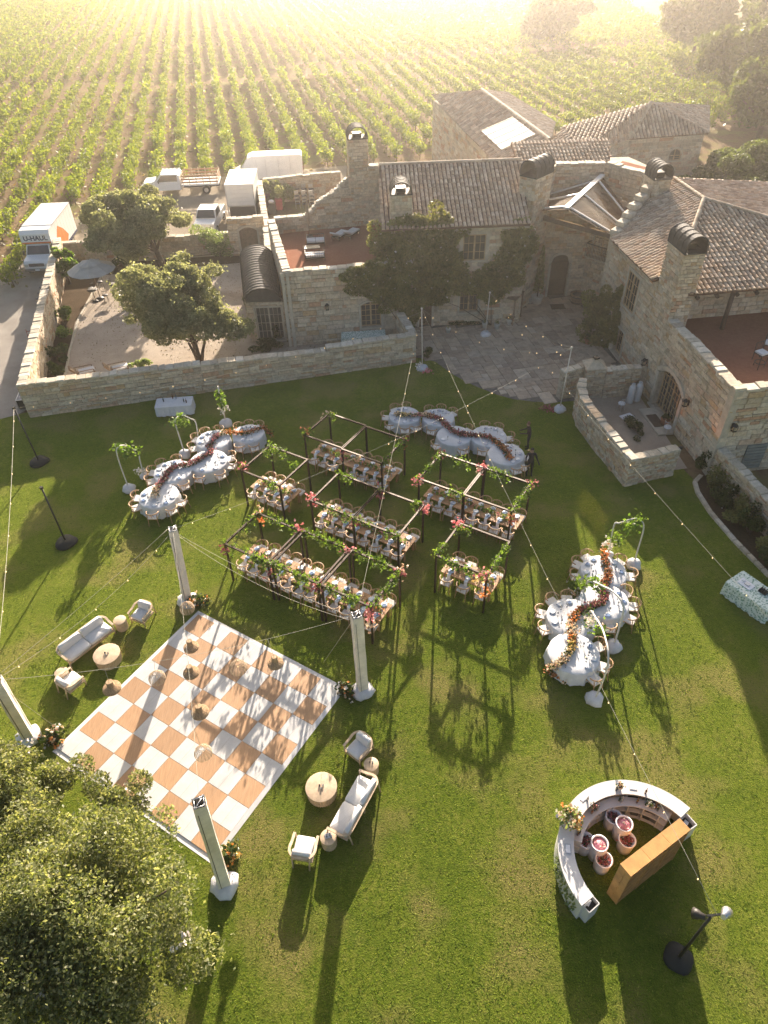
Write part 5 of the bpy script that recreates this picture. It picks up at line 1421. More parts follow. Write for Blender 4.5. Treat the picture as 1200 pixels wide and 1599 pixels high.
for row, D in SERP.items():
    cs = []
    for k, (x, y, r) in enumerate(D['T']):
        c = G(x, y, .75); cs.append((c, r))
        t = cloth(c, r, f'white-clothed round table, {D["names"][k]} in the {row}')
        t.location.z = .003 * (k % 2)
    cnt = {}; seen_ = {}
    for (x, y, k) in D['C']:
        c, r = cs[k]; g = G(x, y, .73); d = V((g.x - c.x, g.y - c.y)); d.normalize()
        dist = r + .22; p = V((c.x + d.x * dist, c.y + d.y * dist))
        a = math.atan2(d.y, d.x); cnt[k] = cnt.get(k, 0) + 1
        sideword = ['right', 'far right', 'far', 'far left', 'left', 'near left', 'near', 'near right'][int(((a + math.pi / 8) % (2 * math.pi)) // (math.pi / 4))]
        _key = (k, sideword); seen_[_key] = seen_.get(_key, 0) + 1
        lab_ = lambda what: f'{what} at {sideword}{" second place" if seen_[_key] == 2 else ""} side, {D["names"][k]} round table, {row}'.replace(' second place side', ' side (further one)')
        chair(p.x, p.y, a + math.pi / 2, lab_('wooden chair'), 'round-backed wooden dining chairs')
        q = V((c.x + d.x * (r - .2), c.y + d.y * (r - .2)))
        plate(q.x, q.y, .758, lab_('plate'), 'dinner plates', (x + k) % 3 < 1.6)
        a2 = a + .22; q = V((c.x + math.cos(a2) * (r - .42), c.y + math.sin(a2) * (r - .42)))
        tag(link('wine_glass', GLM, None, (q.x, q.y, .757)), lab_('wine glass'), 'glass', 'stemmed wine glasses')
    g0 = G(*D['Gd'][0][:3])
    t = empty('flower_garland', (g0.x, g0.y, 0), 0, D['lab'], 'garland', 'winding flower garlands')
    pts = [G(x, y, z) for x, y, z, m in D['Gd']]
    fine = []
    for i in range(len(pts) - 1):
        for f in np.linspace(0, 1, 6, endpoint=False): fine.append(pts[i].lerp(pts[i + 1], f))
    greens('foliage', t, fine, 1500, .07, M_leafd, .085, .04, world=True)
    by = {}
    for i, (x, y, z, m) in enumerate(D['Gd']):
        a = pts[i]; c = pts[min(i + 1, len(pts) - 1)]
        for f in (0, .25, .5, .75): by.setdefault(m.name, []).append(a.lerp(c, f) + V((0, 0, .03)))
    for mn, P in by.items(): flowers('flowers', t, P, len(P) * 11, .062, MATS[mn], .095, .04, world=True)
    flowers('flowers', t, [p_ + V((0, 0, .05)) for p_ in fine[::3]], 60, .055, M_fpeach, .09, .03, world=True)

# metal arches over the winding rows
def bagmesh(c, name, parent, r=.32, h=.38):
    ph = random.uniform(0, 6)
    wob = lambda i, a: 1 + .10 * math.sin(3 * a + ph + i) + .06 * math.sin(7 * a + 2 * ph) + random.uniform(-.03, .03)
    MB().lathe([(r * .95, 0), (r * 1.05, h * .2), (r * .98, h * .55), (r * .7, h * .85), (r * .3, h), (.001, h * 1.02)], 18, (c[0], c[1], 0), True, wob=wob).build(name, M_bag, parent)
def arch(base, px_pts, end, label, leafpx=(), flowerpx=(), r=.035):
    a = G(*base); e = G(*end)
    t = empty('garden_arch', (a.x, a.y, 0), 0, label, 'arch', 'pale metal arches beside the winding tables')
    pts = [a]
    for x, y in px_pts: pts.append(PL(x, y, (a.x, a.y), (e.x, e.y)))
    pts.append(e)
    # smooth by Catmull-Rom
    sm = []
    for i in range(len(pts) - 1):
        p0, p1, p2, p3 = pts[max(i - 1, 0)], pts[i], pts[i + 1], pts[min(i + 2, len(pts) - 1)]
        for f in np.linspace(0, 1, 6, endpoint=False):
            sm.append(.5 * ((2 * p1) + (p2 - p0) * f + (2 * p0 - 5 * p1 + 4 * p2 - p3) * f * f + (3 * p1 - p0 - 3 * p2 + p3) * f ** 3))
    sm.append(pts[-1]); sm = [V((p.x, p.y, max(0, p.z))) - V((a.x, a.y, 0)) for p in sm]
    MB().tube(sm, r, 8).build('hoop', mat('painted_pipe', (.58, .57, .52), .5, .08), t)
    bagmesh((0, 0), 'base_cover', t); bagmesh((e.x - a.x, e.y - a.y), 'base_cover', t, .22, .25)
    if leafpx: greens('foliage', t, [PL(x, y, (a.x, a.y), (e.x, e.y)) for x, y in leafpx], 260, .11, M_leafb, .15, .12, world=True)
    if flowerpx: flowers('blooms', t, [PL(x, y, (a.x, a.y), (e.x, e.y)) for x, y in flowerpx], 40, .08, M_fwhite, .13, .12, world=True)
    return t
arch((203, 766), [(190, 732), (182.5, 707), (184, 699), (192, 695.5), (203, 699), (216, 707.5), (219, 720)], (226, 745), 'pale metal arch left of the leftmost round table', [(195, 702), (200, 708), (203, 703), (212, 706), (184, 700)], [(217, 736), (221, 733), (225, 737)])
arch((290, 712), [(281, 684), (274.5, 662), (275, 654), (281, 649.5), (288, 649.5), (298, 654), (306, 660)], (311, 693), 'pale metal arch behind the second table of the left row', [(281, 652), (284, 658), (280, 663), (290, 660), (272, 660)])
arch((989, 884), [(998, 853), (1005, 828), (1004, 816), (995, 810), (982, 812), (968, 817), (959, 821)], (950, 868), 'pale metal arch behind the topmost table of the right row', [(985, 818), (992, 822), (980, 825), (958, 838), (966, 842), (998, 812)], [(950, 852), (955, 850), (945, 848)])
arch((957, 1012), [(966, 985), (973.5, 955), (972, 942), (966, 932), (955, 922), (943, 916), (930, 910), (918, 908)], (905, 940), 'largest pale metal arch crossing over the right row of tables', [(905, 912), (898, 915), (912, 910), (925, 908), (935, 915)], [(896, 925), (902, 930), (893, 932), (905, 920)], .04)
arch((928, 1094), [(940, 1068), (949, 1040), (950, 1018), (946, 998), (940, 980), (930, 964), (922, 955)], (912, 985), 'pale metal arch curving beside the nearest right table', [(916, 955), (908, 960), (920, 968), (912, 968), (935, 985)], [(925, 970)])
b_ = G(354, 664)
t = empty('flower_pole', (b_.x, b_.y, 0), 0, 'leaning-looking pale pole wrapped in vines and white flowers', 'pole')
tp = PL(339, 603, (b_.x, b_.y), (b_.x + 1, b_.y)); tp = V((b_.x + (tp.x - b_.x) * .4, b_.y, tp.z))
MB().tube([(0, 0, 0), (tp.x - b_.x, 0, tp.z)], .04, 8).build('pole', M_canvas, t); bagmesh((0, 0), 'base_cover', t, .35, .4)
greens('foliage', t, [(0.0 + (tp.x - b_.x) * f, 0, tp.z * f) for f in (.5, .6, .7, .8, .85)], 260, .11, M_leafb, .14, .12); flowers('blooms', t, [((tp.x - b_.x) * .42, 0, tp.z * .42)], 34, .09, M_fwhite, .16, .12)
# ------------------------------------------------------------------ lounge furniture
def face_dir(a, b_):   # rotation that turns local +Y toward b_
    return math.atan2(b_[1] - a[1], b_[0] - a[0]) - math.pi / 2
def sofa(c, rz, L, label, cat, group, seats_=2):
    t = empty('sofa' if seats_ > 1 else 'armchair', (c[0], c[1], 0), rz, label, cat, group)
    D = .82; x = L / 2
    m = MB(); m.box((0, .02, .27), (L - .12, D - .12, .05)); m.bar((-x + .03, D / 2 - .05, .27), (x - .03, D / 2 - .05, .27), .05, .07); m.build('seat_frame', M_pale, t)
    for sx in (-1, 1):
        MB().tube([(sx * (x - .06), D / 2 - .06, 0), (sx * (x - .05), D / 2 - .05, .58)], .028, 7).build('leg', M_pale, t)
        MB().tube([(sx * (x - .14), -D / 2 - .06, 0), (sx * (x - .12), -D / 2 + .05, .66)], .028, 7).build('leg', M_pale, t)
    # one continuous bent rail: arm, round the back, arm
    rr = .30; pts = [(x - .03, D / 2 - .03, .58), (x - .02, D / 2 - .35, .61)]
    for k in range(7): a = R(0 - 90 * k / 6); pts.append((x - rr + rr * math.cos(a), -D / 2 + rr + rr * math.sin(a), .64 + .05 * k / 6))
    for k in range(7): a = R(-90 - 90 * k / 6); pts.append((-x + rr + rr * math.cos(a), -D / 2 + rr + rr * math.sin(a), .69 - .05 * k / 6))
    pts += [(-x + .02, D / 2 - .35, .61), (-x + .03, D / 2 - .03, .58)]
    b = MB()
    for i in range(len(pts) - 1): b.bar(pts[i], pts[i + 1], .085, .04)
    b.build('back_rail', M_pale, t)
    if seats_ > 1:
        for s in (0,): MB().bar((s, -D / 2 + .02, .25), (s, -D / 2 + .0, .68), .04).build('back_post', M_pale, t)
    n = seats_; w = (L - .2) / n
    for k in range(n):
        xx = -L / 2 + .1 + w * (k + .5)
        for nm, cc, dd, tilt in (('seat_cushion', (xx, .04, .39), (w - .02, D - .16, .17), 0), ('back_cushion', (xx, -D / 2 + .16, .60), (w - .04, .17, .36), R(12))):
            b = MB(); e = .04
            x2, y2, z2 = dd[0] / 2, dd[1] / 2, dd[2] / 2
            ring = []
            for z, s in ((-z2, .94), (-z2 * .55, 1), (z2 * .55, 1), (z2, .92)):
                ring.append([(sx * (x2 * s if abs(sx) == 1 else x2 * s * abs(sx)), sy * y2 * s, z) for sx, sy in ((-1, -.9), (-.92, -1), (.92, -1), (1, -.9), (1, .9), (.92, 1), (-.92, 1), (-1, .9))])
            M3 = Matrix.Rotation(tilt, 3, 'X')
            vs = [M3 @ V(q) + V(cc) for rg in ring for q in rg] + [M3 @ V((0, 0, z2 * 1.12)) + V(cc)]
            fs = []
            for i in range(3):
                for q in range(8): fs.append((i * 8 + q, i * 8 + (q + 1) % 8, (i + 1) * 8 + (q + 1) % 8, (i + 1) * 8 + q))
            for q in range(8): fs.append((24 + q, 24 + (q + 1) % 8, 32))
            fs.append(tuple(range(8))[::-1])
            b.add(vs, fs, True); b.build(nm, M_cush, t)
    return t
M_white_cush = mat('white_lounge_cushion', (.66, .65, .64), .9, .04, 4, .15, 18)
M_cush = M_white_cush
def drum_table(c, r, h, label, group):
    t = empty('drum_table', (c[0], c[1], 0), 0, label, 'side table' if r < .4 else 'coffee table', group)
    MB().lathe([(r, h - .045), (r * 1.01, h - .04), (r * 1.01, h - .003), (r * .99, h), (.001, h + .001)], 36).build('tabletop', M_pale, t)
    n = 40 if r > .4 else 22; wob = None; m = MB(); N = n * 2
    for z in (0, h - .046):
        for k in range(N): a = 2 * math.pi * k / N; q = (r * .965) * (1 if k % 2 else .955); m.v.append((q * math.cos(a), q * math.sin(a), z))
    for k in range(N): m.f.append((k, (k + 1) % N, N + (k + 1) % N, N + k)); m.sm.append(False)
    m.build('fluted_base', M_pale, t)
    return t
def votives(c, z, n, label, r=.07):
    t = empty('candle_holders', (c[0], c[1], z), 0, label, 'candles', 'small candle groups on the lounge tables')
    for k in range(n):
        a = k * 2.1 + .5; MB().lathe([(.001, 0), (.028, 0), (.03, .06), (.024, .06), (.022, .03), (.001, .03)], 8, (r * math.cos(a), r * math.sin(a), 0)).build('candle_holder', M_black if k % 2 else M_wg, t)
SG, AG = 'cream sofas beside the dance floor', 'cream armchairs beside the dance floor'
DG, TG = 'round coffee tables beside the dance floor', 'round side tables beside the dance floor'
cA = G(167, 1022, .40); sA = G(135, 1000, .4); sB = G(553, 1258, .4); cB = G(502, 1229, .42)
rS = math.atan2(dv.y, dv.x)
# left sofa lies along the dance-floor edge (v axis), right sofa too
va = math.atan2(-dv.y, -dv.x)
p0, p1 = G(100, 1030, .5), G(172, 975, .5); a_l = math.atan2(p1.y - p0.y, p1.x - p0.x)
sofa(sA.xy, a_l + math.pi, 2.25, 'two-seat cream sofa with bent oak rail left of the dance floor', 'sofa', SG)
q0, q1 = G(526, 1305, .5), G(577, 1212, .5); a_r = math.atan2(q1.y - q0.y, q1.x - q0.x)
sofa(sB.xy, a_r, 2.25, 'two-seat cream sofa with bent oak rail right of the dance floor', 'sofa', SG)
for (x, y, tx, ty, lb) in ((222, 957, 175, 1010, 'cream armchair nearest the left fabric tower by the left sofa'), (110, 1064, 150, 1030, 'cream armchair at the lower end of the left sofa'),
                           (561, 1167, 515, 1215, 'cream armchair above the right sofa'), (475, 1325, 490, 1265, 'cream armchair at the lower end of the right sofa')):
    a, c = G(x, y, .4), G(tx, ty, .4)
    sofa(a.xy, face_dir(a, c), .82, lb, 'armchair', AG, 1)
drum_table(cA.xy, .52, .44, 'round fluted oak coffee table in front of the left sofa', DG); drum_table(cB.xy, .53, .44, 'round fluted oak coffee table in front of the right sofa', DG)
votives(cA, .442, 3, 'three small dark candle holders on the left coffee table'); votives(cB, .442, 3, 'three small dark candle holders on the right coffee table')
for (x, y, lb) in ((187, 968, 'small fluted side table between left sofa and armchair'), (96, 1050, 'small side table behind the lower left armchair'), (580, 1193, 'small side table above the right sofa'), (513, 1307, 'small fluted side table below the right sofa')):
    a = G(x, y, .5); drum_table(a.xy, .26, .5, lb, TG)
a = G(580, 1192, .5); votives(a, .502, 2, 'two candle holders on the side table above the right sofa', .05)
a = G(513, 1305, .5); o = empty('drink_tray', (a.x, a.y, .502), .3, 'small pale tray with two glasses on the lower right side table', 'tray'); MB().box((0, 0, .01), (.22, .16, .02)).build('tray', M_aluminium, o)
for k in (-1, 1): MB().lathe([(.001, .02), (.03, .02), (.033, .1), (.029, .1), (.026, .03), (.001, .03)], 8, (k * .05, 0, 0)).build('tumbler', M_wg, o)

# ------------------------------------------------------------------ fabric truss towers, cables and rattan pendants
def tower(base, top, ht, label, w=.36):
    a = G(*base); c = G(*top, ht)
    t = empty('fabric_tower', (a.x, a.y, 0), 0, label, 'tower', 'fabric-wrapped truss towers round the dance floor')
    d = V((c.x - a.x, c.y - a.y, ht))
    M3 = Matrix.Rotation(R(20), 3, 'Z'); m = MB()
    q = [M3 @ V((x * w / 2, y * w / 2, 0)) for x, y in ((-1, -1), (0, -.98), (1, -1), (.98, 0), (1, 1), (0, .98), (-1, 1), (-.98, 0))]
    n = 8; L = 8
    for i in range(L + 1):
        f = i / L; s = 1 + .03 * math.sin(i * 2.1)
        for p_ in q: m.v.append(tuple(p_ * s + d * f))
    for i in range(L):
        for k in range(n): m.f.append((i * n + k, i * n + (k + 1) % n, (i + 1) * n + (k + 1) % n, (i + 1) * n + k)); m.sm.append(False)
    m.build('fabric_sleeve', M_canvas, t)
    m = MB()
    for x in (-1, 1):
        for y in (-1, 1):
            o = M3 @ V((x * (w / 2 - .05), y * (w / 2 - .05), 0)); m.tube([o + d * .9, o + d * 1.012], .025, 6)
    for (x0, y0, x1, y1) in ((-1, -1, 1, -1), (1, -1, 1, 1), (1, 1, -1, 1), (-1, 1, -1, -1), (-1, -1, 1, 1)):
        m.tube([M3 @ V((x0 * (w / 2 - .05), y0 * (w / 2 - .05), 0)) + d * 1.0, M3 @ V((x1 * (w / 2 - .05), y1 * (w / 2 - .05), 0)) + d * 1.0], .018, 5)
    m.build('truss_head', M_aluminium, t)
    m = MB(); m.bar(M3 @ V((w / 2, w / 2 - .1, 0)) + d * .06, M3 @ V((w / 2 * 1.0, w / 2 - .1, 0)) + d * .94, .03, .012); m.build('fabric_seam', M_pale, t)
    m = MB(); m.bar(M3 @ V((-.1, -w / 2 - .006, 0)) + d * .06, M3 @ V((-.1, -w / 2 - .006, 0)) + d * .94, .02, .012); m.build('fabric_seam', M_dwood, t)
    bagmesh((0, 0), 'base_cover', t, .42, .34)
    return a, V((a.x, a.y, 0)) + d
# heights from each tower's own length in the photograph; two of them lean slightly
tw = {}
tw['P1'] = tower((294, 940), (270, 826), 4.1, 'pale fabric-wrapped tower at the rear left corner of the dance floor')
tw['P2'] = tower((567, 1080), (557, 960), 4.45, 'pale fabric-wrapped tower at the right corner of the dance floor')
tw['P4'] = tower((352, 1384), (311, 1253), 4.9, 'pale fabric-wrapped tower at the nearest corner of the dance floor')
tw['P0'] = tower((47, 1152), (-7, 1062), 4.1, 'pale fabric-wrapped tower cut by the left picture edge')
def cable(name, a, c, sag, label, bulbs=0, r=.0055, group='festoon cables across the lawn', cat='cable', m=None, drop=.06):
    a, c = V(a), V(c); t = empty(name, a, 0, label, cat, group)
    pts = []
    n = 20
    for i in range(n + 1):
        f = i / n; p = a.lerp(c, f) - a; p.z -= sag * 4 * f * (1 - f); pts.append(p)
    MB().tube(pts, r, 5).build('wire', m or M_wire, t)
    if bulbs:
        bulbs = int(bulbs * .6)
        for k in range(bulbs):
            f = (k + .5) / bulbs; p = a.lerp(c, f) - a; p.z -= sag * 4 * f * (1 - f) + drop
            link('bulb', BULB, t, p)
    return t, lambda f: a.lerp(c, f) - V((0, 0, sag * 4 * f * (1 - f)))
_bm = MB().lathe([(.001, -.03), (.014, -.018), (.017, 0), (.011, .02), (.009, .04), (.001, .041)], 8); BULB = _bm.mesh('bulb', M_bulb)
L1b, L1t = G(660, 578), 4.25
def lamp_pole(base, top_px, h, label, hub=True, m=None):
    a = G(*base); t = empty('light_pole', (a.x, a.y, 0), 0, label, 'pole', 'slim poles carrying the string lights')
    c = G(*top_px, h); d = V((c.x - a.x, c.y - a.y, h))
    if V((d.x, d.y)).length > .5: d = V((d.x * .5, d.y * .5, h))
    MB().tube([(0, 0, 0), d], .035, 7, .025).build('pole', m or M_canvas, t)
    if hub: MB().ball(d, .07).build('finial', m or M_canvas, t)
    bagmesh((0, 0), 'base_cover', t, .34, .34)
    return V((a.x, a.y, 0)) + d, t
q1, t1 = lamp_pole((660, 577), (659, 482), 4.2, 'slim light pole on the grass in front of the ivy corner')
flowers('flowers', t1, [(.1, -.3, .12), (.3, -.35, .1)], 40, .09, M_fpink, .14, .06); flowers('white_flowers', t1, [(-.25, -.1, .3)], 24, .08, M_fwhite, .14, .1)
q2, t2 = lamp_pole((874, 641), (893, 543), 4.15, 'slim light pole on the grass beside the stone pier')
flowers('flowers', t2, [(-.5, .05, .1), (-.8, .1, .1)], 46, .09, M_fburg, .16, .05)
q3, t3 = lamp_pole((758, 524), (767, 462), 3.3, 'slim light pole on the flagstones by the house wall')
# black uplight masts
def black_mast(base, top, h, label):
    a = G(*base); c = G(*top, h); t = empty('light_stand', (a.x, a.y, 0), 0, label, 'light stand', 'black weighted stands with poles')
    wob = lambda i, q: 1 + .08 * math.sin(3 * q + i)
    MB().lathe([(.5, 0), (.52, .05), (.46, .14), (.2, .2), (.001, .21)], 18, wob=wob).build('sandbag_base', M_rubber, t)
    MB().tube([(0, 0, .1), (c.x - a.x, c.y - a.y, h)], .04, 7).build('pole', M_black, t)
    MB().box((c.x - a.x, c.y - a.y, h), (.12, .12, .12)).build('clamp', M_iron, t)
    return V((c.x, c.y, h))
m1 = black_mast((62, 722), (22, 637), 3.4, 'black pole stand on the shaded grass near the wall corner')
m2 = black_mast((104, 848), (65, 762), 3.35, 'black pole stand on the sunlit grass left of the round tables')
CG = 'festoon lights strung over the garden'
cable('string_light', tw['P2'][1], q1, .35, 'festoon lights running from the right tower to the slim pole by the ivy', 20, group=CG, cat='string lights')
st_a = G(1059, 1497); st_top = V((st_a.x, st_a.y, 3.35))
cable('string_light', q1, st_top + V((.15, 0, 0)), .5, 'festoon lights running from the ivy pole to the spotlight stand', 30, group=CG, cat='string lights')
cable('string_light', tw['P1'][1], q2, .7, 'festoon lights running from the rear left tower to the pier pole', 24, group=CG, cat='string lights')
cable('string_light', m1, q1 + V((0, 0, -.2)), 1.0, 'festoon lights sagging in front of the long garden wall', 22, group=CG, cat='string lights')
cable('string_light', q3, G(1260, 1030, 3.0), .4, 'festoon lights crossing the shaded right lawn', 24, group=CG, cat='string lights')
cable('string_light', tw['P1'][1] + V((-.2, 0, -.3)), tw['P0'][1], .5, 'festoon lights above the left sofa', 9, group=CG, cat='string lights')
cable('string_light', q3, q2, .5, 'festoon lights over the flagstone forecourt', 9, group=CG, cat='string lights')
cable('string_light', q1, q2 + V((0, 0, -.1)), 1.1, 'festoon lights drooping over the edge of the flagstones', 11, group=CG, cat='string lights')
cable('string_light', m1, tw['P0'][1], .3, 'festoon lights along the left picture edge', 14, group=CG, cat='string lights', r=.008)
cable('cable', tw['P1'][1] + V((.15, 0, -.3)), tw['P2'][1] + V((-.15, 0, -.1)), .25, 'upper steel cable between the two rear towers', 0)
cable('cable', tw['P1'][1] + V((.15, 0, -.4)), tw['P2'][1] + V((-.15, 0, -.3)), .6, 'lower sagging cable between the two rear towers', 0)
cable('cable', tw['P1'][1] + V((-.2, 0, .0)), tw['P0'][1] + V((0, 0, .1)), .1, 'taut steel cable above the left sofa', 0)
cable('cable', tw['P0'][1] + V((0, 0, -.3)), G(102, 1146), .0, 'guy cable running down to the left corner of the dance floor', 0)
cable('cable', tw['P2'][1] + V((-.1, 0, -.2)), G(505, 1035), .0, 'guy cable from the right tower down to the grass', 0)
_, c14 = cable('cable', tw['P1'][1], tw['P4'][1], .55, 'long cable carrying pendants from the rear left tower to the nearest tower', 0)
_, c02 = cable('cable', tw['P0'][1], tw['P2'][1], .55, 'long cable carrying pendants from the left tower to the right tower', 0)
PG = 'rattan pendant shades hanging over the dance floor'
def pendant(px, py, z, cf, r, kind, label):
    p = G(px, py, z)
    best = min((( (cf(f).xy - p.xy).length, f) for f in np.linspace(.03, .97, 60)))
    top = cf(best[1])
    t = empty('pendant_shade', p, random.uniform(0, 3), label, 'pendant lamp', PG)
    ring = MB(); k = .014
    if kind == 'hat': prof = [(r, -.13), (r * .98, -.06), (r * .86, -.03), (r * .42, .03), (r * .36, .08), (r * .36, .26), (r * .30, .28)]
    else: prof = [(r, -.15), (r * 1.02, -.05), (r * .9, .06), (r * .62, .14), (r * .3, .19), (r * .28, .22)]
    for i in range(len(prof) - 1):
        (r0, z0), (r1, z1) = prof[i], prof[i + 1]; m_ = max(1, int(math.hypot(r1 - r0, z1 - z0) / .035))
        for j in range(m_):
            f = j / m_; rr = r0 + (r1 - r0) * f; zz = z0 + (z1 - z0) * f
            ring.tube([(rr * math.cos(2 * math.pi * q / 18), rr * math.sin(2 * math.pi * q / 18), zz) for q in range(19)], k if kind == 'hat' else .007, 4, cap=False)
    ring.build('woven_rings', M_rattan if kind == 'hat' else M_pale, t)
    ribs = MB()
    for q in range(16):
        a = 2 * math.pi * q / 16; ribs.tube([(rr * math.cos(a), rr * math.sin(a), zz) for rr, zz in prof], .008, 4)
    ribs.build('ribs', M_rattan if kind == 'hat' else M_pale, t)
    if kind == 'hat': MB().lathe([(x * .98, z_ - .004) for x, z_ in prof], 20).build('lining', M_rattan, t)
    link('bulb', BULB, t, (0, 0, 0))
    MB().tube([(0, 0, .2), V(top) - p], .006, 4).build('cord', M_wire, t)
for i, (x, y, z, cf, r, k, lb) in enumerate([(298, 1008, 2.9, c14, .26, 'hat', 'brown rattan pendant third along from the rear left tower'), (298, 1048, 2.8, c14, .27, 'hat', 'brown rattan pendant near the centre left of the dance floor'), (312, 1110, 2.8, c14, .28, 'hat', 'sunlit orange rattan pendant over the centre of the floor'),
     (317, 1174, 2.9, c14, .27, 'open', 'pale open-weave pendant nearest the nearest tower'), (292, 948, 3.2, c14, .26, 'open', 'pale closed pendant right beside the rear left tower'),
     (245, 1057, 2.7, c02, .28, 'open', 'pale open-weave pendant over the left side of the floor'), (174, 1072, 2.9, c02, .30, 'hat', 'orange rattan pendant over the left edge of the floor'), (372, 1041, 2.7, c02, .30, 'open', 'pale round pendant over an orange panel right of centre'), (430, 1033, 2.9, c02, .27, 'hat', 'brown rattan pendant near the rear right edge of the floor')]):
    pendant(x, y, z, cf, r, k, lb)
# corner flower arrangements
def corner_flowers(px, py, cols, label, r=.35, n=46, cat='flowers'):
    a = G(px, py); t = empty('flower_arrangement', (a.x, a.y, 0), 0, label, cat, 'loose flower arrangements on the grass')
    pts = [(random.gauss(0, r * .5), random.gauss(0, r * .5), random.uniform(.05, .4)) for _ in range(14)]
    greens('foliage', t, pts, 260, .1, M_leafd, .1, .08)
    for m, k in cols: flowers('flowers', t, random.sample(pts, 7), int(n * k), .085, m, .1, .08)
corner_flowers(311, 945, [(M_fpeach, .7), (M_forange, .6), (M_fwhite, .8)], 'peach and white flowers at the foot of the rear left tower')
corner_flowers(541, 1082, [(M_forange, .5), (M_fpeach, .4), (M_fwhite, .3)], 'orange flowers at the right corner of the dance floor', .3)
corner_flowers(84, 1154, [(M_fpeach, .8), (M_forange, .6), (M_fwhite, .6)], 'peach flowers at the left corner of the dance floor', .35)
corner_flowers(363, 1340, [(M_forange, .6), (M_fyellow, .6), (M_fwhite, .3)], 'yellow and orange flowers behind the nearest tower', .28)

# ------------------------------------------------------------------ bar
BC = V((7.423, 8.787)); BR0, BR1 = 2.45, 1.97
tb = empty('bar_counter', (BC.x, BC.y, 0), 0, 'white curved bar counter sweeping round the flower tubs', 'bar')
def arcpoly(r0, r1, a0, a1, n): return [(r0 * math.cos(R(a0 + (a1 - a0) * k / n)), r0 * math.sin(R(a0 + (a1 - a0) * k / n))) for k in range(n + 1)] + [(r1 * math.cos(R(a1 - (a1 - a0) * k / n)), r1 * math.sin(R(a1 - (a1 - a0) * k / n))) for k in range(n + 1)]
def arcsolid(m, r0, r1, a0, a1, z0, z1, n=24):
    for k in range(n):
        b0, b1 = a0 + (a1 - a0) * k / n, a0 + (a1 - a0) * (k + 1) / n
        q = [(r0 * math.cos(R(b0)), r0 * math.sin(R(b0))), (r0 * math.cos(R(b1)), r0 * math.sin(R(b1))), (r1 * math.cos(R(b1)), r1 * math.sin(R(b1))), (r1 * math.cos(R(b0)), r1 * math.sin(R(b0)))]
        vs = [(*p_, z0) for p_ in q] + [(*p_, z1) for p_ in q]
        fs = [(0, 1, 2, 3)[::-1], (4, 5, 6, 7), (0, 1, 5, 4), (2, 3, 7, 6)]
        if k == 0: fs.append((3, 0, 4, 7))
        if k == n - 1: fs.append((1, 2, 6, 5))
        m.add(vs, fs)
    return m
AA0, AA1 = 36, 212
arcsolid(MB(), BR0, BR1, AA0, AA1, 1.06, 1.10, 44).build('countertop', M_white, tb)
arcsolid(MB(), BR0 - .03, BR0 - .08, AA0, AA1, .0, 1.06, 44).build('front_panel', M_white, tb)
arcsolid(MB(), BR1 + .03, BR1 - .27, AA0 + 8, 160, .80, .84, 34).build('work_shelf', M_white, tb)
arcsolid(MB(), BR0 - .08, BR1 - .25, AA0 + 8, 160, .42, .45, 34).build('lower_shelf', M_white, tb)
arcsolid(MB(), BR0 - .08, BR1 - .25, AA0 + 8, 160, .05, .08, 34).build('lower_shelf', M_white, tb)
for a in (AA0 + .3, 52, 68, 84, 100, 116, 132, 148, 159, 175, 190, AA1 - .3):
    c, s = math.cos(R(a)), math.sin(R(a)); rI = BR1 - .26 if a < 160 else BR1 + .04
    MB().bar((c * rI, s * rI, .42), (c * (BR0 - .09), s * (BR0 - .09), .42), .03, .80).build('divider', M_white, tb)
lf = []
for a in np.linspace(176, 208, 60): lf.append((BR0 * 1.004 * math.cos(R(a)), BR0 * 1.004 * math.sin(R(a)), random.uniform(.1, .95)))
greens('painted_leaf_panel', tb, lf, 500, .05, M_leafg, .01, .03)
for (px, py, lb, rz) in ((920, 1408, 'square white pedestal bin at the lower end of the bar', .6), (1073, 1284, 'square white pedestal bin at the right end of the bar', .5)):
    a = G(px, py, .8); t = empty('pedestal_bin', (a.x, a.y, 0), rz, lb, 'bin', 'white square bins at the bar ends'); w_ = .21
    m = MB()
    for (x, y, dx, dy) in ((-w_, 0, .03, 2 * w_), (w_, 0, .03, 2 * w_), (0, -w_, 2 * w_, .03), (0, w_, 2 * w_, .03)): m.box((x, y, .4), (dx + .001 * (dx > .1), dy + .002 * (dy > .1), .8 if dx < .1 else .799))
    m.build('body', M_white, t); MB().box((0, 0, .35), (.38, .38, .5)).build('liner', M_black, t)
    MB().box((.04, .03, .62), (.2, .14, .04), .3).build('napkin_wad', M_linen, t)
# things on the bar
def on_bar(a, r, z): return (BC.x + r * math.cos(R(a)), BC.y + r * math.sin(R(a)), z)
def bottle(m_): return MB().lathe([(.001, 0), (.035, 0), (.036, .17), (.013, .22), (.012, .29), (.015, .30), (.001, .301)], 9).mesh('bottle', m_)
Mgreen = glass_mat('bottle_glass', (.03, .05, .02)); Mamb = glass_mat('amber_glass', (.18, .07, .02)); Mclear = glass_mat('clear_glass', (.35, .37, .38))
BM = [bottle(Mgreen), bottle(Mamb), bottle(Mclear)]
bl = [(56, 1.83, .842), (58.5, 1.86, .842), (61, 1.82, .842), (63.5, 1.87, .842), (76, 1.85, .842), (91, 1.84, .842), (93, 1.88, .842), (117, 1.86, .842), (119, 1.82, .842), (121.5, 1.86, .842), (126, 1.84, .842), (150, 1.86, .842), (152, 1.83, .842), (154, 1.87, .842), (124, 2.15, 1.102), (95, 2.12, 1.102), (70, 2.1, 1.102)]
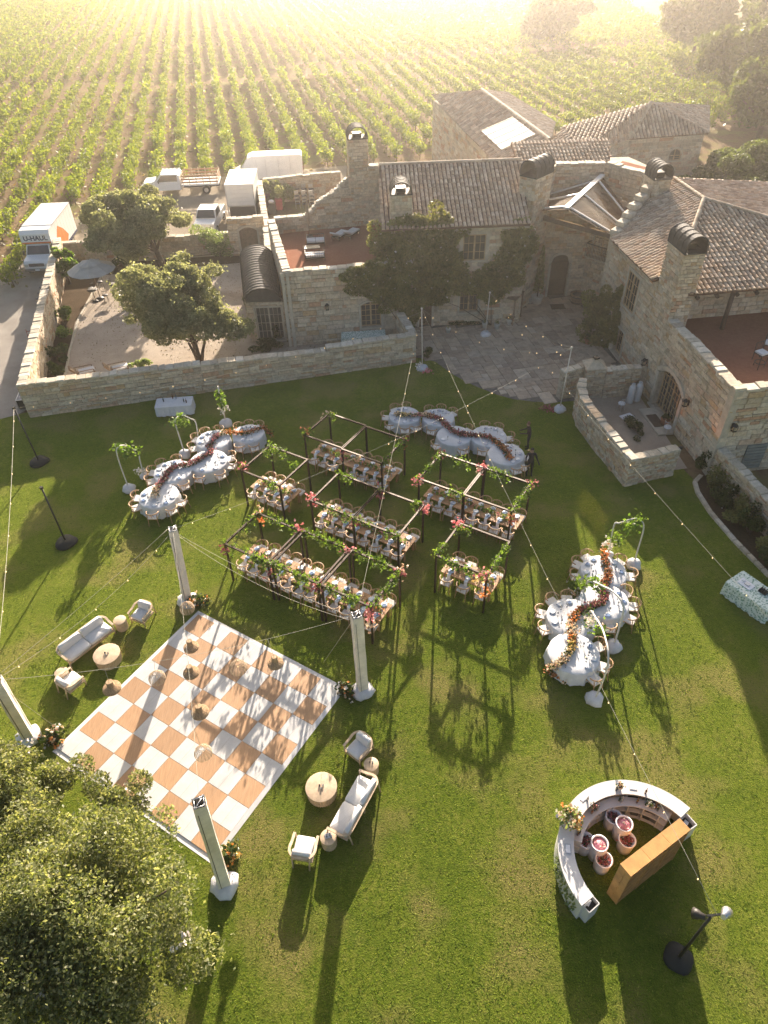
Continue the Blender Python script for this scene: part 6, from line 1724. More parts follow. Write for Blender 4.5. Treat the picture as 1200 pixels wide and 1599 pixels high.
for k, (a, r, z) in enumerate(bl):
    near = 'on the bar top' if z > 1 else 'on the work shelf'
    tag(link('bottle', BM[k % 3], None, on_bar(a, r, z)), f'{["green", "amber", "clear"][k % 3]} bottle {near} of the curved bar, {ORD[min(13, k if z < 1 else k - 14)]} counting from the right', 'bottle', 'bottles on the curved bar')
for k, (a, r, z) in enumerate([(59, 2.0, .45), (64, 2.0, .45), (75, 2.0, .45), (80, 2.0, .45), (56, 1.95, .08), (62, 1.95, .08), (74, 1.95, .08)]):
    o = empty('storage_crate', on_bar(a, r, z + .002), R(a), f'dark crate, {ORD[k]} of the crates on the inner bar shelves, upper shelf first', 'crate', 'crates on the inner shelves of the bar')
    MB().box((0, 0, .11), (.3, .22, .22)).build('crate_body', M_black if k % 2 else mat('slate_plastic', (.08, .09, .12), .5), o); MB().box((0, 0, .225), (.26, .18, .015)).build('crate_lid', M_iron, o)
for (a, r, z, lb, m_) in ((92, 2.15, 1.1, 'small peach flower vase on the bar top', M_fpeach), (66, 1.84, .842, 'small potted herb on the work shelf', M_fwhite), (122, 1.95, .842, 'small dark flower posy on the work shelf', M_fburg)):
    c_ = on_bar(a, r, z + .001); t = empty('vase', c_, 0, lb, 'vase'); MB().lathe([(.001, 0), (.05, 0), (.06, .08), (.045, .13), (.001, .13)], 10).build('pot', M_linen, t); greens('foliage', t, [(0, 0, .2)], 40, .06, M_leafd, .05, .04); flowers('flowers', t, [(0, 0, .22)], 14, .06, m_, .05, .03)
for (a, r, w_, h_, lb) in ((80, 2.2, .24, .16, 'grey drinks menu lying on the bar top'), (172, 2.15, .3, .18, 'blue-grey tray lying on the left bar arm'), (126, 2.25, .16, .12, 'small framed white card on the bar top')):
    c_ = on_bar(a, r, 1.104); t = empty('menu_card', c_, R(a + 90), lb, 'menu'); MB().box((0, 0, .006), (w_, h_, .012)).build('card', mat('grey_card', (.42, .44, .48), .6), t); MB().box((0, 0, .014), (w_ * .8, h_ * .7, .003)).build('print_area', M_linen, t)
# big flower arrangement on the bar's left shoulder
a_ = on_bar(148, 2.22, 1.1); t = empty('flower_arrangement', a_, 0, 'large orange and cream flower arrangement on the left shoulder of the bar', 'flowers', 'loose flower arrangements on the grass')
t['group'] = 'tall bar flowers'
pts = [(random.gauss(-.05, .17), random.gauss(0, .17), random.uniform(.1, .5)) for _ in range(22)]
MB().lathe([(.001, 0), (.10, 0), (.13, .12), (.10, .16), (.001, .16)], 12).build('bowl', M_linen, t)
greens('foliage', t, pts, 200, .09, M_leafg, .08, .08)
for m_, k in ((M_forange, 26), (M_fyellow, 26), (M_fwhite, 26), (M_fpeach, 22)): flowers('flowers', t, random.sample(pts, 9), k, .09, m_, .09, .09)
# tubs of flowers
M_tub = mat('white_tub', (.80, .76, .80), .35, .08, 3)
for (x, y, h, m_, lb) in ((959, 1275, .62, M_fburg, 'rearmost low white tub of dark flowers behind the bar'), (975.5, 1286, .88, M_fpink, 'tall white tub of pink water in the right cluster'), (980, 1311, .6, M_fburg, 'lower right white tub of dark flowers'),
                          (915.5, 1312, .62, M_fburg, 'leftmost low white tub of dark flowers'), (937, 1317, .88, M_fpink, 'tall white tub of pink water in the left cluster'), (943.5, 1342, .6, M_fburg, 'nearest low white tub of dark flowers')):
    c = G(x, y, h); t = empty('flower_tub', (c.x, c.y, 0), 0, lb, 'tub', 'white round tubs inside the bar'); r = .27
    MB().lathe([(r * .86, 0), (r * .92, h * .4), (r, h), (r * 1.02, h + .01), (r * .86, h + .01), (r * .80, h - .08), (.001, h - .08)], 26).build('tub', M_tub, t)
    pk = m_ is M_fpink
    if pk:
        MB().lathe([(r * .80, h - .03), (.001, h - .028)], 22).build('pink_surface', mat('pink_ice', (.80, .30, .38), .35, .3, 9, .8, 30), t)
        flowers('petals', t, [(.05, .05, h - .02), (-.06, .03, h - .02), (.08, -.08, h - .02)], 10, .05, M_fwhite, .05, .005)
    else:
        flowers('flowers', t, [(.1 * math.cos(q), .1 * math.sin(q), h - .06) for q in range(6)], 70, .06, M_fburg, .06, .015); greens('stems', t, [(0, 0, h - .05)], 60, .05, M_leafd, .09, .01)
# back-bar shelf unit in orange wood
M_shelf = mat('amber_plywood', (.54, .29, .10), .5, .14, 3, .1, 30)
s0, s1, s2, s3 = [V((*q_, 0)) for q_ in ((6.43, 8.21), (8.55, 9.47), (8.75, 9.12), (6.66, 7.84))]
ctr_ = (s0 + s1 + s2 + s3) / 4; sa = math.atan2((s1 - s0).y, (s1 - s0).x); SLn = (s1 - s0).length; SD = .4; SH = 2.1
t = empty('bookshelf', (ctr_.x, ctr_.y, 0), sa, 'tall orange plywood shelf unit standing behind the curved bar', 'shelf unit')
xs = [-SLn / 2, -SLn / 6, SLn / 6, SLn / 2]
for k in range(4):
    MB().box((xs[k] * (1 - .012 * abs(k - 1.5)), 0, SH / 2), (.028, SD - .001, SH - .004)).build('side_panel', M_shelf, t)
for k in range(3):
    xm = (xs[k] + xs[k + 1]) / 2
    for z in (.03, .45, .87, 1.29, 1.71): MB().box((xm, 0, z), (SLn / 3 - .04, SD - .03, .025)).build('shelf', M_shelf, t)
    MB().box((xm, 0, SH + .013), (SLn / 3 - .008, SD + .01, .025)).build('top_panel', M_shelf, t)
for k in range(2):
    for q in range(5): MB().box(((-1) ** k * (SLn / 2 + .004), 0, .24 + .42 * q), (.01, .05, .36), 0).build('end_slat', M_shelf, t)
MB().box((0, SD / 2 - .012, SH / 2), (SLn - .06, .008, SH - .1)).build('back_panel', M_shelf, t)
for k in range(3):
    xm = (xs[k] + xs[k + 1]) / 2
    for q in range(4): MB().bar((xm - SLn / 6 + .03, -SD / 2 + .01, .05 + .42 * q), (xm + SLn / 6 - .03, -SD / 2 + .01, .42 + .42 * q), .02, .02).build('brace', M_shelf, t)
# spotlight stand
t = empty('spotlight_stand', (st_a.x, st_a.y, 0), 0, 'black sandbagged mast with two silver spotlights near the bar', 'light stand', 'black weighted stands with poles')
MB().lathe([(.40, 0), (.42, .05), (.36, .13), (.15, .2), (.001, .21)], 20, wob=lambda i, q: 1 + .06 * math.sin(4 * q + i)).build('sandbag_base', M_rubber, t)
MB().tube([(0, 0, .1), (0, 0, 3.35)], .05, 8, .035).build('pole', M_black, t)
MB().bar((-.35, 0, 3.3), (.35, .05, 3.3), .05).build('crossbar', M_black, t)
for sx in (-1, 1):
    b = MB(); o_ = V((sx * .33, 0, 3.42)); d_ = V((sx * .5, .4, -.35)).normalized()
    b.tube([o_ - d_ * .16, o_ - d_ * .02, o_ + d_ * .02, o_ + d_ * .16], [.07, .09, .12, .14], 12); b.build('lamp_head', M_aluminium if sx > 0 else M_iron, t)
    MB().bar((sx * .33, 0, 3.3), o_, .03).build('yoke', M_iron, t)
# white buffet table and leaf-cloth table
c = (G(243, 617, .75) + G(298, 611, .75) + G(301, 638, .75) + G(245, 645, .75)) / 4
a = math.atan2((G(298, 613, .75) - G(243, 617, .75)).y, (G(298, 613, .75) - G(243, 617, .75)).x)
def cloth_table(c, rz, L, W_, label, m, h=.75, drop=.6):
    t = empty('buffet_table', (c.x, c.y, 0), rz, label, 'table')
    MB().box((0, 0, h - .03), (L - .04, W_ - .04, .03)).build('tabletop', M_farm, t)
    for x in (-1, 1):
        for y in (-1, 1): MB().box((x * (L / 2 - .1), y * (W_ / 2 - .1), (h - .04) / 2), (.04, .04, h - .04)).build('leg', M_black, t)
    m_ = MB(); N = 64; ph = random.uniform(0, 6)
    def P(i, s):
        per = 2 * (L + W_); u = per * i / N
        if u < L: x, y = -L / 2 + u, -W_ / 2; n = (0, -1)
        elif u < L + W_: x, y = L / 2, -W_ / 2 + u - L; n = (1, 0)
        elif u < 2 * L + W_: x, y = L / 2 - (u - L - W_), W_ / 2; n = (0, 1)
        else: x, y = -L / 2, W_ / 2 - (u - 2 * L - W_); n = (-1, 0)
        return x + n[0] * s, y + n[1] * s
    rings = [(0, h), (.015, h - .02), (.04, h - .3), (.06, h - drop)]
    for j, (s, z) in enumerate(rings):
        for i in range(N):
            x, y = P(i, s + (j * .012 * math.sin(i * 2.1 + ph) if j > 1 else 0)); m_.v.append((x, y, z + (.02 * math.sin(i * 1.1) if j == 3 else 0)))
    for j in range(3):
        for i in range(N): m_.f.append((j * N + i, (j + 1) * N + i, (j + 1) * N + (i + 1) % N, j * N + (i + 1) % N)); m_.sm.append(False)
    m_.f.append(tuple(range(N))); m_.sm.append(False)
    m_.build('tablecloth', m, t)
    return t
bt = cloth_table(c, a, 2.1, 1.0, 'white-clothed buffet table by the long garden wall', M_cloth)
M2 = Matrix.Rotation(a, 3, 'Z')
for k, (x, y) in enumerate([(-.6, .1), (-.1, .38), (.1, .36), (.6, -.1), (.75, -.2)]):
    q = V((c.x, c.y, 0)) + M2 @ V((x, y, 0)); tag(link('bottle', BM[k % 3], None, (q.x, q.y, .752)), f'bottle standing on the white buffet table, {["left", "rear left", "rear right", "right", "far right"][k]}', 'bottle', 'bottles on the white buffet table')
c2_ = G(1178, 922, .75)
M_lc = leafcloth = None
def leaf_cloth():
    m, nd, lk, b_ = _new('leaf_print_cloth'); tc = nd.new('ShaderNodeTexCoord'); v = nd.new('ShaderNodeTexVoronoi'); v.inputs['Scale'].default_value = 11
    lk.new(tc.outputs['Object'], v.inputs['Vector']); r = ramp(nd, [(.28, (.18, .30, .22)), (.42, (.48, .58, .50)), (.6, (.66, .72, .66))]); lk.new(v.outputs['Distance'], r.inputs[0]); lk.new(r.outputs[0], b_.inputs['Base Color']); b_.inputs['Roughness'].default_value = .9; return m
M_lc = leaf_cloth()
aa = R(-58); cloth_table(V((c2_.x + .05, c2_.y, 0)), aa, 2.0, 1.15, 'table under a pale green leaf-print cloth at the right picture edge', M_lc, .75, .72)
t = empty('crate_of_glasses', (c2_.x - .2, c2_.y + .35, .752), aa, 'white tray with dishes on the leaf-print cloth', 'tray'); MB().box((0, 0, .02), (.6, .4, .03)).build('tray', M_linen, t); MB().box((.05, 0, .06), (.2, .15, .05)).build('dish', M_aluminium, t); MB().box((-.18, .05, .07), (.12, .12, .08)).build('dish', M_linen, t)
t = empty('black_basket', (c2_.x + .35, c2_.y - .1, .752), aa, 'black wire basket of cutlery on the leaf-print cloth', 'basket')
for k in range(4): MB().box((-.15 + .1 * k, 0, .07), (.015, .3, .14)).build('rail', M_black, t)
MB().box((0, 0, .02), (.34, .3, .03)).build('base', M_black, t)
# second table with the same cloth by the wing
c3_ = G(568, 528, .75); cloth_table(V((c3_.x, c3_.y + .5, 0)), R(4), 2.9, .9, 'table under a pale green leaf-print cloth beneath the arched window', M_lc, .8, .5)
# flight case
c = G(38, 617, .7); t = empty('flight_case', (c.x, c.y, 0), R(8), 'black flight case with silver edges beyond the wall corner', 'case')
MB().box((0, 0, .38), (.75, 1.05, .6)).build('body', M_black, t)
for x in (-.38, .38):
    for y in (-.53, .53): MB().box((x, y, .38), (.03, .03, .62)).build('edge_strip', M_aluminium, t)
for x in (-.38, .38): MB().box((x, 0, .69), (.03, 1.08, .02)).build('edge_strip', M_aluminium, t)
for y in (-.53, .53): MB().box((0, y, .692), (.73, .03, .02)).build('edge_strip', M_aluminium, t)
MB().box((0, 0, .685), (.7, .98, .01)).build('lid', mat('slate_lid', (.12, .13, .17), .4), t)
for x in (-.3, .3):
    for y in (-.42, .42): MB().tube([(x - .03, y, .06), (x + .03, y, .06)], .05, 8).build('castor', M_rubber, t)

# ------------------------------------------------------------------ people
def person(loc, rz, label, shirt, trousers, arms, lean=0.0, hair=(.03, .02, .015)):
    """one continuous skinned figure, 1.74 m tall"""
    J = {'pel': (0, 0, .95), 'wai': (0, .0, 1.10), 'che': (0, lean * .5, 1.30), 'nec': (0, lean, 1.47), 'hea': (0, lean + .02, 1.56), 'top': (0, lean + .01, 1.70)}
    for s, n in ((1, 'R'), (-1, 'L')):
        J['hip' + n] = (s * .10, 0, .90); J['kne' + n] = (s * .11, .03, .50); J['ank' + n] = (s * .12, -.02, .09); J['toe' + n] = (s * .13, .16, .035)
        J['sho' + n] = (s * .19, lean * .9, 1.41)
        e, w = arms[n]; J['elb' + n] = e; J['wri' + n] = w
        d = (V(w) - V(e)).normalized(); J['han' + n] = tuple(V(w) + d * .09)
    r = {'pel': .145, 'wai': .125, 'che': .155, 'nec': .055, 'hea': .085, 'top': .075, 'hip': .095, 'kne': .06, 'ank': .042, 'toe': .035, 'sho': .065, 'elb': .045, 'wri': .03, 'han': .035}
    E_ = [('pel', 'wai'), ('wai', 'che'), ('che', 'nec'), ('nec', 'hea'), ('hea', 'top')]
    for n in 'RL': E_ += [('pel', 'hip' + n), ('hip' + n, 'kne' + n), ('kne' + n, 'ank' + n), ('ank' + n, 'toe' + n), ('che', 'sho' + n), ('sho' + n, 'elb' + n), ('elb' + n, 'wri' + n), ('wri' + n, 'han' + n)]
    ks = list(J); vs = [J[k] for k in ks]; es = [(ks.index(a), ks.index(c)) for a, c in E_]; rad = [r.get(k, r.get(k[:3])) for k in ks]
    # fingers
    for n in 'RL':
        h = V(J['han' + n]); d = (V(J['han' + n]) - V(J['wri' + n])).normalized(); sd = d.cross(V((0, 0, 1))); sd = sd.normalized() if sd.length > .1 else V((1, 0, 0)); hi = ks.index('han' + n)
        for q, ln in enumerate((.055, .07, .075, .065)):
            b0 = h + sd * (.012 * (q - 1.5) * 1.6) + d * .02; i0 = len(vs); vs.append(tuple(b0)); rad.append(.009); vs.append(tuple(b0 + d * ln * .6)); rad.append(.008); vs.append(tuple(b0 + d * ln + V((0, 0, -.015)))); rad.append(.007)
            es += [(hi, i0), (i0, i0 + 1), (i0 + 1, i0 + 2)]
        i0 = len(vs); b0 = h - sd * .035 - d * .03; vs.append(tuple(b0)); rad.append(.011); vs.append(tuple(b0 - sd * .02 + d * .04)); rad.append(.009); es += [(hi, i0), (i0, i0 + 1)]
    me = bpy.data.meshes.new('body'); me.from_pydata(vs, es, []); me.update()
    m, nd, lk, bs = _new('skin_and_clothes')
    tc = nd.new('ShaderNodeTexCoord'); sp = nd.new('ShaderNodeSeparateXYZ'); lk.new(tc.outputs['Object'], sp.inputs[0])
    rp = ramp(nd, [(0, (.02, .02, .02)), (.055, trousers), (.56, shirt), (.855, (.42, .26, .18))]); rp.color_ramp.interpolation = 'CONSTANT'
    dv_ = nd.new('ShaderNodeMath'); dv_.operation = 'DIVIDE'; dv_.inputs[1].default_value = 1.74; lk.new(sp.outputs[2], dv_.inputs[0]); lk.new(dv_.outputs[0], rp.inputs[0])
    # bare hands: beyond the wrists
    lk.new(rp.outputs[0], bs.inputs['Base Color']); bs.inputs['Roughness'].default_value = .75
    me.materials.append(m)
    o = link('person', me, None, loc, (0, 0, rz)); tag(o, label, 'person')
    sk = o.modifiers.new('skin', 'SKIN'); sk.use_smooth_shade = True
    for i, v in enumerate(me.skin_vertices[0].data): v.radius = (rad[i], rad[i] * (.8 if rad[i] > .1 else 1)); v.use_root = (i == 0)
    sb = o.modifiers.new('sub', 'SUBSURF'); sb.levels = 1; sb.render_levels = 1
    hd = V(J['top']); b = MB(); b.lathe([(.001, .085), (.05, .075), (.083, .03), (.092, -.03), (.085, -.08), (.07, -.09)], 12, (hd.x, hd.y - .018, hd.z - .03), wob=lambda i, q: 1.0 if math.sin(q) < .3 or i < 3 else .86); b.build('hair', mat('hair_%d' % len(bpy.data.materials), hair, .6), o)
    b = MB(); hy = J['hea'][1] + .088
    b.ball((0, hy + .004, 1.585), .014, 6, 4).build('nose', MATS.get('skin') or mat('skin', (.42, .26, .18), .6), o)
    b = MB()
    for s in (-1, 1): b.ball((s * .03, hy - .008, 1.615), .010, 6, 4)
    b.build('eyes', M_black, o)
    MB().box((0, hy - .004, 1.55), (.04, .012, .008)).build('mouth', MATS.get('lips') or mat('lips', (.35, .12, .10), .6), o)
    b = MB()
    for s in (-1, 1): b.ball((s * .088, J['hea'][1], 1.60), .02, 6, 4)
    b.build('ears', MATS['skin'], o)
    b = MB()
    for n in 'RL': b.ball(V(J['wri' + n]).lerp(V(J['han' + n]), .7), .045, 8, 5, .9)
    return o
c = G(826, 742); person((c.x, c.y, 0), math.pi, 'person in black beside the rightmost top round table, arms out', (.015, .015, .017), (.015, .015, .017), {'R': ((.27, .02, 1.16), (.30, .24, 1.02)), 'L': ((-.27, .0, 1.15), (-.34, .2, 1.0))})
c = G(822, 703); person((c.x + .1, c.y + .15, 0), R(80), 'brown-haired person in dark clothes leaning toward the top right tables', (.035, .018, .018), (.02, .02, .022), {'R': ((.26, .12, 1.15), (.2, .38, 1.08)), 'L': ((-.26, .12, 1.15), (-.18, .38, 1.08))}, .12, (.20, .09, .05))
# ------------------------------------------------------------------ vehicles behind the courtyard
M_vwhite = mat('vehicle_white', (.78, .78, .77), .3, .03, 2, spec=.6)
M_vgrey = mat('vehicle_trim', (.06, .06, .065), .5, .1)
M_vglass = glass_mat('vehicle_glass', (.05, .06, .07), .05)
M_head = mat('headlight', (.6, .6, .58), .1, .05, 4, spec=.9)
def wheel(t, x, y, r=.38, w=.24):
    o = MB().tube([(x - w / 2, y, r), (x - w / 2 + .04, y, r), (x + w / 2 - .04, y, r), (x + w / 2, y, r)], [r * .9, r, r, r * .9], 16).build('wheel', M_rubber, t)
    MB().tube([(x - w / 2 - .006, y, r), (x + w / 2 + .006, y, r)], r * .55, 12).build('rim', M_aluminium, o)
def profile_body(name, prof, w, m, t, taper=.0):
    """body extruded across x from a side profile of (y, z) points, y forward"""
    n = len(prof); b = MB()
    zt = max(z for y, z in prof)
    f = lambda z: 1 - taper * max(0, (z - .9) / (zt - .9)) if zt > .9 else 1
    b.v = [(-w / 2 * f(z), y, z) for y, z in prof] + [(w / 2 * f(z), y, z) for y, z in prof]
    area = sum(prof[i][0] * prof[(i + 1) % n][1] - prof[(i + 1) % n][0] * prof[i][1] for i in range(n))
    s = 1 if area < 0 else -1
    b.f = [tuple(range(n))[::s], tuple(range(n, 2 * n))[::-s]] + [((i, n + i, n + (i + 1) % n, (i + 1) % n) if s > 0 else (i, (i + 1) % n, n + (i + 1) % n, n + i))[::-1] for i in range(n)]; b.sm = [False] * len(b.f)
    return b.build(name, m, t)
def text(parent, body, loc, rot, size, m, ext=.008, name='lettering'):
    cu = bpy.data.curves.new(name, 'FONT'); cu.body = body; cu.size = size; cu.extrude = ext; cu.align_x = 'CENTER'; cu.align_y = 'CENTER'; cu.offset = size * .022
    cu.materials.append(m); tmp = bpy.data.objects.new(name, cu); COL.objects.link(tmp); bpy.context.view_layer.update()
    me = bpy.data.meshes.new_from_object(tmp); bpy.data.objects.remove(tmp); return link(name, me, parent, loc, rot)
# moving truck, nose toward the camera
c = G(62, 425); t = empty('moving_truck', (c.x + .2, c.y + 3.0, 0), math.pi + R(3), 'white moving box truck facing the camera on the gravel driveway', 'truck')
W_ = 2.35; M_or = mat('orange_decal', (.75, .18, .03), .5, .1); M_ink = mat('dark_blue_print', (.02, .03, .09), .5, .05)
MB().box((0, -1.4, 1.95), (W_, 5.4, 2.4)).build('cargo_box', M_vwhite, t)
profile_body('overcab_box', [(1.3, 2.1), (1.3, 3.15), (2.2, 3.12), (2.42, 2.85), (2.42, 2.1)], W_ - .002, M_vwhite, t)
profile_body('cab', [(1.3, .55), (1.3, 2.05), (2.35, 2.02), (2.85, 1.35), (3.75, 1.22), (3.88, 1.0), (3.9, .5)], 1.98, M_vwhite, t, .08)
b = MB(); b.add([(-.82, 2.41, 1.96), (.82, 2.41, 1.96), (.9, 2.84, 1.40), (-.9, 2.84, 1.40)], [(0, 3, 2, 1)]); b.build('windshield', M_vglass, t)
for s in (-1, 1):
    MB().box((s * .975, 1.95, 1.6), (.03, .75, .5)).build('side_window', M_vglass, t); MB().box((s * .82, 3.9, .92), (.28, .05, .2)).build('headlight', M_head, t); MB().box((s * 1.25, 2.5, 1.45), (.14, .1, .34)).build('mirror', M_vgrey, t)
MB().box((0, 3.905, .95), (1.2, .04, .24)).build('grille', M_vgrey, t)
for k in range(4): MB().box((0, 3.93, .87 + k * .055), (1.16, .02, .016)).build('grille_bar', M_chrome, t)
MB().box((0, 3.97, .58), (2.0, .14, .2)).build('bumper', M_chrome, t); MB().box((0, 4.05, .6), (.35, .02, .12)).build('licence_plate', M_linen, t)
MB().box((0, 2.432, 2.17), (W_ - .06, .02, .12)).build('orange_stripe', M_or, t)
for k in range(1, 8): MB().box((0, -4.1 + .68 * k, 1.95), (W_ + .012, .02, 2.3)).build('panel_seam', M_aluminium, t)
MB().box((0, -1.4, 3.16), (W_ + .04, 5.44, .05)).build('roof_rim', M_aluminium, t)
for s in (-1, 1): MB().box((s * .992, 1.5, 1.25), (.01, .015, 1.3)).build('door_seam', M_vgrey, t); MB().box((s * 1.0, 1.62, 1.28), (.03, .14, .04)).build('door_handle', M_vgrey, t)
text(t, 'U-HAUL', (0, 2.44, 2.52), (R(90), 0, math.pi), .52, M_ink)
for s in (-1, 1):
    b = MB(); x = s * (W_ / 2 + .006)
    b.add([(x, 1.1, .9), (x, 1.1, 2.0), (x, .2, 2.7), (x, -.9, 2.1), (x, -1.8, 1.3), (x, -1.2, .9)], [(0, 1, 2, 3, 4, 5)]); b.build('orange_graphic', M_or, t)
    MB().box((s * W_ / 2, -1.4, .84), (.012, 5.38, .18)).build('side_stripe', M_ink, t)
for x in (-.9, .9):
    wheel(t, x, 3.1); wheel(t, x, -2.6, .4, .4)
# white cargo van, nose to the left
c = G(419, 268, 1.0); t = empty('cargo_van', (c.x, c.y, 0), R(90) + R(4), 'long white high-roof cargo van parked facing left behind the yard wall', 'van')
profile_body('body', [(-3.6, .45), (-3.65, 2.6), (-3.5, 2.75), (1.4, 2.78), (1.9, 2.6), (2.75, 1.55), (3.55, 1.2), (3.7, .9), (3.7, .45)], 2.05, M_vwhite, t, .10)
b = MB(); b.add([(-.80, 1.95, 2.56), (.80, 1.95, 2.56), (.93, 2.75, 1.60), (-.93, 2.75, 1.60)], [(0, 3, 2, 1)]); o = b.build('windshield', M_vglass, t); o.location = (0, .03, .03)
for s in (-1, 1):
    b = MB(); x = s * .985; b.add([(x, 1.2, 1.5), (x, 2.5, 1.5), (s * .93, 1.75, 2.2), (s * .93, 1.2, 2.2)], [(0, 1, 2, 3)] if s > 0 else [(3, 2, 1, 0)]); b.build('side_window', M_vglass, t)
    MB().box((s * .8, 3.68, .95), (.3, .06, .25)).build('headlight', M_head, t); MB().box((s * 1.16, 2.3, 1.5), (.18, .1, .3)).build('mirror', M_vgrey, t)
    MB().box((s * 1.03, -1.2, .55), (.03, 4.2, .14)).build('side_trim', M_vgrey, t)
    MB().box((s * .95, -3.66, 1.3), (.1, .03, .6)).build('tail_light', mat('tail_light', (.45, .03, .02), .3), t)
MB().box((0, 3.7, .55), (1.95, .14, .3)).build('bumper', M_vgrey, t)
for y_ in (1.05, .1, -1.2, -2.4): MB().box((0, y_, 1.5), (2.062, .018, 1.9)).build('body_seam', M_aluminium, t)
for x in (-.9, .9): wheel(t, x, 2.6, .36); wheel(t, x, -2.3, .36)
# stake-bed truck, nose to the left
c = G(284, 290, .6); t = empty('stake_truck', (c.x, c.y, 0), R(90) + R(3), 'white crew-cab stake-bed truck with wooden rails facing left', 'truck')
profile_body('cab', [(-.1, .5), (-.1, 1.85), (.15, 1.95), (1.75, 1.95), (2.45, 1.35), (3.6, 1.22), (3.75, 1.0), (3.75, .5)], 2.0, M_vwhite, t, .14)
for s in (-1, 1):
    b = MB(); x = s * .955
    b.add([(x, .15, 1.3), (x, 2.2, 1.3), (s * .90, 1.68, 1.85), (s * .90, .15, 1.85)], [(0, 1, 2, 3)] if s > 0 else [(3, 2, 1, 0)]); b.build('side_window', M_vglass, t)
    MB().box((s * .8, 3.75, .95), (.3, .05, .22)).build('headlight', M_head, t); MB().box((s * 1.15, 2.0, 1.35), (.16, .08, .26)).build('mirror', M_vgrey, t)
b = MB(); b.add([(-.84, 1.79, 1.93), (.84, 1.79, 1.93), (.94, 2.42, 1.40), (-.94, 2.42, 1.40)], [(0, 3, 2, 1)]); o = b.build('windshield', M_vglass, t); o.location = (0, .03, .03)
MB().box((0, 3.78, .58), (2.0, .14, .22)).build('bumper', M_chrome, t)
for k in range(5): MB().box((0, .05 + .4 * k, 2.1), (1.5, .05, .04)).build('roof_rack_bar', M_vwhite, t)
for s in (-1, 1): MB().box((s * .72, .85, 2.06), (.05, 1.9, .05)).build('roof_rack_rail', M_vwhite, t)
MB().box((0, -2.1, .95), (2.3, 3.7, .14)).build('flat_bed', M_vwhite, t); MB().box((0, -2.1, .7), (.9, 3.7, .36)).build('chassis', M_vgrey, t)
for s in (-1, 1):
    for k in range(6): MB().box((s * 1.12, -.4 - .68 * k, 1.5), (.07, .07, .95)).build('stake', M_pale, t)
    for k in range(3): MB().box((s * 1.12, -2.1, 1.2 + .3 * k), (.04, 3.6, .14)).build('rail', M_farm, t)
for k in range(3): MB().box((0, -3.9, 1.2 + .3 * k), (2.2, .04, .14)).build('rail', M_farm, t); MB().box((0, -.3, 1.2 + .3 * k), (2.2, .04, .14)).build('rail', M_farm, t)
for x in (-.9, .9): wheel(t, x, 2.75, .4); wheel(t, x, -2.6, .4, .4)
# white box truck, tail to the camera
c = G(380, 348); t = empty('box_truck', (c.x, c.y + 2.4, 0), R(2), 'white box truck with its dark open tail toward the arched gate', 'truck')
MB().box((0, 0, 2.4), (2.55, 4.6, 1.8)).build('cargo_box', M_vwhite, t)
MB().box((0, 0, 3.32), (2.6, 4.65, .05)).build('roof_panel', M_white, t)
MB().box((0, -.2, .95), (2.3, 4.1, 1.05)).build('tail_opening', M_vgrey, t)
for x in (-1.24, 1.24): MB().box((x, -2.33, 1.8), (.08, .06, 3.0)).build('corner_post', M_white, t)
MB().box((0, -2.34, 1.47), (2.4, .05, .07)).build('door_rail', M_aluminium, t)
for k in range(5): MB().box((0, -2.325, 1.68 + .35 * k), (2.36, .02, .33)).build('door_slat', M_vwhite, t)
profile_body('cab', [(2.35, .5), (2.35, 2.3), (3.3, 2.3), (3.9, 1.4), (4.5, 1.2), (4.5, .5)], 2.0, M_vwhite, t, .1)
for x in (-.95, .95): wheel(t, x, -1.4, .42, .4); wheel(t, x, 3.6, .42)
# pickup behind the trees
c = G(328, 338, .9); t = empty('pickup_truck', (c.x, c.y, 0), R(178), 'white pickup half hidden behind the large olive tree', 'pickup')
profile_body('body', [(-2.6, .5), (-2.6, 1.15), (-.7, 1.15), (-.6, 1.8), (.9, 1.8), (1.5, 1.2), (2.6, 1.1), (2.65, .5)], 1.9, M_vwhite, t, .16)
b = MB(); b.add([(-.70, .93, 1.79), (.70, .93, 1.79), (.84, 1.47, 1.25), (-.84, 1.47, 1.25)], [(0, 3, 2, 1)]); o = b.build('windshield', M_vglass, t); o.location = (0, .03, .03)
for s in (-1, 1):
    b = MB(); x = s * .90; b.add([(x, -.5, 1.22), (x, 1.3, 1.22), (s * .82, .85, 1.72), (s * .82, -.5, 1.72)], [(0, 1, 2, 3)] if s > 0 else [(3, 2, 1, 0)]); b.build('side_window', M_vglass, t)
    MB().box((s * .7, 2.64, .9), (.3, .05, .18)).build('headlight', M_head, t)
MB().box((0, -1.65, 1.16), (1.6, 1.8, .03)).build('cargo_bed', M_vgrey, t); MB().box((0, 2.66, .6), (1.9, .12, .2)).build('bumper', M_chrome, t)
for x in (-.85, .85): wheel(t, x, 1.7, .36); wheel(t, x, -1.7, .36)
c = G(345, 338); 
for k, (dx, dy, nm) in enumerate(((.3, 0, 'left'), (1.1, .2, 'middle'), (1.8, -.1, 'right'))):
    t = empty('folded_table', (c.x + dx, c.y + dy - 1, 0), .3 * k, f'white folding table on the gravel behind the olive tree, {nm} one', 'folding table', 'white folding tables by the pickup'); MB().box((0, 0, .72), (.7, .6, .03)).build('tabletop', M_white, t)
    for x in (-.3, .3):
        for y in (-.25, .25): MB().box((x, y, .35), (.025, .025, .7)).build('leg', M_aluminium, t)

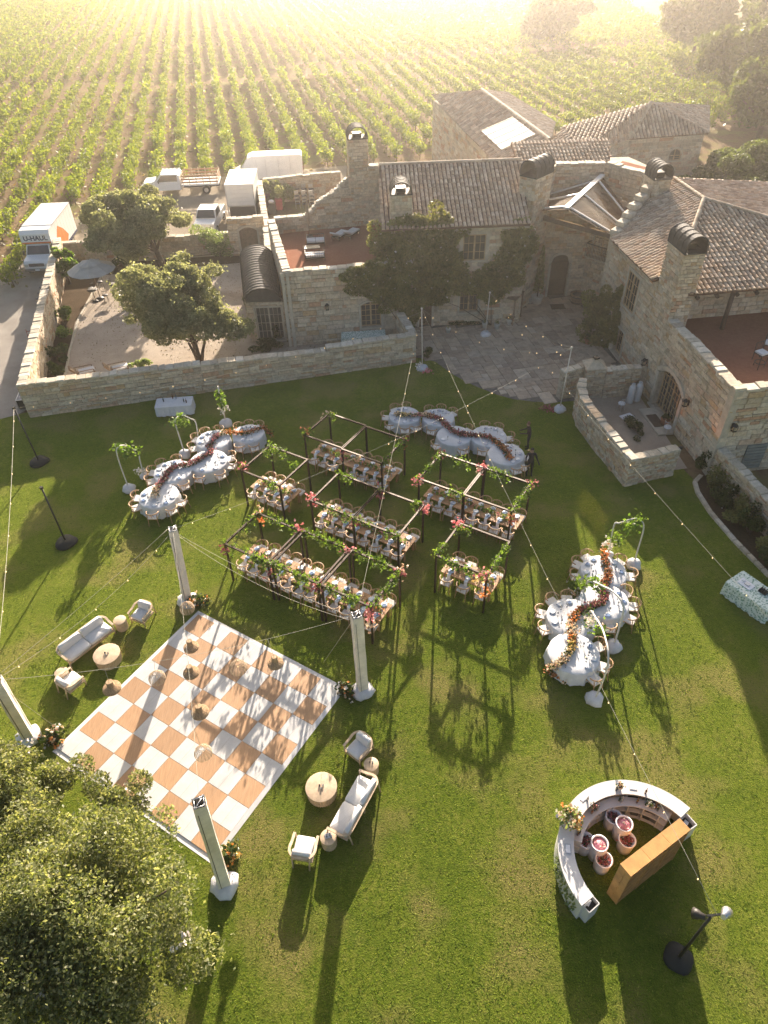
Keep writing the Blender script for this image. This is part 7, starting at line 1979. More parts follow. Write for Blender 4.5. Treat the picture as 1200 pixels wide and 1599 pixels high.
# ------------------------------------------------------------------ courtyard, terrace and yard furniture
c = G(157, 466); t = empty('market_umbrella', (c.x, c.y, 0), .2, 'open grey two-tier market umbrella in the gravel courtyard', 'umbrella')
b = MB(); N = 8; rr = 1.75
for (r0, z0, r1, z1) in ((.75, 2.72, rr, 2.28), (.001, 3.02, .85, 2.76)):
    for k in range(N):
        a0, a1 = 2 * math.pi * k / N, 2 * math.pi * (k + 1) / N
        am = (a0 + a1) / 2
        P4_ = [(r0 * math.cos(a0), r0 * math.sin(a0), z0), (r1 * math.cos(a0), r1 * math.sin(a0), z1), (r1 * .965 * math.cos(am), r1 * .965 * math.sin(am), z1 - .05), (r1 * math.cos(a1), r1 * math.sin(a1), z1), (r0 * math.cos(a1), r0 * math.sin(a1), z0)]
        b.add(P4_, [(0, 1, 2, 4), (4, 2, 3)])
b.build('canopy', mat('grey_canvas', (.38, .37, .34), .85, .08, 2), t)
MB().tube([(0, 0, 0), (0, 0, 3.05)], .03, 8).build('pole', M_wood, t); MB().lathe([(.3, 0), (.3, .06), (.06, .1), (.001, .1)], 14).build('base', M_iron, t)
for k in range(N): a = 2 * math.pi * k / N; MB().bar((0, 0, 2.98), (rr * math.cos(a) * .97, rr * math.sin(a) * .97, 2.25), .02).build('rib', M_wood, t)
def stool(c, rz, label, group, back=True, h=.62, m=None, sm=None):
    m = m or M_iron; t = empty('bar_stool' if h > .55 else 'garden_chair', (c[0], c[1], 0), rz, label, 'stool' if h > .55 else 'chair', group)
    MB().lathe([(.001, h - .04), (.2, h - .04), (.21, h), (.19, h + .03), (.001, h + .035)], 14).build('seat', sm or M_vgrey, t)
    for k in range(4): a = R(45 + 90 * k); MB().tube([(.15 * math.cos(a), .15 * math.sin(a), h - .04), (.22 * math.cos(a), .22 * math.sin(a), 0)], .014, 5).build('leg', m, t)
    if back:
        b = MB(); b.tube([(.19 * math.cos(R(q)), .19 * math.sin(R(q)) - .02, h + .38) for q in range(200, 341, 20)], .015, 5)
        for q in (205, 235, 270, 305, 335): b.tube([(.19 * math.cos(R(q)), .19 * math.sin(R(q)), h), (.19 * math.cos(R(q)), .19 * math.sin(R(q)) - .02, h + .38)], .010, 4)
        b.build('backrest', m, t)
    return t
SGp = 'wrought-iron patio stools under the grey umbrella'
for (x, y, rz, lb) in ((146, 462, 1.2, 'dark iron patio stool left of the umbrella pole'), (178, 455, -1.6, 'dark iron patio stool right of the umbrella pole'), (168, 473, .2, 'dark iron patio stool nearest the camera under the umbrella'), (160, 452, 3, 'dark iron patio stool behind the umbrella pole')):
    stool(G(x, y).xy, rz, lb, SGp, m=M_iron)
for (x, y, lb) in ((150, 470, 'round iron bistro table left under the umbrella'), (184, 462, 'round iron bistro table right of the umbrella')):
    c = G(x, y); t = empty('bistro_table', (c.x, c.y, 0), 0, lb, 'table'); MB().lathe([(.001, .88), (.38, .88), (.38, .91), (.001, .912)], 18).build('tabletop', M_copper, t); MB().tube([(0, 0, .05), (0, 0, .88)], .03, 6).build('stem', M_iron, t); MB().lathe([(.25, 0), (.24, .03), (.04, .06), (.001, .06)], 12).build('foot', M_iron, t)
# lounge chairs by the front wall
for (x, y, lb) in ((133, 580, 'low teak lounge chair with pale cushion, left of the pair behind the wall'), (186, 575, 'low teak lounge chair with pale cushion, right of the pair behind the wall')):
    c = G(x, y, .35); t = empty('lounge_chair', (c.x, c.y, 0), R(-62), lb, 'lounge chair', 'teak lounge chairs in the courtyard')
    MB().box((0, 0, .32), (.65, 1.2, .06)).build('frame', M_wood, t); MB().box((0, .12, .40), (.58, .95, .1)).build('seat_cushion', M_cloth, t)
    MB().bar((0, -.5, .42), (0, -.85, .85), .58, .1, up=(0, .6, 1)).build('back_cushion', M_wood, t)
    for s in (-1, 1):
        MB().bar((s * .34, .5, .55), (s * .34, -.6, .6), .06, .04).build('armrest', M_wood, t)
        for y_ in (.52, -.5): MB().box((s * .34, y_, .27), (.06, .06, .54)).build('leg', M_wood, t)
# bar stools along the outer wall
for k in range(6):
    x, y = 78 - k * 3.2, 424 + k * 8.5; c = G(x, y, .6)
    stool((c.x - .1, c.y), .2 * k, f'black round bar stool against the driveway wall, {ORD[k]} from the truck', 'black bar stools along the driveway wall', False, .66)
c = G(52, 535, .4); t = empty('hand_truck', (c.x, c.y, 0), .3, 'red hand truck leaning on the driveway wall', 'hand truck'); Mred = mat('red_paint', (.35, .05, .03), .5)
for s in (-.2, .2): MB().tube([(s, 0, .1), (s + .0, .35, 1.25)], .02, 6).build('rail', Mred, t); MB().tube([(s - .03, -.02, .12), (s + .03, -.02, .12)], .12, 10).build('wheel', M_rubber, t)
for k in range(4): MB().bar((-.2, .05 + .08 * k, .3 + .27 * k), (.2, .05 + .08 * k, .3 + .27 * k), .025).build('crossbar', Mred, t)
MB().box((0, -.12, .03), (.42, .25, .02)).build('toe_plate', M_iron, t)
# terrace: sofas, table, closed umbrella, loungers, pots
ZF = 4.0
def patio_sofa(px, py, rz, L, label):
    c = G(px, py, ZF + .35); t = empty('patio_sofa', (c.x, c.y, ZF), rz, label, 'outdoor sofa', 'dark outdoor sofas on the roof terrace')
    MB().box((0, 0, .22), (L, .75, .08)).build('seat_frame', M_iron, t)
    for k in range(2): MB().box((-L / 4 + L / 2 * k, .03, .33), (L / 2 - .03, .62, .14)).build('seat_cushion', M_cloth, t)
    b = MB(); b.box((0, -.36, .6), (L, .04, .04)); b.box((-L / 2 + .02, 0, .52), (.04, .75, .04)); b.box((L / 2 - .02, 0, .52), (.04, .75, .04))
    for k in range(9): b.box((-L / 2 + .05 + (L - .1) * k / 8, -.36, .42), (.02, .02, .36))
    b.build('backrest', M_iron, t)
    for s in (-1, 1):
        for y_ in (-.34, .34): MB().box((s * (L / 2 - .02), y_, .26), (.04, .04, .5)).build('leg', M_iron, t)
patio_sofa(493, 374, R(185), 1.3, 'dark framed outdoor sofa with white cushions behind the coffee table'); patio_sofa(492, 397, R(5), 1.35, 'dark framed outdoor sofa with white cushions nearest the parapet')
c = G(487, 386, ZF + .35); t = empty('patio_table', (c.x, c.y, ZF), R(5), 'low dark outdoor coffee table between the terrace sofas', 'table'); MB().box((0, 0, .36), (1.1, .6, .04)).build('tabletop', M_iron, t)
for x in (-.5, .5):
    for y in (-.25, .25): MB().box((x, y, .17), (.04, .04, .34)).build('leg', M_iron, t)
c = G(484, 371, ZF); t = empty('closed_umbrella', (c.x, c.y, ZF), 0, 'closed tan patio umbrella standing on the roof terrace', 'umbrella')
MB().lathe([(.06, .95), (.13, 1.05), (.12, 1.6), (.09, 2.2), (.04, 2.6), (.001, 2.65)], 10, wob=lambda i, q: 1 + .18 * math.sin(5 * q)).build('canopy', mat('tan_canvas', (.42, .32, .22), .9), t); MB().tube([(0, 0, 0), (0, 0, 2.7)], .025, 6).build('pole', M_wood, t); MB().lathe([(.28, 0), (.26, .08), (.04, .1), (.001, .1)], 12).build('base', M_iron, t)
for (x, y, lb) in ((531, 365, 'pale sun lounger pad, left of the pair on the terrace'), (549, 362, 'pale sun lounger pad, right of the pair on the terrace')):
    c = G(x, y, ZF + .3); t = empty('sun_lounger', (c.x, c.y, ZF), R(-30), lb, 'sun lounger', 'sun loungers on the roof terrace')
    MB().box((0, 0, .24), (.65, 1.4, .05)).build('frame', M_iron, t); MB().box((0, .15, .31), (.6, 1.1, .09)).build('mattress', M_cush, t); MB().bar((0, -.4, .33), (0, -.85, .62), .6, .08, up=(0, .5, 1)).build('head_pad', M_cush, t)
    for sx in (-.28, .28):
        for sy in (-.6, .6): MB().box((sx, sy, .11), (.04, .04, .22)).build('leg', M_iron, t)
def pot(c, z, r, h, m, label, plant=None, n=120, ps=.09, pr=.25, ph=.35):
    t = empty('plant_pot', (c[0], c[1], z), 0, label, 'plant pot'); MB().lathe([(r * .7, 0), (r, h * .85), (r * 1.08, h), (r * .92, h), (r * .85, h - .05), (.001, h - .05)], 16).build('pot', m, t)
    if plant: greens('foliage', t, [(random.gauss(0, pr * .4), random.gauss(0, pr * .4), h + random.uniform(0, ph)) for _ in range(9)], n, ps, plant, pr * .35, ph * .2)
M_clay = mat('terracotta_pot', (.40, .17, .09), .8, .15)
M_wpot = mat('whitewashed_pot', (.55, .54, .50), .8, .1)
pot(G(443, 362, ZF).xy, ZF, .3, .45, M_clay, 'terracotta pot in the rear corner of the roof terrace', M_leafd)
pot((-4.6, 44.2), ZF, .3, .4, M_clay, 'sunlit flowering pot in the front corner of the roof terrace', M_leafg, 160)
pot(G(838, 474).xy, .012, .42, .6, M_wpot, 'large pale pot with a tall cypress left of the arched door')
t = empty('cypress_tree', (*G(838, 474).xy, .5), 0, 'slender dark cypress rising from the pot left of the door', 'tree'); MB().tube([(0, 0, 0), (0, 0, 1.0)], .05, 6).build('trunk', M_bark, t)
k = 1600; zz = RNG.uniform(0, 1, k) ** .8; an = RNG.uniform(0, 6.28, k); rr_ = .36 * (1 - zz) ** .7 * RNG.uniform(.6, 1, k) + .03
tag(link('crown', np_mesh('crown', leaves(np.stack([rr_ * np.cos(an), rr_ * np.sin(an), .4 + zz * 3.3], 1), .09, .2, 1.6), M_leafi), t), kind='stuff')
for (x, y, r, h, lb) in ((700, 520, .17, .35, 'small pale pot with a bare stem by the house wall'), (710, 517, .0, 0, ''), (697, 0, 0, 0, '')):
    if r: pot(G(x, y).xy, .012, r, h, M_wpot, lb, M_leafi, 30, .06, .1, .2)
for (x, y, lb) in ((757, 512, 'whitewashed pot left of the slim wall pole'), (776, 514, 'whitewashed pot right of the slim wall pole'), (795, 507, 'whitewashed pot below the stone bench niche'), (828, 473, 'small whitewashed pot beside the big pot')):
    pot(G(x, y).xy, .012, .2, .42, M_wpot, lb, M_leafi if x != 828 else None, 40, .07, .12, .2)
pot(G(918, 537).xy, .012, .25, .35, M_clay, 'terracotta pot with a small plant at the edge of the climbing rose', M_leafd, 90)
c = G(902, 474); t = empty('stone_urn', (c.x, c.y, .012), 0, 'broad carved wooden planter right of the arched entrance door', 'planter')
MB().lathe([(.35, 0), (.5, .1), (.58, .5), (.62, .75), (.5, .75), (.45, .6), (.001, .6)], 18).build('tub', M_wood, t)
for z_ in (.18, .6): MB().lathe([(.55 if z_ < .3 else .615, z_), (.565 if z_ < .3 else .63, z_ + .03), (.55 if z_ < .3 else .615, z_ + .06)], 18).build('hoop', M_iron, t)
c = G(871, 480); t = empty('door_mat', (c.x, c.y, .05), 0, 'dark door mat in front of the arched entrance door', 'mat'); MB().box((0, 0, .012), (1.0, .8, .02)).build('mat_body', M_dwood, t)
# stone bench with canopy by the left niche wall
c = G(805, 505); t = empty('log_rack', (c.x - .1, c.y + .4, .012), R(60), 'small lean-to shelter against the curved stone wall', 'shelter')
MB().bar((-.8, 0, 1.9), (.8, 0, 1.9), .7, .06).build('roof_board', M_wood, t)
for x in (-.75, .75): MB().box((x, -.25, .93), (.09, .09, 1.86)).build('post', M_wood, t)
MB().box((0, .05, .45), (1.5, .5, .06)).build('bench_seat', M_wood, t)
for x in (-.6, .6): MB().box((x, .05, .21), (.06, .4, .42)).build('leg', M_wood, t)
# service yard: bins and stacked chairs
for (x, y, m, lb) in ((437, 328, mat('red_bin', (.38, .07, .08), .5), 'red wheeled bin in the service yard, nearest the chairs'), (422, 322, mat('mauve_bin', (.26, .10, .12), .5), 'dull red wheeled bin behind the other bins'), (426, 334, M_vgrey, 'dark wheeled bin with a white bag on top')):
    c = G(x, y); t = empty('wheeled_bin', (c.x, c.y, 0), .2, lb, 'bin', 'wheeled bins in the service yard'); profile_body('body', [(-.32, .08), (-.4, 1.0), (.4, 1.0), (.3, .08)], .62, m, t); MB().box((0, 0, 1.03), (.66, .84, .06)).build('lid', m, t)
    for s in (-.3, .3): MB().tube([(s - .03, -.32, .1), (s + .03, -.32, .1)], .1, 10).build('wheel', M_rubber, t)
    if m is M_vgrey: MB().ball((0, 0, 1.15), .28, 10, 6, .5).build('bag', M_linen, t)
for i in range(3):
    for j in range(2):
        for k in range(3):
            c = G(466 + i * 11, 325 - j * 11); nm = ['left', 'middle', 'right'][i] + (' rear' if j else ' front')
            t = empty('folding_chair', (c.x, c.y, .0 + k * .36), R(8) + .1 * k, f'dark stacked chair in the service yard, {ORD[k]} up in the {nm} stack', 'chair', 'stacked dark chairs in the service yard')
            MB().box((0, 0, .42), (.44, .42, .03)).build('seat', M_vgrey, t); MB().box((0, .2, .68), (.42, .03, .3)).build('backrest', M_aluminium, t)
            for sx in (-.2, .2):
                for sy in (-.18, .18): MB().box((sx, sy, .21), (.025, .025, .41)).build('leg', M_aluminium, t)
# side entrance enclosure
for k, (x, y, lb) in enumerate(((983, 627, 'left white gas cylinder beside the arched glazed doors'), (994, 624, 'right white gas cylinder beside the arched glazed doors'))):
    c = G(x, y + 2); t = empty('gas_cylinder', (c.x, c.y, .01), 0, lb, 'gas cylinder', 'white gas cylinders')
    MB().lathe([(.001, .0), (.19, .02), (.2, .1), (.2, 1.0), (.15, 1.14), (.05, 1.18), (.001, 1.19)], 16).build('cylinder', M_white, t); MB().lathe([(.1, 1.15), (.1, 1.28), (.085, 1.28), (.085, 1.15)], 12).build('collar', M_white, t); MB().lathe([(.03, 1.18), (.03, 1.25), (.001, 1.26)], 8).build('valve', M_iron, t)
stool(G(969, 640).xy, .5, 'round-backed metal chair near the gas cylinders', 'white metal chairs in the side enclosure', True, .46, M_aluminium, M_linen)
stool(G(1040, 677).xy, -1.2, 'white metal chair beside the arched doors', 'white metal chairs in the side enclosure', True, .46, M_aluminium, M_linen)
c = G(979, 651); t = empty('paper_sign', (c.x, c.y, .012), .4, 'white board lying on the enclosure paving', 'board'); MB().box((0, 0, .02), (.75, .45, .03)).build('board', M_linen, t); MB().bar((.38, -.2, .03), (.46, -.1, .03), .03).build('strap', M_iron, t)
pot(G(1037, 664).xy, .012, .26, .45, M_clay, 'terracotta pot in front of the arched glazed doors', M_leafd, 90, .09, .2, .25)
c = G(1012, 655); t = empty('doorstep', (c.x + .35, c.y - .3, .012), R(-83), 'pale stone doorstep before the arched glazed doors', 'step'); MB().box((0, 0, .05), (2.6, .9, .1)).build('step_stone', M_trim, t); MB().box((0, -.05, .115), (1.2, .6, .02)).build('step_mat', M_dwood, t)
for (x, y, lb) in ((997, 661, 'glowing uplight beside the white gas cylinders'), (1064, 700, 'glowing uplight at the end of the short enclosure wall')):
    c = G(x - 0, y, .05 if x < 1000 else 1.65); 
    if x > 1000: c = G(1064, 698, 1.72)
    else: c = G(998, 662, .3)
    t = empty('uplight', c, 0, lb, 'uplight', 'orange uplights in the side enclosure'); MB().lathe([(.001, -.12), (.08, -.12), (.09, .02), (.075, .03)], 10).build('housing', M_black, t); MB().lathe([(.001, .015), (.07, .015)], 10).build('lens', MATS.get('amber_lens') or emit_mat('amber_lens', (1, .32, .08), 5), t)
    l = bpy.data.lights.new('uplight_lamp', 'SPOT'); l.energy = 14; l.color = (1, .35, .12); l.spot_size = R(70); l.shadow_soft_size = .06
    lo = bpy.data.objects.new('uplight_lamp', l); COL.objects.link(lo); lo.parent = t; lo.location = (0, 0, .06); lo.rotation_euler = V((-.55, -.1, -1)).to_track_quat('Z', 'Y').to_euler() if False else (V((-1, 0, -1.3))).to_track_quat('Z', 'Y').to_euler()
# east terrace furniture
zp = 4.1
for (x, y, rz, lb) in ((1186, 563, .4, 'dark iron armchair nearest the parapet on the right terrace'), (1199, 548, 1.0, 'dark iron armchair with pale cushion cut by the right edge')):
    c = G(x, y, zp); t = empty('patio_chair', (c.x, c.y, zp), rz, lb, 'chair', 'iron chairs on the right terrace')
    MB().box((0, 0, .42), (.55, .55, .04)).build('seat_frame', M_iron, t); MB().box((0, 0, .48), (.5, .5, .08)).build('cushion', M_cloth, t)
    b = MB(); b.tube([(-.27, .25, .42), (-.28, .28, .95), (.28, .28, .95), (.27, .25, .42)], .02, 5)
    for k in range(4): b.tube([(-.18 + .12 * k, .26, .42), (-.18 + .12 * k, .28, .95)], .012, 4)
    b.build('backrest', M_iron, t)
    for sx in (-.25, .25):
        for sy in (-.25, .25): MB().box((sx, sy, .2), (.03, .03, .4)).build('leg', M_iron, t)
c = G(1184, 574, zp); t = empty('fire_ring', (c.x, c.y, zp), 0, 'small round iron hoop stand on the right terrace', 'stand'); MB().tube([(.26 * math.cos(2 * math.pi * k / 16), .26 * math.sin(2 * math.pi * k / 16), .32) for k in range(17)], .018, 5, cap=False).build('hoop', M_iron, t)
for k in range(3): a = k * 2.1; MB().tube([(.26 * math.cos(a), .26 * math.sin(a), .32), (.3 * math.cos(a), .3 * math.sin(a), 0)], .015, 5).build('leg', M_iron, t)

# ------------------------------------------------------------------ plants and trees
def bush(name, c, rad, n, size, m, label, cat='shrub', group=None, fl=None, z=0, stems=True, shell=.4):
    t = empty(name, (c[0], c[1], z), 0, label, cat, group)
    k = 10; cc = np.stack([RNG.normal(0, rad[0] * .45, k), RNG.normal(0, rad[1] * .45, k), RNG.uniform(rad[2] * .35, rad[2] * 1.35, k)], 1)
    rr = np.stack([RNG.uniform(.35, .6, k) * rad[0], RNG.uniform(.35, .6, k) * rad[1], RNG.uniform(.3, .5, k) * rad[2]], 1)
    tag(link('crown', np_mesh('crown', leaves(clumps(cc, rr, n, shell), size, .4, 1.6), m), t), kind='stuff')
    if stems:
        b = MB()
        for i in range(5): q = cc[i]; b.tube([(q[0] * .2, q[1] * .2, -.02), (q[0] * .7, q[1] * .7, q[2] * .6), tuple(q)], .022, 5, .008)
        b.build('stems', M_bark, t)
    if fl: flowers('blooms', t, [tuple(q) for q in clumps(cc, rr, 14, .9)], fl[1], .08, fl[0], .06, .05)
    return t
def tree(c, h, rad, n, size, m, label, trunk=.2, lean=(0, 0), name='tree', cz=None, nk=34, fork=3, fl=None, shell=.55, spread=.72, seed=0, base=0, tr=.5, lobes=0, stems=1):
    r = np.random.default_rng(seed + 100)
    t = empty(name, (c[0], c[1], base), 0, label, 'tree')
    cz = cz if cz is not None else h - rad[2]
    lx, ly = lean
    d = r.normal(size=(nk, 3)); d /= np.linalg.norm(d, axis=1)[:, None]
    cc = d * (r.uniform(.3, 1.05, nk) ** .5)[:, None] * np.array(rad) * spread + np.array([lx, ly, cz]); cc[:, 2] = np.maximum(cc[:, 2], cz - rad[2] * .7)
    if lobes:
        la = np.arange(lobes) * 2 * math.pi / lobes + r.uniform(0, .9, lobes); q_ = r.uniform(.42, .72, lobes)
        lc = np.stack([np.cos(la) * rad[0] * q_, np.sin(la) * rad[1] * q_, r.uniform(-.25, .5, lobes) * rad[2]], 1); lc[0] *= .15; lc[0, 2] = rad[2] * .55
        cc = lc[r.integers(0, lobes, nk)] + r.normal(0, .215, (nk, 3)) * np.array(rad) + np.array([lx, ly, cz])
    rr = np.array(rad) * r.uniform(.10, .27, (nk, 1)) * r.uniform(.75, 1.25, (nk, 3))
    P = clumps(cc, rr, n, shell)
    k_ = n // 14; dd = r.normal(size=(k_, 3)); dd /= np.linalg.norm(dd, axis=1)[:, None]; j_ = r.integers(0, nk, k_)
    P = np.concatenate([P, cc[j_] + dd * rr[j_] * r.uniform(1, 1.5, (k_, 1))])
    tag(link('crown', np_mesh('crown', leaves(P, size, .35, 1.7, .45), m), t), kind='stuff')
    b = MB(); z1 = max(.6, cz - rad[2] * .75)
    fx, fy = lx * .35, ly * .35
    b.tube([(0, 0, -.1), (fx * .4, fy * .4, z1 * .5), (fx, fy, z1)], [trunk * 1.25, trunk, trunk * .8], 9)
    for s_ in range(1, stems): a_ = s_ * 2.2; b.tube([(.12 * math.cos(a_), .12 * math.sin(a_), -.1), (.35 * math.cos(a_), .35 * math.sin(a_), z1 * .55), (fx + .75 * math.cos(a_), fy + .75 * math.sin(a_), z1 * 1.25)], [trunk, trunk * .75, trunk * .5], 7)
    b.build('trunk', M_bark, t)
    for i in range(min(nk, 14)):
        q = V(cc[i]); mid = V((fx, fy, z1)).lerp(q, .5) + V(tuple(r.normal(0, .12, 3)))
        MB().tube([(fx, fy, z1 * .92), tuple(mid), tuple(q)], [trunk * tr, trunk * tr * .5, trunk * .12], 6).build('limb', M_bark, t)
    if fl: flowers('blooms', t, [tuple(q) for q in clumps(cc, rr * 1.05, fl[2], .95)], fl[1], fl[3], fl[0], .12, .1)
    return t
# olive trees of the courtyard
c = G(258, 424); tree((c.x, c.y), 6.4, (3.8, 3.2, 2.6), 70000, .125, M_leafo, 'broad grey-green olive tree at the rear courtyard wall', .24, (-.7, -.5), 'olive_tree', 3.8, 100, seed=1, lobes=7, stems=2)
c = G(318, 560); tree((c.x - .2, c.y - .3), 6.1, (3.5, 2.8, 2.75), 84000, .10, M_leafo, 'multi-stemmed olive tree just behind the long front wall', .14, (-.3, .9), 'olive_tree', 3.3, 120, seed=2, lobes=7, stems=4)
c = G(108, 445); tree((c.x, c.y + .2), 3.0, (1.5, 1.5, 1.25), 7000, .15, M_leafb, 'rounded bright green tree in front of the moving truck', .12, (0, 0), 'broadleaf_tree', 1.7, 22, seed=3)
for (x, y, r_, n, m, lb) in ((200, 420, (.8, .7, .8), 1500, M_leafd, 'dark shrub between umbrella and rear wall'), (340, 400, (1.3, .9, 1.5), 3600, M_leafg, 'tall sunlit shrub left of the arched gate wall'), (103, 500, (.6, .6, .7), 1000, M_leafb, 'green shrub beside the outer stools behind the wall'),
                           (97, 528, (.5, .5, .6), 700, M_leafb, 'small green shrub halfway along the driveway wall bed'), (88, 560, (.7, .7, .7), 1200, M_leafd, 'dark shrub in the driveway wall bed'), (88, 585, (.6, .5, .5), 900, M_leafd, 'round dark shrub in the wall corner'),
                           (222, 576, (.5, .4, .4), 700, M_leafg, 'pale green shrub behind the wall by the lounge chairs'), (414, 546, (.75, .6, .55), 1600, M_leafd, 'round green shrub behind the wall below the wing'), (396, 478, (.5, .5, .8), 900, M_leafd, 'dark shrub by the porch column'),
                           (432, 528, (.5, .4, .7), 800, M_leafd, 'dark shrub at the corner of the terrace wing'), (1005, 602, (.1, .1, .1), 20, M_leafd, '')):
    if lb: bush('shrub', G(x, y).xy, r_, n, .1, m, lb, 'shrub', None)
bush('shrub', (-9.3, 71.0), (1.1, .9, 1.35), 3000, .14, M_leafo, 'olive-green shrub in the service yard corner')
bush('shrub', G(965, 612).xy, (.75, .5, .6), 1500, .09, M_leafd, 'dark green shrub beside the white gas cylinders')
bush('shrub', G(985, 668).xy, (.45, .7, .35), 800, .08, M_leafd, 'low grassy shrub along the curved enclosure wall')
bush('shrub', G(668, 560).xy, (.35, .35, .5), 500, .08, M_leafd, 'small dark shrub at the end of the garden wall')
bush('hedge', G(706, 506).xy, (2.1, .35, .25), 1500, .07, M_leafd, 'low green planting along the foot of the house', z=0)
bs = [(1092, 735, .5, .9), (1108, 762, .6, 1.0), (1118, 790, .6, .7), (1140, 812, .7, .7), (1158, 835, .7, .8), (1180, 870, .8, .8), (1196, 895, .7, .8)]
for k, (x, y, r_, h_) in enumerate(bs):
    c = G(x, y); bush('rose_bush', (c.x + .35, c.y), (r_, r_, h_), 1300, .085, M_leafi if k % 2 else M_leafd, f'leafy shrub in the kerbed bed, {ORD[k]} from the wing corner', 'shrub', None, (M_fwhite, 2 + k % 3))
# climbing plants
def climber(A, B, blobs, n, size, m, label, depth, flr, name='bougainvillea', off=.1):
    A2 = V((A[0], A[1], 0)); u = (V((B[0], B[1], 0)) - A2).normalized(); nrm = V((u.y, -u.x, 0)); t = empty(name, (A[0], A[1], 0), 0, label, 'climbing plant'); n = int(n * 1.7)
    cs, rs = [], []
    for (x, y, rx, rz_, dp) in blobs:
        p = PL(x, y, A, B) + nrm * (off + dp * .22); cs.append((p.x - A[0], p.y - A[1], p.z)); rs.append((rx * 1.4, .12 + dp * .28, rz_ * 1.25))
    cs, rs = np.array(cs), np.array(rs)
    k = []; kr = []
    for c_, r_ in zip(cs, rs):
        for _ in range(26): k.append(c_ + RNG.normal(0, .5, 3) * r_ * [1, .5, 1]); kr.append(r_ * RNG.uniform(.3, .55))
    k, kr = np.array(k), np.array(kr)
    P = clumps(k, kr, n, .4)
    # keep leaves in front of the wall
    nv = np.array([nrm.x, nrm.y, nrm.z]); dist = P @ nv; P = P + nv * np.maximum(0, .06 - dist)[:, None]
    tag(link('foliage', np_mesh('foliage', leaves(P, size, .2, 1.4), m), t), kind='stuff')
    for mm, q in flr:
        F_ = clumps(k, kr * 1.05, q, .95); dist = F_ @ nv; F_ = F_ + nv * np.maximum(0, .1 - dist)[:, None]
        tag(link('blooms', np_mesh('blooms', leaves(np.repeat(F_, 3, 0) + RNG.normal(0, .03, (q * 3, 3)), .10, .3, 1.0), mm), t), kind='stuff')
    b = MB(); mz = cs[np.argmin(cs[:, 2])]
    for i in range(0, len(cs), 5): q = cs[i]; b.tube([(mz[0] + nrm.x * .15, mz[1] + nrm.y * .15, 0), ((mz[0] + q[0]) / 2 + nrm.x * .1, (mz[1] + q[1]) / 2 + nrm.y * .1, q[2] * .6), tuple(q)], .03, 6, .01)
    b.build('stems', M_bark, t)
    return t
climber(B0, B1, [(620, 372, .9, .9, .7), (645, 360, 1.0, .9, .8), (672, 355, 1.0, .8, .8), (688, 358, .7, .8, .7), (640, 395, 1.2, .9, .9), (675, 395, 1.2, 1.0, .9), (694, 402, .8, .8, .7), (655, 425, 1.4, .9, 1.0), (695, 432, 1.2, .7, .9), (730, 440, 1.1, .42, .6), (765, 436, 1.0, .5, .6), (795, 425, .9, .7, .7), (805, 395, .7, .9, .6), (815, 370, .7, .8, .6), (797, 372, .4, .7, .5), (660, 455, 1.1, .6, .8), (635, 450, 1.0, .6, .9), (770, 455, .7, .5, .6), (740, 447, .6, .3, .5)], 46000, .13, M_leafi, 'huge flowering creeper round the upper French window', .9, [(M_fwhite, 190), (M_fpeach, 90)])
climber(A0, A1, [(560, 430, .7, .5, .7), (590, 428, .9, .7, .8), (620, 425, .9, .8, .9), (575, 448, .8, .5, .7), (610, 455, .9, .6, .8), (632, 470, .6, .7, .7), (640, 490, .45, .8, .5)], 16000, .13, M_leafi, 'flowering creeper spilling over the terrace wing corner', .8, [(M_fwhite, 80)], 'creeper')
climber(wN.xy, wS.xy, [(950, 480, .8, .7, .9), (968, 472, .6, .6, .7), (948, 505, .8, .8, 1.0), (965, 510, .6, .7, .8), (948, 535, .6, .8, .9), (945, 560, .5, .6, .7)], 13000, .12, M_leafi, 'dark climbing rose on the right wing beside the forecourt', .8, [(M_fwhite, 26)], 'climbing_rose')
# big foreground tree, rose-like blooms
tree((-9.15, 5.4), 6.2, (3.05, 3.1, 2.3), 115000, .056, M_leaft, 'large sunlit broadleaf tree filling the lower left corner', .2, (.9, .9), 'broadleaf_tree', 3.9, 220, lobes=11, fl=(M_fwhite, 60, 7, .08), shell=.35, spread=.85, seed=5)
tree((-12.6, 9.5), 4.6, (2.7, 2.6, 1.8), 50000, .06, M_leaft, 'smaller leafy tree at the left edge below the fabric tower', .13, (0, .3), 'broadleaf_tree', 2.9, 70, fl=(M_fwhite, 40, 5, .08), shell=.35, spread=.85, seed=6)
bush('rose_bush', G(195, 1268).xy, (1.0, .8, 1.1), 7000, .06, M_leaft, 'white-flowered rose bush overlapping the dance floor edge', 'shrub', None, (M_fwhite, 40))
bush('rose_bush', G(95, 1245).xy, (1.1, .9, 1.1), 7000, .06, M_leaft, 'white-flowered rose bush between the big tree and dance floor', 'shrub', None, (M_fwhite, 36))
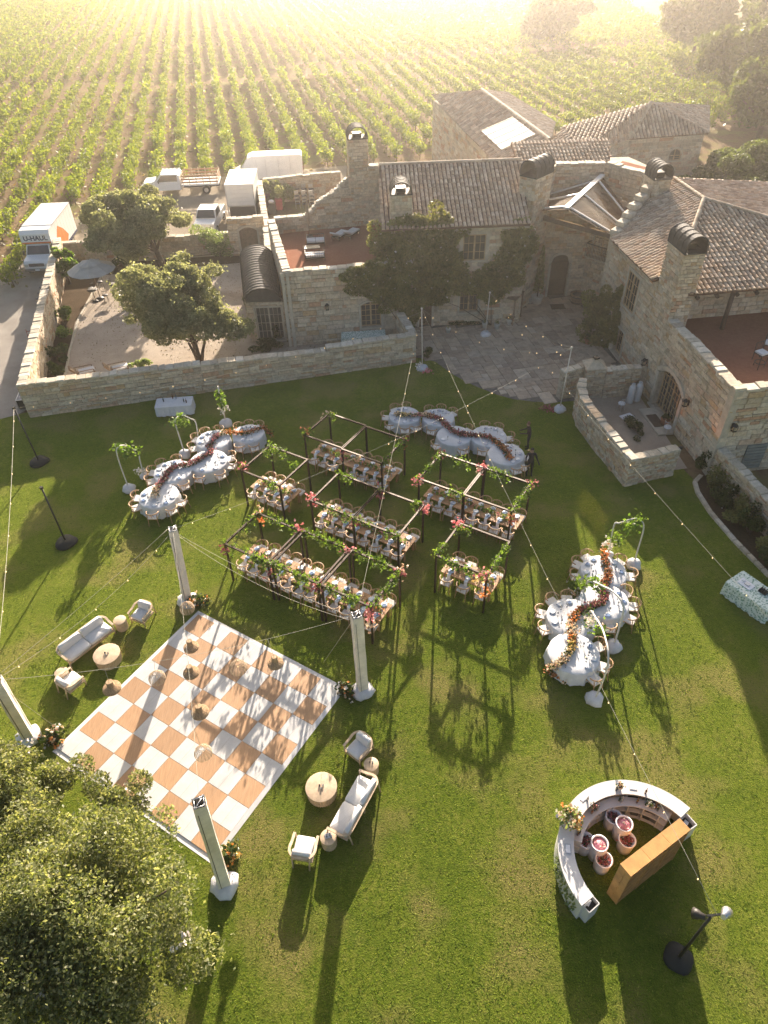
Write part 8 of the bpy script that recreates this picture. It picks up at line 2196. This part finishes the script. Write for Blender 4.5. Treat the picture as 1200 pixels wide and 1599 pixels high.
# distant trees
def far_tree(px, py, h, r, n, s, label, m=None, seed=0, name='oak_tree'):
    c = G(px, py); return tree((c.x, c.y), h, r, n, s, m or M_leafk, label, .3, (0, 0), name, None, 44, seed=seed)
far_tree(860, 72, 9, (8, 7, 4.2), 9000, .55, 'hazy round oak standing alone among the vines', seed=11)
far_tree(1080, 95, 11, (8, 7, 4.8), 9000, .55, 'hazy tall oak beside the track at the upper right', seed=12)
far_tree(1150, 165, 11, (8, 7, 5), 14000, .45, 'large oak above the road at the upper right edge', seed=13)
far_tree(1195, 105, 12, (8, 7, 5), 9000, .5, 'big oak cut by the top right corner', seed=14)
far_tree(1185, 215, 9, (6, 6, 4), 9000, .4, 'oak at the right edge above the olive bushes', seed=15)
for (x, y, r_, lb) in ((1150, 290, (3.4, 3, 2.3), 'large round olive bush by the right road'), (1195, 300, (3.2, 3, 2.4), 'large round olive bush cut by the right edge'), (1110, 325, (2.6, 2.0, 1.1), 'silver-green bush beyond the tiled hip roof')):
    bush('olive_bush', G(x, y).xy, r_, 14000, .2, M_leafk, lb)
for (x, y, lb) in ((1100, 290, 'short clipped hedge end by the stone house'), (1128, 300, 'bright hedge below the olive bushes')):
    bush('shrub', G(x, y).xy, (1.8, 1.0, .8), 2600, .2, M_leafb, lb)

# ------------------------------------------------------------------ haze volume, added to stand in for the veil of lens glare
hb = MB().box((0, 330, 12.35), (900, 1000, 27.7 + .0)).build('haze', None)
hb.location = (0, 0, 0)
m = bpy.data.materials.new('glare_haze'); m.use_nodes = True; nd = m.node_tree.nodes; lk = m.node_tree.links
nd.remove(nd['Principled BSDF']); pv = nd.new('ShaderNodeVolumePrincipled')
pv.inputs['Color'].default_value = (1.0, .96, .93, 1); pv.inputs['Density'].default_value = .00095; pv.inputs['Anisotropy'].default_value = .87
lk.new(pv.outputs[0], nd['Material Output'].inputs['Volume']); hb.data.materials.append(m)
tag(hb, 'warm low-sun haze hanging over the whole estate', 'haze', kind='stuff')
# the ground must lie inside the haze
